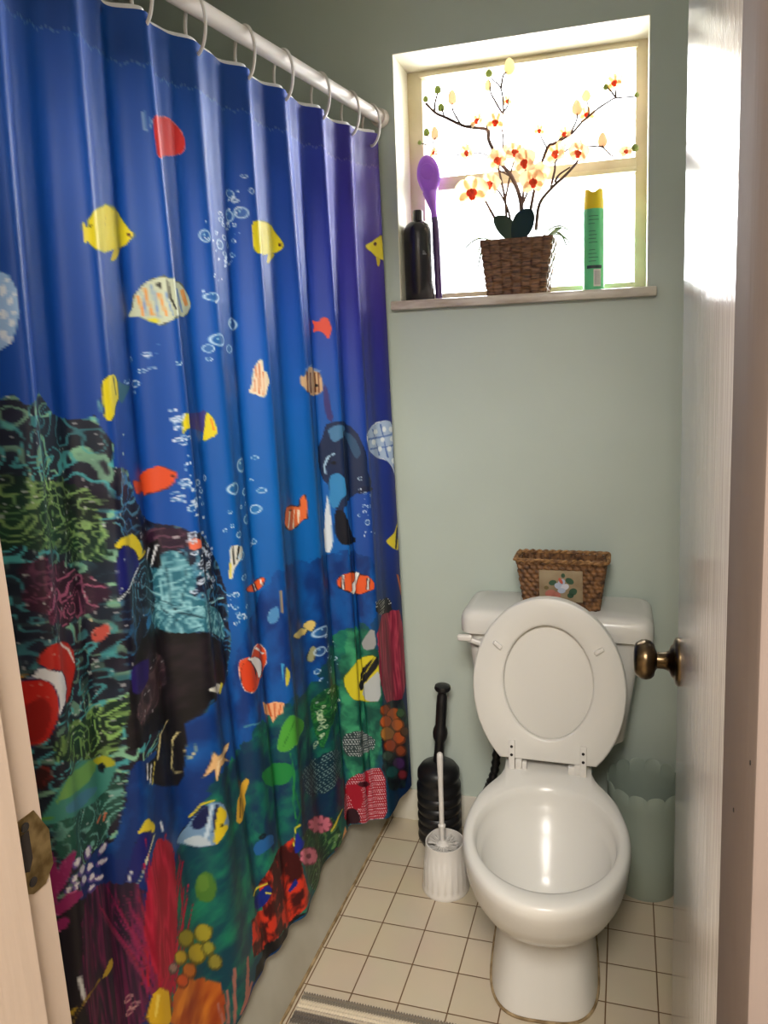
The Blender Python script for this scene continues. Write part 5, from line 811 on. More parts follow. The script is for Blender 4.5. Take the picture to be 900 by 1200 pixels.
["p",[92,70,150],[-403,1408,-398,1412,-402,1412,-403,1417,-408,1417,-413,1417,-416,1417,-416,1412,-416,1408,-414,1408,-411,1404,-407,1406]],
["p",[228,226,236],[-403,1408,-398,1412,-402,1412,-405,1412,-405,1417,-410,1417,-411,1412,-413,1412,-413,1408,-411,1408,-409,1406,-404,1408]],
["p",[225,230,235],[-422,1549,-421,1562,-419,1575,-416,1588,-410,1593,-410,1577,-413,1562,-414,1549]],
["p",[150,120,40],[-436,1619,-429,1606,-420,1597,-410,1591,-394,1588,-365,1599,-346,1602,-349,1597,-373,1593,-398,1584,-413,1586,-422,1597,-430,1605,-438,1615]],
["p",[190,160,50],[-337,1597,-317,1590,-306,1593,-302,1605,-309,1606,-323,1606,-331,1606,-342,1602]],
["p",[190,160,50],[-436,1606,-426,1593,-428,1591,-440,1597]],
["p",[120,70,20],[-243,1738,-238,1729,-234,1716,-228,1707,-216,1707,-206,1716,-194,1736,-189,1758,-190,1773,-192,1791,-210,1782,-238,1756,-243,1738,-246,1738,-239,1756,-209,1784,-190,1793,-187,1778,-184,1762,-190,1738,-203,1716,-217,1704,-228,1707,-235,1716,-240,1725,-246,1738]],
["p",[222,176,32],[-243,1738,-239,1729,-235,1716,-229,1707,-214,1707,-206,1716,-190,1738,-189,1758,-190,1773,-190,1793,-209,1784,-238,1756]],
["p",[240,210,90],[-222,1712,-226,1725,-229,1738,-231,1751,-230,1751,-223,1742,-219,1729,-214,1720]],
["t",[150,56,22],[-193,1795,-186,1782,-181,1764,-166,1760,-149,1770,-130,1795,-108,1833,-94,1857,-80,1879,-73,1914,-75,1940,-77,1967,-99,1958,-130,1907,-170,1844],3,"blob",[220,130,40]],
["p",[90,84,24],[-109,1750,-112,1756,-120,1751,-133,1734,-146,1713,-154,1695,-154,1685,-150,1681,-139,1690,-126,1706,-115,1723,-109,1738]],
["p",[150,140,40],[-112,1742,-115,1747,-123,1741,-133,1729,-142,1714,-149,1698,-150,1690,-147,1685,-138,1694,-126,1707,-118,1720,-112,1734]],
["p",[96,90,27],[-79,1775,-82,1782,-87,1784,-95,1778,-102,1764,-109,1750,-109,1738,-106,1734,-98,1734,-90,1742,-84,1751,-78,1764]],
["p",[160,150,45],[-81,1772,-83,1778,-88,1780,-94,1773,-101,1764,-104,1751,-106,1742,-102,1738,-97,1738,-90,1742,-85,1751,-82,1760]],
["p",[102,90,24],[-91,1804,-94,1811,-101,1811,-112,1800,-122,1782,-130,1760,-131,1749,-126,1745,-117,1751,-104,1764,-96,1778,-93,1791]],
["p",[170,150,40],[-93,1800,-97,1804,-102,1805,-110,1795,-118,1782,-128,1760,-128,1751,-125,1747,-114,1756,-106,1764,-98,1778,-93,1791]],
["p",[84,78,30],[-70,1848,-72,1855,-78,1855,-83,1850,-87,1844,-92,1830,-93,1820,-91,1813,-86,1813,-80,1817,-75,1826,-70,1839]],
["p",[140,130,50],[-72,1844,-75,1848,-78,1850,-83,1844,-87,1839,-90,1830,-90,1822,-88,1817,-84,1817,-80,1819,-76,1826,-74,1835]],
["p",[114,96,24],[-131,1756,-135,1756,-144,1749,-152,1740,-162,1725,-166,1712,-168,1703,-165,1701,-158,1703,-149,1714,-139,1729,-131,1749]],
["p",[190,160,40],[-136,1747,-138,1748,-146,1742,-152,1734,-160,1723,-165,1712,-163,1707,-163,1703,-156,1707,-149,1716,-142,1726,-136,1741]],
["p",[120,66,21],[-114,1808,-117,1813,-125,1808,-134,1795,-144,1778,-152,1760,-152,1751,-149,1747,-138,1757,-129,1769,-120,1784,-114,1800]],
["p",[200,110,35],[-118,1802,-120,1804,-123,1804,-133,1791,-144,1773,-148,1762,-147,1756,-146,1751,-139,1756,-130,1769,-120,1786,-117,1795]],
["p",[123,48,18],[-136,1795,-139,1797,-147,1791,-155,1782,-163,1769,-168,1756,-170,1747,-168,1742,-160,1747,-152,1756,-143,1771,-138,1786]],
["p",[205,80,30],[-141,1786,-141,1791,-149,1784,-156,1775,-162,1764,-166,1754,-166,1749,-165,1747,-158,1751,-152,1758,-146,1769,-138,1784]],
["p",[90,87,30],[-78,1808,-81,1813,-84,1817,-90,1811,-95,1804,-98,1791,-100,1782,-98,1778,-92,1778,-87,1782,-82,1791,-79,1800]],
["p",[150,145,50],[-82,1804,-82,1808,-86,1808,-90,1806,-93,1800,-96,1791,-96,1786,-95,1782,-90,1782,-87,1784,-83,1791,-80,1800]],
["p",[90,72,66],[-161,1734,-163,1735,-168,1734,-174,1728,-182,1716,-185,1707,-186,1703,-182,1701,-178,1703,-171,1709,-166,1716,-161,1729]],
["p",[150,120,110],[-165,1727,-165,1729,-170,1727,-174,1723,-178,1716,-182,1707,-182,1705,-181,1703,-175,1707,-171,1712,-168,1716,-164,1725]],
["p",[72,116,44],[-64,1692,-68,1707,-74,1712,-82,1707,-90,1694,-94,1681,-94,1663,-90,1650,-84,1646,-77,1646,-69,1659,-66,1672]],
["p",[90,130,50],[-74,1673,-75,1681,-78,1685,-84,1682,-88,1676,-90,1668,-90,1659,-88,1650,-85,1646,-80,1650,-76,1654,-74,1663]],
["r",[200,150,150],[-270,1690,10.7,5.3],0.5],
["r",[200,150,150],[-261,1707,10.7,5.3],0.5],
["r",[200,150,150],[-270,1712,10.7,5.3],0.5],
["p",[166,104,92],[-61,1998,-58,1984,-55,1969,-54,1954,-53,1936,-51,1921,-48,1905,-48,1888,-53,1881,-56,1894,-58,1912,-59,1927,-61,1945,-62,1958,-64,1976,-66,1989]],
["p",[166,104,92],[-28,1998,-19,1993,-14,1980,-11,1967,-6,1954,-3,1937,0,1923,-8,1914,-14,1923,-17,1940,-24,1949,-27,1962,-32,1976,-35,1989]],
["p",[166,104,92],[-79,1967,-82,1940,-85,1916,-88,1912,-86,1937,-84,1965]],
["p",[166,104,92],[-48,1998,-36,1997,-22,1998,-11,1993,5,1989,-3,1980,-18,1980,-32,1980,-42,1984,-51,1991]],
["p",[166,104,92],[-71,1982,-69,1967,-69,1947,-67,1932,-68,1910,-70,1907,-72,1924,-74,1940,-75,1958,-77,1973]],
["t",[60,10,12],[264,1778,337,1797,366,1786,375,1832,384,1874,398,1923,426,1984,377,1982,344,1993,254,1976,181,1967,125,1973,20,1943,22,1914,30,1890,34,1861,138,1883,138,1852,131,1817,196,1789],2,"red",[200,50,28]],
["t",[16,56,40],[395,1800,451,1822,501,1861,542,1888,563,1918,587,1980,576,1998,558,1998,541,1998,491,1998,469,1998,450,1998,438,1980,410,1914,394,1870,384,1822],3,"green",[96,140,80]],
["p",[120,50,70],[550,1918,544,1925,530,1923,510,1905,470,1857,450,1826,443,1808,451,1804,478,1822,517,1861,533,1880,546,1901]],
["p",[205,112,132],[547,1914,542,1916,533,1910,525,1896,525,1892,534,1896,542,1905]],
["p",[205,112,132],[539,1927,533,1923,523,1905,520,1896,524,1894,534,1905,539,1918]],
["p",[205,112,132],[520,1918,510,1905,502,1883,510,1883,518,1892,525,1905,522,1914]],
["p",[205,112,132],[469,1857,467,1848,477,1848,501,1870,509,1883,507,1892,486,1874]],
["p",[205,112,132],[443,1817,454,1822,469,1830,496,1861,501,1874,477,1852,454,1830]],
["p",[205,112,132],[448,1804,461,1813,483,1839,501,1866,494,1866,467,1835,454,1817]],
["p",[205,112,132],[480,1822,501,1848,512,1867,510,1874,501,1870,480,1839,474,1822]],
["p",[205,112,132],[525,1868,526,1874,526,1885,520,1888,510,1879,509,1866,517,1861]],
["p",[205,112,132],[542,1892,542,1901,534,1901,524,1894,522,1888,526,1883,536,1883]],
["p",[120,50,70],[483,1940,474,1940,456,1932,434,1910,390,1870,379,1852,378,1839,381,1830,398,1830,440,1866,464,1892,480,1923]],
["p",[205,112,132],[483,1940,470,1932,459,1918,446,1901,448,1896,461,1905,475,1923]],
["p",[205,112,132],[466,1936,453,1923,441,1906,438,1896,446,1901,459,1914,472,1936]],
["p",[205,112,132],[440,1914,426,1896,419,1883,429,1888,443,1901,451,1914,448,1918]],
["p",[205,112,132],[394,1870,387,1861,395,1857,414,1870,434,1892,434,1901,421,1892]],
["p",[205,112,132],[378,1849,382,1844,395,1848,414,1866,422,1879,402,1866,384,1857]],
["p",[205,112,132],[381,1833,387,1830,408,1848,424,1870,414,1866,395,1852,382,1839]],
["p",[205,112,132],[402,1835,430,1861,440,1874,438,1883,419,1866,395,1844,390,1830]],
["p",[205,112,132],[446,1874,454,1888,453,1892,445,1888,435,1879,429,1866,435,1866]],
["p",[205,112,132],[472,1910,474,1918,459,1910,448,1896,443,1888,446,1883,459,1892]],
["p",[120,50,70],[554,1998,545,1998,507,1998,506,1998,507,1998,530,1998,536,1998,546,1998,552,1993,562,1998,558,1998,558,1998]],
["p",[205,112,132],[554,1998,549,1998,545,1998,545,1998,551,1998,555,1998,556,1998]],
["p",[205,112,132],[544,1998,514,1998,514,1998,540,1998,545,1998,549,1998,549,1998]],
["p",[205,112,132],[507,1998,514,1998,514,1998,537,1998,541,1998,543,1998,514,1998]],
["p",[205,112,132],[514,1998,531,1998,533,1998,539,1998,539,1998,514,1998,514,1998]],
["p",[205,112,132],[533,1998,537,1998,540,1998,543,1998,540,1998,535,1998,532,1998]],
["p",[205,112,132],[542,1998,548,1998,551,1998,548,1998,543,1998,537,1998,537,1998]],
["p",[205,112,132],[552,1998,558,1998,557,1998,552,1998,547,1998,544,1998,547,1998]],
["p",[205,112,132],[558,1998,558,1998,557,1998,555,1998,551,1998,550,1998,555,1998]],
["p",[205,112,132],[558,1998,556,1998,554,1998,551,1998,551,1998,556,1998,558,1998]],
["p",[20,40,140],[365,1815,373,1782,378,1778,384,1795,394,1808,418,1826,408,1826,381,1826,373,1830,367,1829]],
["p",[205,195,50],[366,1811,369,1788,375,1766,394,1769,386,1760,371,1764,368,1786,362,1808]],
["p",[14,34,120],[120,1839,157,1829,176,1830,189,1844,182,1855,160,1868,139,1874,102,1870,66,1848,70,1835]],
["p",[205,195,60],[78,1826,141,1827,171,1826,171,1822,134,1822,59,1817]],
["p",[210,200,80],[156,1846,182,1855,186,1852,158,1842]],
["p",[14,34,120],[345,1908,357,1896,362,1893,367,1904,363,1911,347,1918,343,1921,336,1914]],
["p",[210,210,150],[334,1918,368,1910,368,1910,334,1918]],
["p",[205,190,60],[546,1936,562,1927,579,1918,619,1918,608,1914,570,1910,554,1921,541,1932]],
["p",[210,150,100],[621,1976,632,1998,607,1998,576,1998,582,1998,613,1980]],
["p",[30,90,150],[154,1716,182,1712,203,1716,226,1725,240,1734,235,1742,238,1751,208,1747,186,1745,161,1748,150,1750,136,1747,133,1742,127,1731,133,1725,142,1719]],
["r",[15,20,30],[170,1709,17.5,7.3],0.8],
["t",[10,12,16],[69,1967,182,1967,290,1984,368,1989,418,1998,453,1998,482,1998,544,1998,558,1998,578,1998,558,1998,493,1993,458,1998,435,1998,403,1998,378,1998,242,1998,201,1998,61,1998,11,1998,10,1998,24,1971],5,"blk",[34,22,20]],
["r",[188,214,236],[330,273,13.3,8.8],0.28],
["r",[188,214,236],[322,321,17.3,13.2],0.28],
["p",[150,200,225],[321,317,314,321,306,321,304,321,310,317,318,317]],
["r",[188,214,236],[354,312,16.0,13.2],0.28],
["p",[150,200,225],[354,310,352,312,350,312,349,310,350,308,352,308]],
["r",[188,214,236],[168,383,16.0,13.2],0.28],
["p",[150,200,225],[168,381,166,383,163,383,162,381,165,378,166,378]],
["r",[188,214,236],[244,392,20.0,11.0],0.28],
["r",[188,214,236],[326,405,9.6,4.7],0.28],
["r",[188,214,236],[176,506,28.6,8.8],0.28],
["p",[150,200,225],[176,502,174,502,171,502,170,502,171,499,174,499]],
["r",[188,214,236],[292,557,38.1,14.7],0.28],
["p",[150,200,225],[283,554,274,557,267,557,262,554,273,550,277,550]],
["r",[188,214,236],[184,594,33.3,13.2],0.28],
["p",[150,200,225],[180,592,179,594,174,594,171,592,174,590,181,590]],
["r",[188,214,236],[150,612,14.7,8.8],0.28],
["r",[188,214,236],[248,612,19.0,8.8],0.28],
["r",[188,214,236],[-85,673,12.0,6.6],0.28],
["r",[188,214,236],[-126,664,14.3,4.4],0.28],
["r",[188,214,236],[-69,651,6.7,4.4],0.28],
["r",[188,214,236],[-91,627,8.0,4.4],0.28],
["r",[188,214,236],[-90,689,5.6,2.7],0.28],
["r",[188,214,236],[-22,642,6.7,4.4],0.28],
["r",[188,214,236],[267,867,38.1,16.1],0.28],
["p",[150,200,225],[262,862,255,865,246,862,248,862,251,858,256,858]],
["r",[188,214,236],[349,858,8.0,4.4],0.28],
["r",[188,214,236],[192,911,33.3,13.2],0.28],
["p",[150,200,225],[189,906,189,906,179,906,176,906,181,902,189,904]],
["r",[188,214,236],[274,928,23.8,8.8],0.28],
["r",[188,214,236],[357,935,9.3,6.6],0.28],
["r",[188,214,236],[337,909,5.3,2.7],0.28],
["r",[188,214,236],[341,977,14.7,11.0],0.28],
["r",[188,214,236],[266,989,23.8,10.3],0.28],
["r",[188,214,236],[233,957,11.9,3.7],0.28],
["r",[188,214,236],[269,955,9.5,4.4],0.28],
["r",[188,214,236],[192,1012,16.7,7.3],0.28],
["r",[188,214,236],[307,1056,19.0,5.3],0.28],
["r",[188,214,236],[331,1052,8.0,6.6],0.28],
["r",[188,214,236],[163,959,6.7,4.4],0.28],
["r",[188,214,236],[147,999,5.3,4.4],0.28],
["r",[188,214,236],[166,990,6.4,4.4],0.28],
["r",[188,214,236],[200,1109,19.0,6.6],0.28],
["r",[188,214,236],[158,1142,9.3,6.6],0.28],
["r",[188,214,236],[141,1140,5.3,4.4],0.28],
["r",[188,214,236],[152,1170,8.0,4.4],0.28],
["r",[188,214,236],[200,1175,9.5,4.4],0.28],
["r",[188,214,236],[170,1192,16.0,6.6],0.28],
["r",[188,214,236],[155,1203,5.3,2.7],0.28],
["r",[188,214,236],[573,1360,28.6,14.7],0.28],
["p",[150,200,225],[574,1355,571,1357,570,1355,566,1353,570,1351,571,1351]],
["r",[188,214,236],[562,1412,16.0,13.2],0.28],
["p",[150,200,225],[563,1408,560,1408,558,1408,556,1405,558,1404,560,1404]],
["r",[188,214,236],[682,1358,14.3,4.0],0.28],
["r",[188,214,236],[592,1417,14.3,7.5],0.28],
["r",[188,214,236],[696,1478,16.0,5.9],0.28],
["r",[188,214,236],[550,1465,8.0,7.5],0.28],
["r",[188,214,236],[603,1483,14.3,7.5],0.28],
["r",[188,214,236],[558,1492,5.3,4.4],0.28],
["r",[188,214,236],[618,1452,9.5,4.4],0.28],
["r",[188,214,236],[968,1016,6.7,4.4],0.28],
["r",[188,214,236],[954,972,6.7,6.2],0.28],
["r",[188,214,236],[971,1100,9.6,8.8],0.28],
["r",[188,214,236],[946,1078,5.3,4.4],0.28],
["r",[188,214,236],[962,1052,6.4,4.4],0.28],
["r",[188,214,236],[981,1054,9.5,5.0],0.28],
["r",[188,214,236],[992,1023,7.1,3.8],0.28],
["r",[188,214,236],[-30,924,8.0,7.5],0.28],
["r",[188,214,236],[-35,880,6.7,3.3],0.28],
["r",[188,214,236],[197,1060,23.8,8.8],0.28],
["r",[188,214,236],[149,634,8.0,4.4],0.28],
["r",[205,220,240],[226,370,10.5,5.5],0.45],
["r",[205,220,240],[365,233,7.7,4.4],0.45],
["p",[205,220,240],[347,312,344,317,342,317,342,312,346,310,347,312]],
["r",[205,220,240],[344,286,9.0,4.5],0.45],
["r",[205,220,240],[171,387,6.4,2.7],0.45],
["p",[205,220,240],[194,392,190,392,189,392,198,387,202,387,205,389]],
["r",[205,220,240],[350,304,5.5,4.4],0.45],
["r",[205,220,240],[299,387,12.9,6.8],0.45],
["p",[205,220,240],[317,340,298,343,298,343,299,339,313,337,313,337]],
["r",[205,220,240],[334,374,6.3,4.4],0.45],
["r",[205,220,240],[261,339,13.9,5.9],0.45],
["p",[205,220,240],[342,282,341,282,339,282,339,279,341,277,344,277]],
["r",[205,220,240],[229,392,8.9,2.7],0.45],
["p",[205,220,240],[342,282,338,286,337,284,339,279,344,277,346,279]],
["p",[205,220,240],[329,288,325,290,322,290,322,288,327,284,330,284]],
["p",[205,220,240],[326,310,323,308,318,308,328,304,330,304,330,308]],
["r",[205,220,240],[379,264,7.7,6.6],0.45],
["p",[205,220,240],[322,339,305,342,298,341,314,334,320,334,326,334]],
["p",[205,220,240],[349,356,347,356,347,356,347,356,349,354,349,356]],
["p",[205,220,240],[352,268,349,268,347,266,349,264,354,264,354,266]],
["r",[205,220,240],[262,326,14.3,4.4],0.45],
["r",[205,220,240],[275,374,16.0,6.6],0.45],
["r",[205,220,240],[338,339,5.6,4.4],0.45],
["p",[205,220,240],[275,334,270,334,267,334,270,333,277,330,285,330]],
["r",[205,220,240],[275,348,13.1,4.4],0.45],
["p",[205,220,240],[300,355,288,356,293,352,310,348,320,349,317,352]],
["p",[205,220,240],[238,370,235,370,230,370,236,367,244,365,244,365]],
["r",[205,220,240],[341,286,8.2,6.6],0.45],
["r",[205,220,240],[318,343,8.0,4.4],0.45],
["p",[205,220,240],[211,411,203,409,203,409,211,407,224,405,216,409]],
["p",[205,220,240],[174,356,171,356,170,356,171,352,175,352,176,352]],
["p",[205,220,240],[347,297,347,297,346,297,346,295,347,295,347,295]],
["p",[205,220,240],[338,361,338,361,336,361,336,359,338,356,338,359]],
["p",[205,220,240],[242,422,228,427,224,427,226,422,233,420,238,422]],
["p",[205,220,240],[188,466,187,466,182,466,182,464,187,462,190,462]],
["p",[205,220,240],[275,434,267,437,258,438,261,433,262,431,275,431]],
["p",[205,220,240],[280,418,269,418,262,418,271,415,284,411,293,414]],
["p",[205,220,240],[294,431,288,429,288,427,297,425,315,422,315,427]],
["p",[205,220,240],[191,460,187,462,182,462,182,462,187,458,192,458]],
["p",[205,220,240],[243,464,243,466,238,466,238,464,243,462,243,462]],
["p",[205,220,240],[211,471,216,471,209,472,206,471,207,469,222,466]],
["p",[205,220,240],[182,519,179,519,178,515,184,513,192,515,194,515]],
["r",[205,220,240],[269,409,14.2,5.9],0.45],
["p",[205,220,240],[325,418,321,420,314,421,317,418,322,418,325,416]],
["p",[205,220,240],[280,428,262,431,266,427,274,424,294,422,285,427]],
["p",[205,220,240],[152,497,150,499,149,497,149,493,150,493,154,493]],
["p",[205,220,240],[150,497,149,493,149,493,150,493,154,493,154,493]],
["p",[205,220,240],[278,422,269,427,261,427,262,422,274,418,286,418]],
["p",[205,220,240],[-32,792,-34,792,-36,791,-34,788,-32,788,-30,788]],
["p",[205,220,240],[-34,788,-34,786,-35,788,-34,783,-33,783,-33,784]],
["p",[205,220,240],[-26,783,-29,783,-30,783,-29,779,-27,779,-27,779]],
["r",[205,220,240],[-30,796,6.4,3.2],0.45],
["r",[205,220,240],[-35,766,6.6,4.4],0.45],
["p",[205,220,240],[-35,792,-35,792,-36,791,-35,788,-35,789,-35,789]],
["p",[205,220,240],[-29,752,-31,752,-32,752,-32,748,-29,748,-29,748]],
["p",[205,220,240],[-22,744,-26,748,-28,746,-27,744,-26,739,-22,739]],
["r",[205,220,240],[-34,748,8.8,6.6],0.45],
["p",[205,220,240],[-37,766,-39,764,-40,761,-38,759,-35,761,-35,761]],
["r",[205,220,240],[-40,730,6.1,3.0],0.45],
["p",[205,220,240],[-32,783,-33,783,-33,782,-33,779,-30,779,-30,783]],
["r",[205,220,240],[-38,748,7.2,4.4],0.45],
["p",[205,220,240],[-35,748,-37,752,-38,749,-38,748,-37,744,-37,748]],
["r",[205,220,240],[-37,788,7.9,4.4],0.45],
["p",[205,220,240],[-27,730,-29,730,-30,730,-30,730,-29,730,-29,730]],
["p",[205,220,240],[-37,752,-38,757,-40,757,-40,752,-39,751,-38,752]],
["r",[205,220,240],[-37,788,7.3,4.4],0.45],
["r",[205,220,240],[-19,788,11.2,4.4],0.45],
["p",[205,220,240],[-37,766,-39,764,-39,761,-37,761,-35,761,-35,762]],
["p",[205,220,240],[-26,862,-27,862,-27,862,-27,858,-26,858,-24,862]],
["r",[205,220,240],[13,858,14.9,4.5],0.45],
["p",[205,220,240],[50,920,45,920,45,920,50,915,54,917,58,920]],
["p",[205,220,240],[49,1030,45,1034,24,1030,38,1030,40,1025,47,1027]],
["p",[205,220,240],[58,900,55,900,54,898,54,898,64,898,63,900]],
["p",[205,220,240],[78,1041,69,1038,72,1038,72,1038,77,1038,77,1038]],
["r",[205,220,240],[34,1025,11.6,4.4],0.45],
["r",[205,220,240],[-16,911,9.9,4.4],0.45],
["r",[205,220,240],[-21,1074,13.1,4.4],0.45],
["r",[205,220,240],[-34,974,8.3,5.0],0.45],
["p",[205,220,240],[-26,889,-27,889,-29,884,-29,884,-25,884,-24,884]],
["p",[205,220,240],[-33,840,-35,840,-35,840,-35,836,-33,836,-32,838]],
["p",[205,220,240],[-11,1056,-16,1056,-22,1052,-18,1052,-8,1056,-8,1056]],
["r",[205,220,240],[61,906,11.2,4.4],0.45],
["p",[205,220,240],[-22,891,-24,893,-27,893,-28,889,-26,889,-22,889]],
["p",[205,220,240],[50,1091,44,1091,37,1091,38,1087,44,1085,53,1087]],
["r",[205,220,240],[-38,986,5.3,4.4],0.45],
["r",[205,220,240],[53,1003,6.4,2.7],0.45],
["p",[205,220,240],[-23,915,-29,915,-29,911,-28,911,-26,909,-24,911]],
["p",[205,220,240],[-24,920,-26,920,-27,915,-24,915,24,928,-19,920]],
["r",[205,220,240],[-34,1012,6.9,4.4],0.45],
["p",[205,220,240],[-41,982,-42,981,-42,981,-42,981,-41,980,-40,981]],
["p",[205,220,240],[-37,911,-38,911,-40,911,-40,906,-39,906,-38,906]],
["p",[205,220,240],[21,891,-2,889,-11,884,43,893,48,893,48,895]],
["p",[205,220,240],[-8,928,-22,924,-24,920,-18,920,43,933,21,931]],
["p",[205,220,240],[6,880,11,884,16,880,-16,871,43,880,47,882]],
["p",[205,220,240],[-35,986,-37,986,-37,986,-34,986,-34,986,-34,986]],
["r",[205,220,240],[54,1060,15.1,4.4],0.45],
["p",[205,220,240],[59,964,56,964,50,961,52,959,54,959,59,961]],
["p",[205,220,240],[-33,1034,-35,1034,-37,1034,-37,1034,-35,1031,-34,1030]],
["p",[205,220,240],[49,1036,45,1034,43,1032,49,1030,62,1033,58,1035]],
["r",[205,220,240],[-34,983,7.7,6.6],0.45],
["r",[205,220,240],[-26,836,5.2,2.6],0.45],
["r",[205,220,240],[-32,992,5.2,2.6],0.45],
["r",[205,220,240],[-19,911,12.8,4.4],0.45],
["r",[205,220,240],[100,882,10.4,6.5],0.45],
["p",[205,220,240],[-34,876,-37,876,-36,872,-35,871,-34,871,-32,871]],
["p",[205,220,240],[53,1041,51,1043,43,1043,45,1038,46,1038,53,1038]],
["r",[205,220,240],[62,933,8.6,4.0],0.45],
["r",[205,220,240],[-22,1074,14.4,4.4],0.45],
["p",[205,220,240],[-40,832,-42,832,-42,832,-42,832,-42,832,-40,832]],
["p",[205,220,240],[62,964,53,964,50,961,54,959,67,959,66,959]],
["r",[205,220,240],[10,871,16.1,4.5],0.45],
["p",[205,220,240],[-29,981,-31,981,-31,981,-32,977,-30,977,-26,981]],
["p",[205,220,240],[48,994,40,994,34,994,37,990,42,988,50,990]],
["p",[205,220,240],[-24,823,-26,823,-27,823,-27,821,-26,818,-22,823]],
["p",[205,220,240],[-6,849,16,854,-9,848,-18,845,-14,845,-14,845]],
["p",[205,220,240],[-25,1047,-29,1047,-29,1043,-26,1043,-21,1047,10,1060]],
["r",[205,220,240],[-24,1056,9.6,3.1],0.45],
["p",[205,220,240],[-26,876,-27,878,-29,876,-27,871,-25,873,-24,876]],
["p",[205,220,240],[-32,845,-32,848,-34,849,-34,845,-32,845,-32,845]],
["r",[205,220,240],[-35,871,8.4,7.9],0.45],
["p",[205,220,240],[-14,1025,13,1038,-21,1024,-22,1021,-19,1021,-10,1025]],
["r",[205,220,240],[-42,1087,5.8,4.4],0.45],
["r",[205,220,240],[37,1069,6.4,3.2],0.45],
["r",[205,220,240],[50,887,12.2,6.4],0.45],
["p",[205,220,240],[-21,942,-24,942,-26,942,-26,939,-24,937,19,950]],
["r",[205,220,240],[-14,889,12.8,4.4],0.45],
["r",[205,220,240],[-26,1072,11.7,5.9],0.45],
["r",[205,220,240],[38,1030,10.4,4.4],0.45],
["p",[205,220,240],[-50,902,-50,906,-51,906,-51,902,-51,898,-49,899]],
["r",[205,220,240],[-45,898,6.1,3.0],0.45],
["r",[205,220,240],[-48,889,5.3,2.7],0.45],
["p",[205,220,240],[-42,906,-44,908,-46,906,-45,904,-44,902,-43,902]],
["r",[205,220,240],[-50,902,5.3,4.4],0.45],
["p",[205,220,240],[-44,904,-44,906,-45,906,-45,904,-45,902,-44,902]],
["p",[205,220,240],[-42,906,-43,906,-43,904,-42,905,-42,906,-42,906]],
["p",[205,220,240],[-42,898,-43,898,-43,898,-42,893,-39,895,-38,898]],
["r",[205,220,240],[59,1109,9.2,4.2],0.45],
["p",[205,220,240],[88,1104,69,1100,75,1100,85,1100,97,1101,99,1104]],
["p",[205,220,240],[48,1087,43,1087,44,1085,48,1082,53,1087,51,1087]],
["p",[205,220,240],[53,1038,50,1043,44,1041,41,1036,45,1034,54,1034]],
["r",[205,220,240],[88,1043,11.9,4.4],0.45],
["p",[205,220,240],[48,1082,44,1085,38,1082,35,1079,45,1078,50,1080]],
["r",[205,220,240],[62,1021,7.2,4.4],0.45],
["r",[205,220,240],[64,1056,11.6,3.3],0.45],
["r",[205,220,240],[50,1065,15.1,4.4],0.45],
["r",[205,220,240],[66,1044,10.9,5.7],0.45],
["p",[205,220,240],[66,1044,63,1046,55,1044,53,1041,58,1038,71,1041]],
["r",[205,220,240],[72,1096,15.3,6.6],0.45],
["p",[205,220,240],[35,1025,-13,1012,-19,1008,35,1021,38,1021,42,1025]],
["p",[205,220,240],[102,1037,80,1034,72,1030,86,1030,106,1032,106,1034]],
["r",[205,220,240],[-20,1036,13.5,5.1],0.45],
["r",[205,220,240],[54,1060,10.6,4.4],0.45],
["r",[205,220,240],[-61,620,5.0,4.2],0.45],
["p",[205,220,240],[-59,629,-59,629,-60,629,-60,629,-59,627,-59,629]],
["r",[205,220,240],[-61,625,4.4,2.2],0.45],
["p",[205,220,240],[-55,619,-56,620,-56,616,-54,616,-54,617,-54,620]],
["p",[205,220,240],[-50,620,-51,622,-51,620,-51,620,-50,620,-50,620]],
["p",[205,220,240],[-47,604,-47,604,-48,603,-47,603,-46,603,-46,603]],
["p",[205,220,240],[-58,629,-58,629,-58,629,-58,627,-57,629,-57,629]],
["p",[205,220,240],[-61,628,-62,629,-62,629,-62,629,-61,628,-61,628]],
["r",[205,220,240],[-57,625,4.2,2.1],0.45],
["r",[205,220,240],[-56,647,4.0,2.0],0.45],
["r",[205,220,240],[139,1164,5.2,2.6],0.45],
["r",[205,220,240],[182,1197,9.6,4.4],0.45],
["p",[205,220,240],[144,1153,142,1153,142,1153,142,1151,142,1151,144,1151]],
["r",[205,220,240],[150,1206,5.5,4.3],0.45],
["r",[205,220,240],[173,1190,7.8,2.6],0.45],
["p",[205,220,240],[162,1173,162,1173,159,1173,160,1170,162,1170,162,1170]],
["p",[205,220,240],[146,1126,142,1126,141,1126,142,1126,143,1124,142,1126]],
["r",[205,220,240],[157,1140,4.9,2.4],0.45],
["r",[205,220,240],[158,1184,5.7,4.4],0.45],
["p",[205,220,240],[181,1195,178,1197,174,1197,175,1195,175,1195,181,1195]],
["p",[205,220,240],[710,1498,707,1498,707,1498,707,1496,710,1496,710,1496]],
["p",[205,220,240],[629,1390,621,1390,621,1390,621,1390,630,1390,629,1390]],
["r",[205,220,240],[586,1377,9.3,4.3],0.45],
["p",[205,220,240],[582,1487,582,1487,576,1483,582,1487,579,1483,582,1487]],
["p",[205,220,240],[707,1443,704,1443,704,1441,704,1441,709,1442,709,1442]],
["r",[205,220,240],[590,1439,8.0,3.7],0.45],
["p",[205,220,240],[632,1500,622,1500,626,1500,626,1500,634,1500,632,1500]],
["p",[205,220,240],[651,1395,637,1395,637,1395,645,1395,645,1395,645,1395]],
["p",[205,220,240],[614,1492,614,1496,603,1492,600,1487,605,1487,616,1492]],
["r",[205,220,240],[595,1408,8.0,3.7],0.45],
["p",[205,220,240],[703,1429,677,1423,645,1412,696,1426,702,1426,707,1430]],
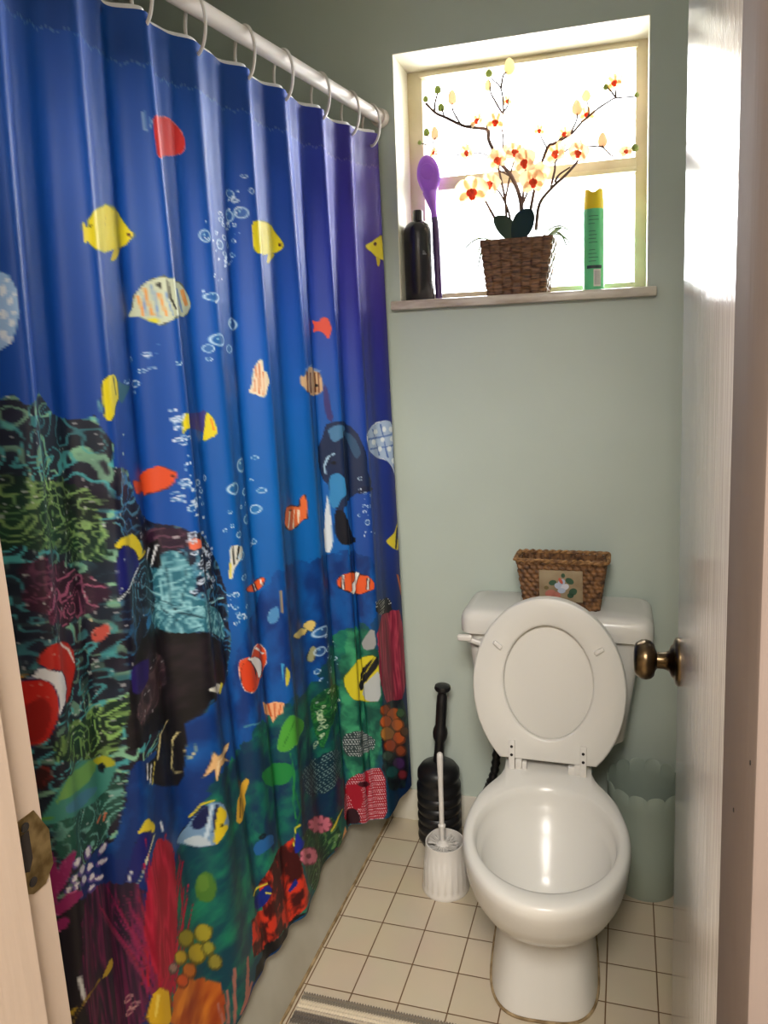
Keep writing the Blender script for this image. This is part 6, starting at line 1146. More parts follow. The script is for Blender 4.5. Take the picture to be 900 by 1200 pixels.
["p",[205,220,240],[576,1509,573,1507,573,1507,573,1505,576,1505,576,1505]],
["p",[205,220,240],[966,1021,966,1021,966,1021,966,1021,970,1021,970,1021]],
["p",[205,220,240],[978,1047,978,1047,977,1046,981,1047,982,1047,982,1047]],
["p",[205,220,240],[957,1014,954,1014,954,1012,954,1012,957,1012,957,1012]],
["p",[205,220,240],[973,1065,970,1065,970,1065,970,1063,970,1063,973,1063]],
["p",[205,220,240],[957,1142,955,1140,955,1140,957,1135,960,1135,960,1140]],
["p",[205,220,240],[974,1052,970,1056,971,1052,971,1052,973,1050,976,1052]],
["p",[205,220,240],[1037,1144,1021,1140,1003,1135,1029,1140,1037,1140,1037,1144]],
["p",[205,220,240],[963,1129,960,1131,960,1129,960,1126,963,1126,966,1126]],
["r",[205,220,240],[963,1069,6.4,4.4],0.45],
["p",[205,220,240],[987,1131,982,1131,982,1129,982,1129,990,1129,990,1129]],
["p",[205,220,240],[966,1032,963,1032,963,1030,966,1030,966,1030,966,1032]],
["p",[205,220,240],[975,1080,975,1080,972,1080,973,1078,976,1078,976,1078]],
["p",[205,220,240],[958,1067,957,1065,957,1065,958,1065,958,1065,958,1065]],
["r",[205,220,240],[952,1003,4.3,3.5],0.45],
["p",[200,215,205],[-338,805,-342,805,-346,805,-344,801,-342,801]],
["p",[200,215,205],[-296,1219,-299,1219,-305,1216,-306,1214,-300,1217]],
["p",[200,215,205],[-250,862,-251,867,-251,862,-251,862,-250,862]],
["p",[200,215,205],[-323,1192,-325,1197,-328,1192,-326,1192,-325,1192]],
["p",[200,215,205],[-448,1016,-448,1016,-449,1016,-450,1012,-448,1014]],
["p",[200,215,205],[-293,801,-293,801,-294,801,-298,796,-293,796]],
["p",[200,215,205],[-230,898,-231,898,-233,898,-233,893,-231,893]],
["p",[200,215,205],[-219,977,-219,977,-221,977,-222,972,-219,972]],
["p",[200,215,205],[-293,1172,-299,1170,-299,1170,-298,1170,-298,1169]],
["p",[200,215,205],[-242,1148,-242,1153,-244,1148,-243,1148,-242,1148]],
["p",[200,215,205],[-390,838,-394,840,-399,838,-400,836,-397,836]],
["p",[200,215,205],[-394,1065,-395,1065,-398,1065,-402,1060,-394,1065]],
["p",[200,215,205],[-410,990,-411,990,-413,990,-413,990,-410,989]],
["p",[200,215,205],[-200,840,-203,840,-205,840,-205,840,-201,840]],
["p",[200,215,205],[-310,942,-307,946,-312,942,-309,942,-307,942]],
["p",[200,215,205],[-232,999,-232,999,-234,999,-233,996,-232,994]],
["p",[200,215,205],[-225,779,-225,779,-226,779,-226,779,-225,779]],
["p",[200,215,205],[-232,933,-233,934,-233,934,-233,933,-233,933]],
["p",[200,215,205],[-274,1170,-275,1170,-277,1170,-275,1170,-274,1170]],
["p",[200,215,205],[-347,814,-347,814,-352,814,-352,814,-347,814]],
["p",[200,215,205],[-430,1008,-431,1012,-432,1008,-432,1008,-431,1008]],
["p",[200,215,205],[-458,1153,-459,1153,-460,1153,-460,1148,-459,1153]],
["p",[200,215,205],[-254,911,-254,911,-254,911,-254,911,-254,911]],
["p",[200,215,205],[-442,1099,-442,1100,-443,1100,-443,1097,-442,1096]],
["p",[200,215,205],[-275,1188,-278,1188,-277,1188,-277,1188,-277,1188]],
["p",[200,215,205],[-426,770,-426,770,-427,770,-427,770,-426,770]],
["p",[200,215,205],[-448,1104,-449,1104,-450,1104,-450,1104,-449,1104]],
["p",[200,215,205],[-214,1003,-216,1008,-218,1008,-217,1004,-216,1003]],
["p",[200,215,205],[-240,788,-240,788,-241,786,-240,783,-239,784]],
["p",[200,215,205],[-338,884,-340,884,-344,884,-344,880,-341,880]],
["p",[200,215,205],[-426,902,-426,902,-427,902,-427,898,-426,898]],
["p",[200,215,205],[-435,933,-436,937,-437,935,-437,933,-435,933]],
["p",[200,215,205],[-222,845,-222,845,-224,845,-224,845,-222,845]],
["p",[200,215,205],[-440,911,-441,915,-442,913,-442,913,-440,911]],
["p",[200,215,205],[-434,812,-435,814,-436,814,-435,810,-434,810]],
["p",[200,215,205],[-245,889,-246,889,-246,889,-247,886,-245,889]],
["p",[200,215,205],[-185,876,-194,871,-197,871,-194,871,-192,871]],
["p",[200,215,205],[-416,1038,-417,1038,-418,1038,-418,1034,-416,1034]],
["p",[200,215,205],[-216,735,-218,735,-218,735,-218,733,-218,735]],
["p",[200,215,205],[-231,1162,-231,1163,-232,1162,-232,1162,-231,1160]],
["p",[200,215,205],[-243,1140,-243,1140,-243,1140,-244,1137,-243,1140]],
["p",[200,215,205],[-342,902,-346,902,-346,902,-344,902,-344,902]],
["p",[200,215,205],[-219,1012,-219,1012,-220,1013,-220,1012,-219,1012]],
["p",[200,215,205],[-440,935,-440,937,-441,937,-442,933,-440,933]],
["p",[200,215,205],[-457,1091,-458,1091,-459,1091,-458,1091,-458,1091]],
["p",[200,215,205],[-254,1179,-256,1179,-256,1179,-255,1179,-255,1179]],
["p",[200,215,205],[-223,801,-223,802,-224,801,-224,801,-223,800]],
["p",[200,215,205],[-253,981,-253,980,-254,981,-254,977,-253,977]],
["p",[200,215,205],[-238,1034,-239,1034,-240,1034,-240,1034,-239,1030]],
["p",[200,215,205],[-234,836,-233,840,-234,836,-234,836,-234,836]],
["p",[200,215,205],[-450,1166,-450,1166,-451,1166,-451,1166,-450,1166]],
["p",[200,215,205],[-272,1135,-272,1135,-277,1131,-275,1131,-274,1131]],
["p",[200,215,205],[-222,956,-222,959,-223,957,-223,955,-222,955]],
["p",[200,215,205],[-304,1025,-309,1025,-310,1025,-308,1025,-306,1025]],
["p",[200,215,205],[-226,972,-226,972,-226,972,-226,971,-226,972]],
["p",[200,215,205],[-179,783,-186,783,-187,783,-184,783,-180,782]],
["p",[200,215,205],[-346,928,-347,928,-347,928,-349,924,-349,924]],
["p",[200,215,205],[-261,1170,-262,1170,-264,1170,-264,1166,-262,1166]],
["p",[200,215,205],[-238,854,-238,854,-240,854,-240,854,-238,854]],
["p",[200,215,205],[-440,834,-441,836,-442,836,-442,832,-441,832]],
["p",[200,215,205],[-322,1206,-323,1206,-324,1206,-325,1203,-322,1206]],
["p",[200,215,205],[-376,972,-379,972,-394,968,-390,968,-376,972]],
["p",[200,215,205],[-242,1104,-243,1104,-244,1106,-244,1104,-243,1104]],
["p",[200,215,205],[-261,1122,-262,1126,-264,1126,-265,1122,-262,1122]],
["p",[200,215,205],[-256,1016,-258,1021,-258,1021,-258,1016,-258,1016]],
["p",[200,215,205],[-277,1188,-280,1188,-285,1184,-285,1184,-282,1184]],
["p",[200,215,205],[-411,1056,-410,1059,-414,1056,-413,1056,-411,1056]],
["p",[200,215,205],[-314,1166,-317,1166,-317,1166,-315,1166,-315,1165]],
["p",[200,215,205],[-293,889,-299,889,-301,889,-299,889,-298,889]],
["p",[200,215,205],[-416,1166,-417,1166,-417,1166,-417,1165,-417,1165]],
["p",[200,215,205],[-446,1065,-446,1065,-447,1065,-446,1060,-446,1065]],
["p",[200,215,205],[-269,1038,-269,1038,-272,1038,-272,1038,-269,1038]],
["p",[200,215,205],[-310,739,-310,739,-314,739,-311,739,-309,739]],
["p",[200,215,205],[-260,880,-259,882,-261,880,-260,880,-259,880]],
["p",[200,215,205],[-432,1153,-432,1155,-434,1153,-434,1153,-432,1153]],
["p",[200,215,205],[-365,862,-363,865,-370,862,-363,862,-360,862]],
["p",[200,215,205],[-246,1069,-246,1069,-248,1069,-248,1069,-246,1069]],
["p",[200,215,205],[-259,849,-259,849,-261,849,-261,849,-259,845]],
["p",[200,215,205],[-230,867,-232,867,-233,867,-233,867,-232,867]],
["p",[200,215,205],[-238,1078,-239,1078,-241,1078,-240,1078,-239,1078]],
["p",[200,215,205],[-253,1201,-253,1201,-254,1201,-254,1201,-253,1197]],
["p",[200,215,205],[-440,977,-441,981,-442,981,-441,977,-440,977]],
["p",[200,215,205],[-450,1096,-451,1096,-452,1096,-452,1096,-451,1096]],
["p",[200,215,205],[-154,748,-158,748,-158,748,-158,748,-157,748]],
["p",[200,215,205],[-278,1056,-283,1056,-289,1052,-286,1052,-284,1052]],
["p",[200,215,205],[-238,1228,-238,1228,-238,1228,-238,1228,-238,1224]],
["p",[200,215,205],[-305,898,-307,898,-309,898,-311,893,-306,893]],
["p",[200,215,205],[-437,1118,-437,1118,-438,1118,-438,1115,-437,1113]],
["p",[200,215,205],[-246,1030,-247,1030,-248,1030,-248,1030,-247,1029]],
["p",[200,215,205],[-394,868,-402,867,-403,867,-402,867,-400,867]],
["p",[200,215,205],[-414,986,-414,986,-416,986,-416,986,-414,984]],
["p",[200,215,205],[-412,1159,-413,1162,-414,1160,-414,1157,-413,1157]],
["p",[200,215,205],[-232,1016,-234,1016,-234,1015,-234,1012,-233,1013]],
["p",[200,215,205],[-163,788,-165,788,-168,788,-170,783,-165,783]],
["p",[200,215,205],[-407,729,-407,730,-410,728,-410,726,-408,726]],
["p",[200,215,205],[-424,761,-424,761,-426,761,-426,761,-424,757]],
["p",[200,215,205],[-176,823,-179,823,-179,823,-183,818,-174,823]],
["p",[200,215,205],[-414,735,-417,736,-418,735,-418,735,-417,735]],
["p",[200,215,205],[-418,933,-419,933,-420,934,-420,933,-419,933]],
["p",[200,215,205],[-427,997,-427,999,-429,999,-428,994,-427,994]],
["p",[200,215,205],[-420,978,-421,981,-422,981,-422,978,-421,977]],
["p",[200,215,205],[-434,1096,-434,1100,-435,1098,-435,1096,-434,1096]],
["p",[200,215,205],[-427,1118,-427,1120,-429,1119,-427,1118,-427,1118]],
["p",[200,215,205],[-181,904,-179,906,-187,902,-184,902,-181,902]],
["p",[200,215,205],[-426,902,-426,904,-427,906,-426,902,-426,902]],
["p",[200,215,205],[-448,1074,-449,1074,-449,1074,-448,1069,-448,1069]],
["p",[200,215,205],[-237,1016,-237,1021,-238,1021,-238,1016,-238,1016]],
["p",[200,215,205],[-377,759,-390,757,-394,757,-387,757,-381,757]],
["p",[200,215,205],[-264,902,-265,902,-267,902,-267,898,-265,900]],
["p",[200,215,205],[-222,849,-222,849,-224,849,-224,845,-222,846]],
["p",[200,215,205],[-419,779,-419,779,-420,779,-419,774,-419,779]],
["p",[200,215,205],[-226,823,-226,827,-228,827,-228,823,-226,823]],
["p",[200,215,205],[-203,955,-202,959,-206,959,-205,955,-203,955]],
["p",[200,215,205],[-212,887,-212,889,-213,884,-213,884,-212,884]],
["p",[200,215,205],[-238,880,-239,881,-239,880,-239,880,-239,880]],
["p",[200,215,205],[-434,889,-434,891,-435,889,-435,889,-434,889]],
["p",[200,215,205],[-230,1188,-231,1192,-232,1188,-232,1188,-231,1188]],
["p",[200,215,205],[-235,1219,-234,1221,-235,1219,-235,1219,-234,1219]],
["p",[200,215,205],[-413,801,-414,801,-416,801,-416,801,-414,801]],
["p",[200,215,205],[-430,832,-431,833,-432,832,-432,832,-431,832]],
["p",[200,215,205],[-277,832,-280,836,-284,832,-284,832,-280,832]],
["p",[200,215,205],[-429,1056,-430,1057,-430,1057,-430,1056,-430,1056]],
["p",[200,215,205],[-248,792,-250,792,-250,792,-250,789,-248,792]],
["p",[200,215,205],[-154,752,-158,757,-160,755,-160,752,-157,752]],
["p",[200,215,205],[-294,862,-300,862,-302,862,-300,862,-298,862]],
["p",[200,215,205],[-454,1052,-455,1052,-456,1052,-456,1052,-455,1052]],
["p",[200,215,205],[-442,981,-443,981,-444,981,-444,981,-443,981]],
["p",[200,215,205],[-197,854,-194,858,-200,854,-198,854,-194,854]],
["p",[200,215,205],[-427,799,-429,801,-430,801,-430,796,-428,796]],
["p",[200,215,205],[-240,823,-241,827,-242,823,-242,823,-241,823]],
["p",[200,215,205],[-302,867,-307,867,-307,867,-309,862,-304,867]],
["p",[200,215,205],[-439,1100,-439,1101,-440,1100,-440,1100,-439,1100]],
["p",[200,215,205],[-298,1175,-305,1173,-307,1170,-306,1170,-304,1170]],
["p",[200,215,205],[-448,1113,-449,1118,-450,1113,-450,1113,-449,1113]],
["p",[200,215,205],[-250,867,-251,867,-251,867,-251,865,-251,867]],
["p",[200,215,205],[-304,1210,-302,1211,-306,1210,-312,1206,-304,1210]],
["p",[200,215,205],[-402,1041,-402,1043,-403,1041,-405,1038,-403,1038]],
["p",[200,215,205],[-430,959,-430,959,-432,959,-432,959,-430,959]],
["p",[200,215,205],[-394,1118,-398,1118,-403,1113,-403,1113,-399,1115]],
["p",[200,215,205],[-426,1091,-427,1091,-427,1091,-427,1091,-427,1091]],
["p",[200,215,205],[-378,733,-366,735,-390,730,-389,730,-376,730]],
["p",[200,215,205],[-318,792,-320,792,-324,792,-323,792,-320,792]],
["p",[200,215,205],[-425,915,-426,915,-426,915,-426,915,-425,915]],
["p",[200,215,205],[-262,1197,-264,1197,-265,1197,-266,1192,-265,1192]],
["p",[200,215,205],[-445,1148,-445,1153,-446,1148,-446,1148,-445,1148]],
["p",[200,215,205],[-253,1055,-254,1056,-256,1056,-256,1056,-254,1056]],
["p",[200,215,205],[-249,903,-250,906,-250,905,-250,902,-249,902]],
["p",[200,215,205],[-428,752,-429,755,-430,752,-430,752,-429,752]],
["p",[200,215,205],[-239,1116,-240,1118,-242,1118,-241,1114,-240,1113]],
["p",[200,215,205],[-272,1091,-274,1091,-274,1091,-275,1087,-272,1091]]]
DK = np.gradient(kv_); DV = vv_[1]
for op in ART:
    kind, c, d = op[0], op[1], op[2]
    if kind == 'r':
        k0, v0, rk, rv = d[0] / 200, d[1] / 2000, d[2] / 200, d[3] / 2000
        sl = block(np.array([[k0 - rk * 1.3, v0 - rv * 1.3], [k0 + rk * 1.3, v0 + rv * 1.3]]))
        q = np.sqrt(((K[sl] - k0) / max(rk, .012)) ** 2 + ((V[sl] - v0) / max(rv, .0015)) ** 2)
        m_ = np.clip(1 - np.abs(q - (1 - op[3] / 2)) / (op[3] / 2 + .08), 0, 1)[..., None]
        inn = ((q < 1) * .22)[..., None]; base = col[sl] * (1 - inn) + hx(c) * inn * .75; col[sl] = base * (1 - m_) + hx(c) * m_; continue
    pts = np.array(d, float).reshape(-1, 2) / np.array([200., 2000.]); sl = block(pts); kx_, vx_ = K[sl], V[sl]
    if kx_.size == 0: continue
    if kind == 'p':
        dk = DK[sl[0]][:, None]; cov = sum(inside(kx_ + a * dk, vx_ + e * DV, pts).astype(float) for a, e in ((-.27, -.1), (.1, -.27), (.27, .1), (-.1, .27)))[..., None] / 4
        col[sl] = col[sl] * (1 - cov) + hx(c) * cov
    else:
        soft = op[3]; jk = (fbm(kx_ * 9, vx_ * 110, 51, 3) - .47) * .02 * soft; jv = (fbm(kx_ * 9 + 7, vx_ * 110, 57, 3) - .47) * .0018 * soft
        dk = DK[sl[0]][:, None]; cov = sum(inside(kx_ + jk + a * dk, vx_ + jv + e * DV, pts).astype(float) for a, e in ((-.27, -.1), (.27, .1)))[..., None] / 2; t_ = texfn(op[4], X[sl], Y[sl], hx(c), hx(op[5])); col[sl] = col[sl] * (1 - cov) + t_ * cov
col = np.clip(col, 0, 1); lin = np.where(col <= .04045, col / 12.92, ((col + .055) / 1.055) ** 2.4) * 1.0
ca = cme.color_attributes.new('dye', 'FLOAT_COLOR', 'POINT'); buf = np.ones((K.size, 4), np.float32); buf[:, :3] = lin.reshape(-1, 3); ca.data.foreach_set('color', buf.ravel())
del K, V, P, X, Y, col, lin, buf

# ------------------------------------------------------------------ toilet
HX, HY = -.177, 1.675
toi = thing('toilet', (HX, HY, 0), 'white porcelain toilet with seat and lid raised against its tank', 'toilet')
RZ = Matrix.Rotation(math.radians(4.6), 3, 'Z')
def ring_pts(z, hw, yf, yb, sw=0, ys=None, n=48, ex=2.0):
    yc = (yf + yb) / 2; a = (yb - yf) / 2; ye = ys if ys else yb; L = []
    for i in range(n + 1):
        u = i / n
        if not sw: y = yf + (yb - yf) * (1 - math.cos(PI * u)) / 2
        elif u < .74: y = yf + (yb - yf) * (1 - math.cos(PI * .80 * u / .74)) / 2
        else: y0 = yf + (yb - yf) * (1 - math.cos(PI * .80)) / 2; y = y0 + (ye - y0) * math.sin(PI / 2 * (u - .74) / .26)
        q1 = abs((y - yc) / a); e = hw * max(0, 1 - q1 ** ex) ** (1 / ex) if q1 < 1 else 0
        if sw and y > yc:
            r0 = min(1, (y - yc) / .12); q = sw * min(1, max(0, (ye - y) / .03)) ** .5 * r0 * r0 * (3 - 2 * r0); e = (e ** 5 + q ** 5) ** .2
        L.append((e, y))
    pts = [(-w_, y) for w_, y in L] + [(w_, y) for w_, y in L[-2:0:-1]]
    out = []
    for x, y in pts: p = RZ @ Vector((x, y, 0)); out.append((HX + p.x - .007 * max(0, 1 - z / .17), HY + p.y, z))
    return out
b = B(); O_ = [(0, .118, -.301, .06, .085, .16), (.012, .118, -.301, .06, .085, .16), (.04, .113, -.295, .06, .085, .16), (.10, .106, -.286, .05, .085, .17), (.15, .104, -.280, .03, .09, .18), (.178, .106, -.286, .03, .09, .185), (.20, .116, -.308, .03, .09, .185), (.225, .136, -.350, .03, .09, .185), (.255, .152, -.394, .028, .092, .185), (.29, .164, -.428, .022, .096, .185), (.32, .170, -.447, .018, .1, .185), (.345, .172, -.456, .016, .103, .185), (.362, .174, -.463, .015, .105, .185), (.378, .1735, -.465, .013, .105, .185), (.386, .1705, -.462, .010, .104, .184), (.3898, .165, -.456, .004, .102, .181)]
rings = [ring_pts(z, hw, yf, yb, sw, ys, ex=float(np.interp(z, [.12, .17, .2, .24, .3], [3.3, 3.1, 2.6, 2.2, 2.0]))) for z, hw, yf, yb, sw, ys in O_]
for z, hw, yf, yb in ((.3903, .154, -.428, -.058), (.386, .149, -.417, -.064), (.372, .144, -.408, -.072), (.352, .143, -.406, -.074), (.346, .136, -.398, -.080), (.335, .133, -.395, -.084), (.30, .122, -.384, -.115), (.265, .104, -.352, -.145), (.235, .084, -.312, -.165), (.21, .058, -.28, -.185), (.198, .03, -.25, -.21)):
    rings.append(ring_pts(z, hw, yf, yb))
R_ = loft(b, rings, True, True); bowl = obj('bowl', b, M['porc'], toi, smooth=60)
b = B(); lathe(b, [(0, 0), (.034, 0), (.034, .002), (0, .002)], (0, 0, 0), 32); bmesh.ops.scale(b, verts=b.verts, vec=(.9, 1.15, 1)); bmesh.ops.translate(b, verts=b.verts, vec=(HX + .022, HY - .255, .2075)); 
M['water'] = mat('bowl_water', rgb(214, 212, 200), .03, trans=.6); obj('bowl_water', b, M['water'], bowl)
b = B(); pr = ring_pts(.003, .1195, -.3025, .06, .086, .16, ex=3.3); tube(b, pr, .0035, 6, True); obj('base_caulk', b, M['grime'], bowl)['label'] = 'yellowed caulk line round the foot'
def rb(cx, hx_, y0, y1, z, r): return rrect(cx - hx_, cx + hx_, y0, y1, z, r)
b = B(); loft(b, [rb(-.183, .150, 1.83, 1.93, .3915, .03), rb(-.183, .172, 1.812, 1.955, .397, .035), rb(-.183, .184, 1.803, 1.963, .41, .035), rb(-.181, .200, 1.80, 1.966, .53, .035), rb(-.177, .222, 1.796, 1.969, .692, .035)]); tank = obj('tank', b, M['porc'], toi)
b = B(); loft(b, [rb(-.171, .226, 1.786, 1.978, .683, .03), rb(-.171, .2385, 1.777, 1.982, .6845, .034), rb(-.171, .2395, 1.776, 1.982, .69, .034), rb(-.171, .2395, 1.777, 1.982, .715, .034), rb(-.171, .237, 1.780, 1.980, .728, .033), rb(-.171, .229, 1.788, 1.975, .738, .03), rb(-.171, .215, 1.80, 1.965, .742, .028)]); obj('tank_lid', b, M['porc'], toi, smooth=60)
b = B(); box(b, -.415, -.376, 1.770, 1.783, .664, .681, .005, 3); box(b, -.392, -.345, 1.772, 1.784, .657, .671, .005, 3, Matrix.Translation((-.37, 1.78, .665)) @ Matrix.Rotation(math.radians(16), 4, 'Y') @ Matrix.Translation((.37, -1.78, -.665)))
lathe(b, [(.011, -.02), (.011, .006), (.008, .01), (0, .01)], (-.352, 1.785, .658), 16, '-y'); obj('flush_lever', b, M['whitep'], toi)
# raised seat and lid: outlines in the leaning plane
TL = math.radians(6.5)
SEAT = Matrix.Translation((-.178, 1.694, .402)) @ Matrix.Rotation(-TL, 4, 'X')
def egg(hw, top, bot, bs, n=56, sx=0):
    out = []; hc = .188; a0 = math.asin(min(1, (hc - bot) / bs))
    for i in range(n + 1):
        t = -a0 + (PI + 2 * a0) * i / n; c_, s_ = math.cos(t), math.sin(t)
        out.append((hw * c_ + sx, hc + (s_ * (top - hc) if s_ > 0 else s_ * bs)))
    return out
def plate(bm, outer, y0, y1, inner=None, rnd=.006):
    n = len(outer)
    def off(o, d):
        c = Vector((sum(p[0] for p in o) / n, sum(p[1] for p in o) / n)); return [tuple(Vector(p) + (c - Vector(p)).normalized() * d) for p in o]
    def R3(o, y): return [SEAT @ Vector((x, y, z)) for x, z in o]
    if inner is None:
        loft(bm, [R3(off(outer, rnd), y1), R3(off(outer, rnd * .3), y1 - rnd * .3), R3(outer, y1 - rnd), R3(outer, y0 + rnd), R3(off(outer, rnd * .3), y0 + rnd * .3), R3(off(outer, rnd), y0)])
    else:
        ii = inner; rings = [R3(off(outer, rnd), y0), R3(off(outer, rnd * .3), y0 + rnd * .3), R3(outer, y0 + rnd), R3(outer, y1 - rnd), R3(off(outer, rnd), y1), R3(off(ii, -rnd), y1), R3(ii, y1 - rnd), R3(ii, y0 + rnd), R3(off(ii, -rnd * .3), y0 + rnd * .3), R3(off(ii, -rnd), y0)]
        rings.append(rings[0]); Rv = [[bm.verts.new(p) for p in r] for r in rings[:-1]]; Rv.append(Rv[0])
        for a, c in zip(Rv, Rv[1:]):
            for i in range(n): j = (i + 1) % n; bm.faces.new((a[i], a[j], c[j], c[i]))
outer = egg(.183, .405, .008, .262); n_ = len(outer)
def oval(hw, z0, z1, n):
    zc, hz = (z0 + z1) / 2, (z1 - z0) / 2; out = []
    a0 = math.asin(.69)
    for i in range(n):
        t = -a0 + (PI + 2 * a0) * i / (n - 1); u = (i / (n - 1)); t2 = -PI / 2 + 2 * PI * u * (n - 1) / n; out.append((hw * math.cos(t2), zc + hz * math.sin(t2)))
    return out
# outer resampled so both outlines start at the bottom middle
ob = egg(.183, .405, .008, .232, 42); flat = [(ob[-1][0] + (ob[0][0] - ob[-1][0]) * k / 14, .008) for k in range(1, 14)]; full = ob + flat
mid_i = len(ob) + 6; full = full[mid_i:] + full[:mid_i]
b = B(); plate(b, full, -.020, -.002, oval(.1065, .062, .338, len(full)), .0055); seat = obj('seat', b, M['seatp'], toi, smooth=50)
b = B(); plate(b, full, .000, .014, None, .005); obj('lid', b, M['seatp'], toi, smooth=50)
for x0, z0, an in ((-.120, .285, 40), (.120, .286, -33)):
    b = B(); box(b, -.0125, .0125, -.0275, -.019, -.0055, .0055, .003, 3, SEAT @ Matrix.Translation((x0, 0, z0)) @ Matrix.Rotation(math.radians(an), 4, 'Y')); obj('bumper', b, M['whitep'], seat)
for s in (-1, 1):
    xc = .085 * s
    b = B(); box(b, xc - .0075, xc + .0075, -.0265, -.019, -.022, .055, .0018, 2, SEAT)
    box(b, xc - s * .030 - .006, xc - s * .012 + .006 if s > 0 else xc + .030 + .006, -.022, -.006, -.016, .004, .003, 2, SEAT)
    px_ = HX + .070 * s; box(b, px_ - .008, px_ + .008, HY - .005, HY + .017, .3885, .413, .003, 2)
    h = obj('seat_hinge', b, M['whitep'], toi)
    for z in (.020, .040):
        b = B(); lathe(b, [(.0036, 0), (.0034, .0008), (0, .001)], (0, 0, 0), 12, '-y'); bmesh.ops.transform(b, matrix=SEAT @ Matrix.Translation((xc, -.0265, z)), verts=b.verts); obj('screw', b, M['dark'], h)
# supply hose
b = B(); pts = catmull([(-.385, 1.985, .13), (-.375, 1.955, .16), (-.355, 1.94, .22), (-.345, 1.935, .29), (-.33, 1.93, .36), (-.315, 1.925, .3860)], 10)
tube(b, pts, [.0115 + .002 * math.sin(i * 1.9) for i in range(len(pts))], 12)
obj('supply_hose', b, M['black'], toi)['label'] = 'black ribbed supply hose under the tank'

# ------------------------------------------------------------------ basket on the tank
bk = thing('wicker_basket', (-.157, 1.868, .742), 'small brown rope basket with a flower plaque, on the tank lid', 'basket')
def woven(bm, x0b, x1b, y0b, y1b, x0t, x1t, y0t, y1t, z0, z1, rows, perU, amp, seg, rope):
    zs = rows * 6; rings = []
    for j in range(zs + 1):
        t = j / zs; x0, x1, y0, y1 = (x0b + (x0t - x0b) * t, x1b + (x1t - x1b) * t, y0b + (y0t - y0b) * t, y1b + (y1t - y1b) * t)
        rr = .008; base = rrect(x0, x1, y0, y1, z0 + (z1 - z0) * t, rr, 3); n = len(base); L = [0]
        for i in range(n): L.append(L[-1] + (Vector(base[(i + 1) % n]) - Vector(base[i])).length)
        ring = []; cx, cy = (x0 + x1) / 2, (y0 + y1) / 2; row = min(int(t * rows), rows - 1); ft = (t * rows) % 1
        for k in range(seg):
            d = L[-1] * k / seg; i = max(q for q in range(n) if L[q] <= d + 1e-9); f = (d - L[i]) / max(L[i + 1] - L[i], 1e-9); p = Vector(base[i]).lerp(Vector(base[(i + 1) % n]), f)
            tdir = (Vector(base[(i + 1) % n]) - Vector(base[i])).normalized(); nrm = Vector((tdir.y, -tdir.x, 0))
            u = d / L[-1] * perU
            if rope: dd = amp * (abs(math.sin(PI * t * rows)) - .5) + amp * .8 * math.sin(2 * PI * (u + row * .5 + ft * .5))
            else: dd = amp * (.4 + .6 * abs(math.sin(PI * t * rows)) ** .5) * (1 if math.sin(PI * u + PI * row) > 0 else -1) * min(1, 3 * abs(math.sin(PI * u + PI * row)))
            ring.append(p + nrm * dd)
        rings.append(ring)
    th_ = .004; inner = []
    for ring in (rings[-1], rings[0]):
        c = sum(ring, Vector()) / len(ring); inner.append([p + (Vector((c.x, c.y, p.z)) - p).normalized() * (th_ + amp * 1.5) for p in ring])
    inner[1] = [p + Vector((0, 0, .006)) for p in inner[1]]
    loft(bm, rings + inner, True, True)
b = B(); woven(b, -.250, -.062, 1.832, 1.905, -.268, -.044, 1.822, 1.914, .7425, .868, 11, 34, .0022, 400, True); obj('basket_body', b, M['rope'], bk, smooth=70)
b = B()
for ph in (0, PI):
    path = []; base = rrect(-.271, -.041, 1.819, 1.917, .871, .012, 5); n = len(base); dense = []
    for i in range(n):
        a, c = Vector(base[i]), Vector(base[(i + 1) % n]); m_ = max(1, int((c - a).length / .003)); dense += [a.lerp(c, k / m_) for k in range(m_)]
    for i, p in enumerate(dense):
        a = ph + i * .55; c0 = Vector((-.156, 1.868, .871)); outv = (p - c0).normalized(); path.append(p + outv * .0028 * math.cos(a) + Vector((0, 0, .0028 * math.sin(a))))
    tube(b, path, .0038, 6, True)
obj('rim', b, M['ropel'], bk)
b = B(); mt = Matrix.Translation((-.156, 1.827, .806)) @ Matrix.Rotation(math.radians(4.6), 4, 'X'); box(b, -.054, .054, -.005, .003, -.040, .042, .001, 2, mt); pq = obj('plaque', b, M['plaque'], bk)
b = B(); lay = b.loops.layers.float_color.new('dye')
def petal_disc(cx, cz, rx, rz_, an, c, dy):
    n = 14; vs = [b.verts.new(mt @ Vector((cx + rx * math.cos(t) * math.cos(an) - rz_ * math.sin(t) * math.sin(an), -.0052 - dy, cz + rx * math.cos(t) * math.sin(an) + rz_ * math.sin(t) * math.cos(an)))) for t in [2 * PI * k / n for k in range(n)]]
    f = b.faces.new(vs)
    for l in f.loops: l[lay] = c
GL = rgb(54, 84, 62); BLU = rgb(176, 186, 204); PK = rgb(182, 110, 96)
for q in ((-.020, .010, .010, .007, .3, GL, 0), (.022, .016, .011, .008, -.5, GL, 0), (.030, -.012, .011, .009, .7, GL, 0), (.024, -.022, .008, .007, .2, GL, 0), (-.036, -.004, .006, .005, .2, rgb(110, 96, 60), 0), (.006, .030, .005, .006, 0, GL, 0), (-.026, -.018, .014, .009, .3, PK, .0002), (-.010, -.022, .010, .008, -.3, PK, .0002), (.002, .012, .010, .008, .8, BLU, .0004), (-.006, .002, .010, .008, -.4, BLU, .0005), (.010, .0, .011, .008, .5, rgb(206, 206, 214), .0006), (.002, -.010, .010, .007, .1, BLU, .0007), (.0, .016, .004, .009, .5, rgb(190, 90, 70), .0009)): petal_disc(*q)
M['paintdye'] = attr_mat('painted_flower_colours', .6); obj('painted_flower', b, M['paintdye'], pq, smooth=0, recalc=False)

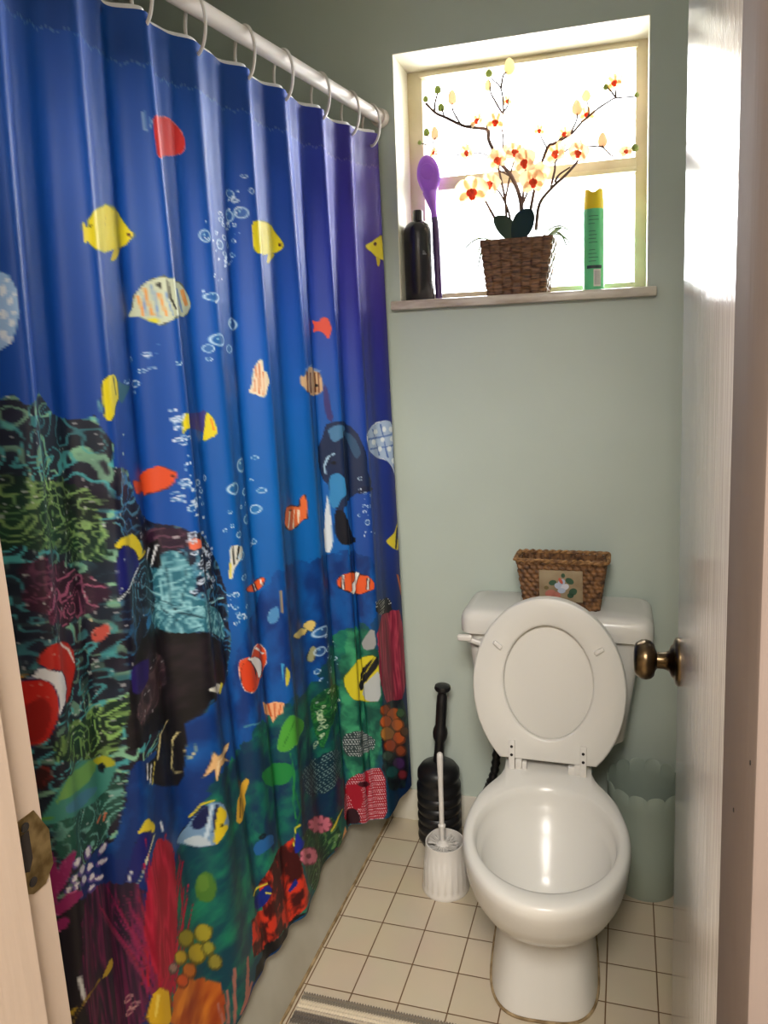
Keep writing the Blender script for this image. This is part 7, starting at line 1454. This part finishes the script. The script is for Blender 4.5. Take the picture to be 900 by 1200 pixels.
# ------------------------------------------------------------------ plunger, toilet brush, holder, bin, mat
pl = thing('plunger', (-.512, 1.91, 0), 'black plunger with ribbed bellows standing by the back wall', 'plunger')
b = B(); pf = [(0, .001), (.050, .001), (.055, .004)]
for k in range(6): z = .012 + k * .030; pf += [(.056 + .0015 * k, z), (.0635, z + .010), (.0635, z + .018), (.057, z + .026)]
pf += [(.058, .200), (.061, .206), (.060, .222), (.050, .236), (.028, .244), (.016, .250), (0, .250)]
lathe(b, pf, (-.512, 1.91, 0), 48); obj('bellows', b, M['black'], pl, smooth=50)
b = B(); lathe(b, [(.0165, 0), (.0145, .03), (.014, .062), (.020, .075), (.0215, .088), (.020, .100), (.015, .112), (.0155, .17), (.0145, .200), (.012, .205), (.0125, .212), (.021, .218), (.0235, .224), (.0215, .231), (.012, .235), (0, .2355)], (0, 0, 0), 28)
bmesh.ops.transform(b, matrix=Matrix.Translation((-.5105, 1.91, .246)) @ Matrix.Rotation(math.radians(4.5), 4, 'Y'), verts=b.verts); obj('handle', b, M['black'], pl, smooth=50)
HC = (-.452, 1.728)
b = B(); wob = lambda a, z: (1 + .10 * max(0, math.cos(a - math.radians(118))) ** 10) * (1 + (.018 * (1 if math.sin(a * 22) > .3 else 0) if .02 < z < .085 else 0))
lathe(b, [(0, 0), (.0605, 0), (.0625, .004), (.0618, .010), (.060, .02), (.0598, .021), (.0545, .084), (.0542, .085), (.051, .125), (.0505, .132), (.0475, .132), (.0475, .124), (.053, .02), (0, .016)], (HC[0], HC[1], 0), 132, wob=wob)
tag(obj('brush_holder', b, M['whitep'], origin=(HC[0], HC[1], 0), smooth=35), 'white ribbed plastic holder with a toilet brush in it', 'brush holder')
br = thing('toilet_brush', (HC[0], HC[1], .02), 'white toilet brush standing upright in the ribbed holder', 'toilet brush')
b = B(); lathe(b, [(.006, .09), (.006, .165), (.0095, .168), (.0098, .174), (.0062, .178), (.0062, .19), (.0068, .30), (.0085, .362), (.0075, .372), (.004, .376), (0, .377)], (HC[0] - .007, HC[1] + .002, 0), 18); obj('handle', b, M['whitep'], br)
b = B(); random.seed(5); lathe(b, [(.012, .05), (.018, .06), (.018, .122), (.010, .128), (.006, .130)], (HC[0] - .006, HC[1] + .002, 0), 20)
for i in range(420):
    a = random.uniform(0, 2 * PI); z = random.uniform(.055, .124); e = random.uniform(-.004, .010); r_ = .042 * random.uniform(.92, 1.02); c_, s_ = math.cos(a), math.sin(a); X0 = HC[0] - .004
    tube(b, [(X0 + .012 * c_, HC[1] + .012 * s_, z), (X0 + r_ * c_, HC[1] + r_ * s_, z + e)], [.0011, .0008], 4)
obj('bristles', b, M['whitep'], br)
b = B(); bc = (.055, 1.866); seg = 168
def sc(a): return .012 * abs(math.cos(7 * a)) ** .6
def binring(r, z, s): return [(bc[0] + r * math.cos(2 * PI * k / seg), bc[1] + r * math.sin(2 * PI * k / seg), z + (sc(2 * PI * k / seg) if s else 0)) for k in range(seg)]
loft(b, [binring(.078, .0, 0), binring(.081, .004, 0), binring(.088, .12, 0), binring(.096, .25, 0), binring(.0985, .282, 1), binring(.0975, .2835, 1), binring(.0955, .282, 1), binring(.0935, .25, 0), binring(.079, .008, 0)])
tag(obj('wastebasket', b, M['bin'], origin=(bc[0], bc[1], 0), smooth=60), 'grey-green plastic wastebasket with a scalloped rim, right of the toilet', 'wastebasket')
# mat: chenille rows
nx, ny = 420, 250; xs = np.linspace(-.676, -.03, nx); ys = np.linspace(.90, 1.322, ny)
XX, YY = np.meshgrid(xs, ys, indexing='ij'); rowf = (1.322 - YY) / .0098; ri = np.floor(rowf); u = rowf - ri
hz = .0045 + .0055 * np.sqrt(np.clip(np.sin(PI * u), 0, 1)) * (.72 + .28 * np.sin(XX * 2 * PI / .0062 + ri * 1.7)); hz[0] = hz[-1] = 0; hz[:, 0] = hz[:, -1] = 0
ZZ = hz + .001; YY2 = YY + .0012 * np.sin(XX * 2 * PI / .0062 + ri); pal = [(116, 106, 92), (112, 104, 90), (196, 182, 158), (206, 192, 168), (180, 166, 144), (96, 86, 76), (84, 76, 68), (92, 84, 74), (150, 138, 120), (200, 186, 162)]
dye = np.array([s2l(tuple(v / 255 for v in c)) for c in pal])[(ri.astype(int)) % len(pal)]
me = bpy.data.meshes.new('bath_mat'); idx = np.arange(nx * ny).reshape(nx, ny); q = np.stack([idx[:-1, :-1], idx[1:, :-1], idx[1:, 1:], idx[:-1, 1:]], -1).reshape(-1, 4)
og = np.array([-.35, 1.11, 0]); me.from_pydata((np.stack([XX, YY2, ZZ], -1).reshape(-1, 3) - og).tolist(), [], q.tolist()); a_ = me.color_attributes.new('dye', 'FLOAT_COLOR', 'POINT')
bb = np.ones((nx * ny, 4), np.float32); bb[:, :3] = dye.reshape(-1, 3); a_.data.foreach_set('color', bb.ravel()); M['chen'] = attr_mat('chenille_cotton', .9, .2, .3); finish(me, M['chen'], 180)
mo = bpy.data.objects.new('bath_mat', me); C.objects.link(mo); mo.location = og; tag(mo, 'grey and cream striped chenille bath mat beside the bathtub', 'bath mat')

# ------------------------------------------------------------------ things on the window sill
SZ = 1.546
def patch(bm, c, r, a0, a1, z0, z1, n=8):
    lo_ = [(c[0] + r * math.cos(math.radians(a0 + (a1 - a0) * k / n)), c[1] + r * math.sin(math.radians(a0 + (a1 - a0) * k / n))) for k in range(n + 1)]
    A = [bm.verts.new((x, y, z0)) for x, y in lo_]; D = [bm.verts.new((x, y, z1)) for x, y in lo_]
    for i in range(n): bm.faces.new((A[i], A[i + 1], D[i + 1], D[i]))
bt = (-.562, 2.052); bo = thing('shampoo_bottle', (bt[0], bt[1], SZ), 'tall black bottle with a black cap at the left end of the sill', 'bottle')
b = B(); lathe(b, [(0, 0), (.038, 0), (.0405, .003), (.0405, .185), (.039, .197), (.034, .208), (.025, .216), (.014, .220), (0, .220)], (bt[0], bt[1], SZ), 40); obj('body', b, M['bottle'], bo, smooth=50)
b = B(); lathe(b, [(.0135, .2195), (.0135, .246), (.012, .249), (0, .249)], (bt[0], bt[1], SZ), 28); obj('cap', b, M['bottle'], bo)
b = B(); patch(b, bt, .0409, 196, 214, SZ + .02, SZ + .055); obj('label', b, M['lab'], bo, smooth=0, recalc=False)['label'] = 'pale grey label block'
b = B()
for k in range(12): patch(b, bt, .0409, 192, 206 + (k * 7) % 10, SZ + .075 + k * .0075, SZ + .0775 + k * .0075, 3)
obj('fine_print', b, M['lab'], bo, smooth=0, recalc=False)
b = B()
for k in range(3): patch(b, bt, .0409, 300, 316 - k * 4, SZ + .125 + k * .004, SZ + .127 + k * .004, 3)
obj('fine_print', b, M['lab'], bo, smooth=0, recalc=False)
bb_ = thing('bath_brush', (-.516, 2.085, SZ), 'purple long-handled bath brush standing on its end behind the black bottle', 'bath brush')
b = B(); HM = Matrix.Translation((-.5365, 2.086, 1.892)) @ Matrix.Rotation(math.radians(-4), 4, 'Y') @ Matrix.Rotation(math.radians(4), 4, 'X')
rings = []
for f, y in ((.02, -.010), (.72, -.010), (.90, -.008), (1, -.001), (.98, .008), (.85, .013), (.02, .014)): rings.append([HM @ Vector((.0335 * f * math.cos(t) * (1 - .18 * max(0, -math.sin(t))), y, .056 * f * math.sin(t))) for t in [2 * PI * k / 36 for k in range(36)]])
loft(b, rings)
rg = [[HM @ Vector((r_ * math.cos(t), y, .010 + r_ * 1.12 * math.sin(t))) for t in [2 * PI * k / 30 for k in range(30)]] for r_, y in ((.0005, -.0112), (.017, -.0112), (.0185, -.0118), (.020, -.0108), (.0205, -.009))]; loft(b, rg)
obj('brush_head', b, M['purple'], bb_, smooth=60)
b = B(); hp = catmull([(-.534, 2.087, 1.85), (-.529, 2.088, 1.82), (-.524, 2.088, 1.79), (-.520, 2.088, 1.74), (-.518, 2.087, 1.66), (-.516, 2.085, 1.58), (-.515, 2.085, 1.552)], 8); nn_ = len(hp); tube(b, hp, [.021 - .0125 * min(1, i / 14) if i < 14 else .0085 + .0012 * math.sin((i - 14) / (nn_ - 14) * PI) for i in range(nn_)], 16); obj('handle', b, M['purple'], bb_, smooth=60)
b = B(); tube(b, [p + Vector((0, -.0006, 0)) for p in hp[18:]], [.0092 + .0012 * math.sin(i / 30 * PI) for i in range(len(hp[18:]))], 16); lathe(b, [(0, .0), (.016, .0), (.017, .004), (.013, .009), (.009, .012), (0, .012)], (-.515, 2.085, SZ), 24); obj('grip', b, M['purple2'], bb_, smooth=60)['label'] = 'dark purple grip'
cn = (-.086, 2.065); sp_o = thing('spray_can', (cn[0], cn[1], SZ), 'green spray can with a yellow cap at the right end of the sill', 'spray can')
b = B(); lathe(b, [(0, 0), (.0275, 0), (.0285, .003), (.0275, .006), (.0278, .205), (.0268, .212), (0, .212)], (cn[0], cn[1], SZ), 40); obj('can_body', b, M['can'], sp_o)
b = B(); R_ = [(.0268, .2115), (.0268, .222), (.0262, .232), (.0240, .252), (.0235, .262), (.0215, .262), (.0212, .250), (0, .246)]
def capw(a, z): return 1
lathe(b, R_, (cn[0], cn[1], SZ), 48)
for v in b.verts:
    if v.co.z > SZ + .26: v.co.z -= .009 * max(0, math.cos(2 * math.atan2(v.co.y - cn[1], v.co.x - cn[0]) + PI)) ** 2
obj('cap', b, M['cap'], sp_o, smooth=50)['label'] = 'yellow cap with a dipped top'
b = B(); patch(b, cn, .0281, 235, 318, SZ + .060, SZ + .068); obj('band', b, M['canband'], sp_o, smooth=0, recalc=False)
b = B(); patch(b, cn, .0281, 272, 312, SZ + .014, SZ + .058); bc_o = obj('barcode_label', b, M['whitep'], sp_o, smooth=0, recalc=False)
b = B()
for k in range(9): patch(b, cn, .0283, 276 + k * 3.8, 277.2 + k * 3.8 + (k % 3) * .6, SZ + .018, SZ + .054, 2)
obj('bars', b, M['lab'], bc_o, smooth=0, recalc=False)
b = B(); random.seed(9)
for k in range(13):
    if k in (4, 9): continue
    a0 = 244 + random.uniform(0, 4); patch(b, cn, .0281, a0, a0 + random.uniform(30, 56), SZ + .078 + k * .0095, SZ + .0795 + k * .0095, 4)
obj('fine_print', b, M['canink'], sp_o, smooth=0, recalc=False)

# potted orchid
po = thing('potted_orchid', (-.28, 2.06, SZ), 'cream and orange orchid in a square brown wicker pot, mid sill', 'potted plant')
b = B(); woven(b, -.362, -.208, 2.002, 2.118, -.378, -.186, 1.994, 2.126, SZ, SZ + .146, 8, 22, .0028, 400, False); obj('wicker_pot', b, M['wick'], po, smooth=50)
b = B(); lathe(b, [(0, 0), (.05, 0), (.05, .012), (.03, .018), (0, .02)], (-.282, 2.06, SZ + .115), 24); M['moss'] = mat('dark_moss', rgb(70, 56, 40), .9, bump=(90, 1)); obj('soil', b, M['moss'], po)
def blade(base, tip, width, sag, m, name, face=(0, -1, 0), n=12, thick=.0014):
    b = B(); base, tip = Vector(base), Vector(tip); d = tip - base; f = Vector(face); side = d.cross(f).normalized(); rings = []
    for i in range(n + 1):
        t = i / n; p = base.lerp(tip, t) + Vector((0, 0, sag * 4 * t * (1 - t))); w_ = width * max(.04, math.sin(PI * min(1, .06 + t * .94)) ** .6)
        rings.append([p - side * w_ + f * thick, p + f * (thick - .15 * w_), p + side * w_ + f * thick, p + side * w_ - f * thick, p - f * (thick + .15 * w_), p - side * w_ - f * thick])
    loft(b, rings); return obj(name, b, m, po, smooth=60)
LV = [((-.288, 2.02, 1.690), (-.238, 1.99, 1.758), .031, .006, 'leaf'), ((-.285, 2.03, 1.690), (-.340, 2.01, 1.752), .024, .006, 'leaf'), ((-.27, 2.05, 1.690), (-.272, 2.07, 1.762), .016, 0, 'leaf'), ((-.22, 2.03, 1.690), (-.140, 2.03, 1.700), .0085, .022, 'leaf2'), ((-.215, 2.05, 1.685), (-.165, 2.06, 1.722), .009, .004, 'leaf2'), ((-.345, 2.04, 1.690), (-.432, 2.02, 1.668), .0035, .024, 'leaf2'), ((-.35, 2.03, 1.690), (-.392, 2.0, 1.585), .0025, .045, 'leaf2'), ((-.35, 2.05, 1.690), (-.400, 2.03, 1.64), .003, .03, 'leaf2'), ((-.20, 2.03, 1.690), (-.135, 2.02, 1.655), .0025, .022, 'leaf2'), ((-.19, 2.02, 1.690), (-.145, 2.0, 1.64), .0025, .03, 'leaf2')]
for a, c, w_, s_, m_ in LV: blade(a, c, w_, s_, M[m_], 'leaf', (0, -.95, .3) if m_ == 'leaf' else (0, -.5, .86))
BL= [(-0.3354, 2.03, 1.9956, 0.0219), (-0.3868, 2.05, 2.0096, 0.0194), (-0.3075, 2.06, 2.0548, 0.0122), (-0.2242, 2.05, 1.9675, 0.0134), (-0.1591, 2.06, 1.9546, 0.017), (-0.2871, 2.03, 1.9114, 0.0267), (-0.2557, 2.01, 1.8818, 0.0292), (-0.3357, 2.05, 1.9065, 0.0243), (-0.4144, 2.04, 1.9317, 0.0194), (-0.1204, 2.03, 1.8981, 0.0243), (-0.1814, 2.06, 1.9081, 0.0267), (-0.0347, 2.06, 2.0645, 0.0194), (-0.0064, 2.05, 1.8913, 0.0146), (-0.1052, 2.07, 1.9977, 0.0194), (-0.3992, 2.01, 1.8185, 0.0365), (-0.3495, 2.03, 1.8422, 0.0267), (-0.2421, 2.02, 1.834, 0.0292), (-0.2252, 2.05, 1.8607, 0.0243), (-0.5088, 2.05, 1.9421, 0.0122)]
BD= [(-0.3017, 2.06, 2.1388, 0.0146, 0.0219, 'c'), (-0.1047, 2.06, 2.0424, 0.0122, 0.0146, 'c'), (-0.1284, 2.06, 2.0162, 0.0134, 0.0194, 'p'), (-0.0639, 2.06, 1.9293, 0.0122, 0.0194, 'p'), (-0.4574, 2.06, 2.0818, 0.0122, 0.0194, 'p'), (-0.5084, 2.06, 1.9957, 0.0109, 0.0182, 'p'), (-0.3592, 2.06, 2.0996, 0.0097, 0.0146, 'c'), (-0.497, 2.06, 2.1063, 0.0097, 0.0109, 'g'), (-0.5311, 2.06, 2.0865, 0.0073, 0.0085, 'g'), (-0.4888, 2.06, 2.0595, 0.0097, 0.0109, 'g'), (-0.5314, 2.06, 2.0005, 0.0085, 0.0109, 'g'), (-0.5516, 2.06, 1.9761, 0.0061, 0.0061, 'g'), (-0.3564, 2.06, 2.1291, 0.0097, 0.0097, 'g'), (-0.0557, 2.06, 2.0569, 0.0073, 0.0073, 'g'), (0.0166, 2.06, 1.9018, 0.0097, 0.0097, 'g'), (0.0198, 2.06, 2.029, 0.0061, 0.0061, 'g')]
ST= [([(-0.2727, 2.055, 1.724), (-0.2763, 2.055, 1.7971), (-0.2983, 2.055, 1.8582), (-0.3298, 2.055, 1.9006), (-0.3587, 2.055, 1.9581), (-0.3628, 2.055, 1.9867), (-0.4229, 2.055, 2.0022), (-0.4741, 2.055, 2.03), (-0.5046, 2.055, 2.0467), (-0.5301, 2.055, 2.0738)], 0.0034), ([(-0.507, 2.055, 2.047), (-0.5038, 2.055, 2.0728), (-0.496, 2.055, 2.0958)], 0.0019), ([(-0.5046, 2.055, 2.0467), (-0.4812, 2.055, 2.033), (-0.4854, 2.055, 2.0531)], 0.0019), ([(-0.4346, 2.055, 2.0079), (-0.4548, 2.055, 2.0451), (-0.4566, 2.055, 2.0649)], 0.0015), ([(-0.3587, 2.055, 1.9581), (-0.3627, 2.055, 1.991), (-0.3601, 2.055, 2.0059), (-0.3418, 2.055, 2.0037)], 0.0024), ([(-0.3298, 2.055, 1.9006), (-0.3347, 2.055, 1.8815), (-0.321, 2.055, 1.8735), (-0.2983, 2.055, 1.8582)], 0.0019), ([(-0.3231, 2.055, 2.0252), (-0.3408, 2.055, 2.0572), (-0.3518, 2.055, 2.08), (-0.3558, 2.055, 2.1145)], 0.0016), ([(-0.3231, 2.055, 2.0252), (-0.3093, 2.055, 2.0363), (-0.3045, 2.055, 2.057)], 0.0015), ([(-0.3238, 2.055, 1.9866), (-0.3184, 2.055, 2.0332), (-0.3244, 2.055, 2.085), (-0.3489, 2.055, 2.1136)], 0.0017), ([(-0.3244, 2.055, 2.085), (-0.3171, 2.055, 2.118), (-0.3034, 2.055, 2.1246)], 0.0017), ([(-0.3251, 2.055, 1.9045), (-0.3197, 2.055, 1.9538), (-0.3238, 2.055, 1.9866)], 0.0017), ([(-0.259, 2.055, 1.7185), (-0.2493, 2.055, 1.7727), (-0.235, 2.055, 1.8369), (-0.2052, 2.055, 1.9221), (-0.1852, 2.055, 1.9327), (-0.1456, 2.055, 1.9496), (-0.1152, 2.055, 1.9776)], 0.0027), ([(-0.1456, 2.055, 1.9496), (-0.1282, 2.055, 1.9854), (-0.1281, 2.055, 2.0021)], 0.0015), ([(-0.1152, 2.055, 1.9776), (-0.098, 2.055, 1.9923), (-0.1023, 2.055, 2.0281)], 0.0015), ([(-0.2362, 2.055, 1.7167), (-0.2265, 2.055, 1.7817), (-0.1971, 2.055, 1.8182), (-0.1592, 2.055, 1.849), (-0.1284, 2.055, 1.88), (-0.1153, 2.055, 1.9041)], 0.0027), ([(-0.1971, 2.055, 1.8182), (-0.1856, 2.055, 1.8645), (-0.1811, 2.055, 1.8897), (-0.137, 2.055, 1.9191), (-0.0637, 2.055, 1.9112)], 0.0018), ([(-0.0637, 2.055, 1.9112), (-0.0338, 2.055, 1.8829), (-0.0064, 2.055, 1.8884)], 0.0012), ([(-0.0637, 2.055, 1.9112), (-0.0637, 2.055, 1.9238)], 0.0012), ([(-0.1858, 2.055, 1.8344), (-0.1746, 2.055, 1.8526), (-0.1459, 2.055, 1.869)], 0.0018), ([(-0.1152, 2.055, 1.9776), (-0.0767, 2.055, 2.0043), (-0.0449, 2.055, 2.021), (-0.0302, 2.055, 2.0254), (0.0198, 2.055, 2.0233)], 0.0016), ([(-0.0302, 2.055, 2.0254), (-0.0429, 2.055, 2.0434), (-0.0514, 2.055, 2.0526)], 0.0015), ([(-0.0302, 2.055, 2.0254), (-0.0324, 2.055, 2.0482)], 0.0015), ([(-0.2864, 2.055, 1.7251), (-0.2719, 2.055, 1.7857), (-0.2667, 2.055, 1.8399), (-0.2616, 2.055, 1.8807)], 0.0024), ([(-0.3002, 2.055, 1.7262), (-0.311, 2.055, 1.7781), (-0.3334, 2.055, 1.8242), (-0.3539, 2.055, 1.8416)], 0.0019), ([(-0.3394, 2.055, 1.7427), (-0.3597, 2.055, 1.7823), (-0.3779, 2.055, 1.8128), (-0.4011, 2.055, 1.8238)], 0.0022), ([(-0.314, 2.055, 1.7317), (-0.3176, 2.055, 1.8008), (-0.3303, 2.055, 1.8679), (-0.3367, 2.055, 1.9013)], 0.0022), ([(-0.3176, 2.055, 1.8008), (-0.3028, 2.055, 1.8652), (-0.2908, 2.055, 1.9053)], 0.0017), ([(-0.4229, 2.055, 2.0022), (-0.3926, 2.055, 2.0031)], 0.0015), ([(-0.3298, 2.055, 1.9006), (-0.3756, 2.055, 1.9272), (-0.4129, 2.055, 1.9311)], 0.0012), ([(-0.4129, 2.055, 1.9311), (-0.4649, 2.055, 1.9321), (-0.5053, 2.055, 1.9408)], 0.001), ([(-0.5076, 2.055, 1.9455), (-0.5163, 2.055, 1.9753), (-0.5303, 2.055, 1.9923)], 0.001), ([(-0.504, 2.055, 1.985), (-0.5191, 2.055, 1.9645), (-0.5455, 2.055, 1.9718)], 0.001), ([(-0.2052, 2.055, 1.9221), (-0.2205, 2.055, 1.9536), (-0.2248, 2.055, 1.9648)], 0.0012), ([(-0.1852, 2.055, 1.9327), (-0.1631, 2.055, 1.9473)], 0.0012), ([(-0.0064, 2.055, 1.8926), (0.0166, 2.055, 1.8984)], 0.0011), ([(-0.2719, 2.055, 1.7857), (-0.2532, 2.055, 1.8234), (-0.2395, 2.055, 1.8438)], 0.0018)]

for pts, r_ in ST:
    b = B(); p = catmull(pts, 5); tube(b, p, [max(.0015, 1.8 * r_ * (1 - .45 * i / len(p))) for i in range(len(p))], 7); obj('stem', b, M['stem'], po)
for x, y, z, rx, rz_, t in BD:
    b = B(); bmesh.ops.create_uvsphere(b, u_segments=12, v_segments=8, radius=1)
    for v in b.verts: v.co = Vector((x + v.co.x * rx * (1 - .25 * v.co.z), y + v.co.y * rx, z + v.co.z * rz_))
    obj('bud', b, M['bud_' + t], po)
random.seed(12)
for x, y, z, r_ in BL:
    r_ *= 1.22
    mt = Matrix.Translation((x, y, z)) @ Matrix.Rotation(random.uniform(-.6, .6), 4, 'Z') @ Matrix.Rotation(random.uniform(-.35, .35), 4, 'X') @ Matrix.Rotation(random.uniform(-.4, .4), 4, 'Y')
    b = B()
    for an, ln, wd in ((90, 1.0, .42), (18, 1.05, .62), (162, 1.05, .62), (222, .95, .40), (318, .95, .40)):
        a = math.radians(an); rings = []; n = 8
        for i in range(n + 1):
            t = i / n; w_ = wd * r_ * max(.05, math.sin(PI * (.08 + .88 * t)) ** .7); q = .12 + .88 * t; c0 = Vector((math.cos(a) * r_ * ln * q, -.25 * r_ * math.sin(PI * t * .9) + .10 * r_, math.sin(a) * r_ * ln * q)); sd = Vector((-math.sin(a), 0, math.cos(a)))
            rings.append([mt @ (c0 + sd * w_ + Vector((0, -.10 * r_, 0))), mt @ c0, mt @ (c0 - sd * w_ + Vector((0, -.10 * r_, 0))), mt @ (c0 + Vector((0, .03 * r_, 0)))])
        loft(b, rings)
    fl = obj('blossom', b, M['petal'], po, smooth=70)
    b = B()
    for dx, dz, q in ((-.14, -.05, .19), (.14, -.05, .19), (0, -.26, .21), (0, .08, .12)):
        r2 = bmesh.ops.create_uvsphere(b, u_segments=10, v_segments=7, radius=1)
        for v in r2['verts']: v.co = mt @ Vector(((dx + v.co.x * q) * r_, (-.24 + v.co.y * .13) * r_, (dz + v.co.z * q * 1.1) * r_))
    obj('lip', b, M['lip'], fl)['label'] = 'orange lip'
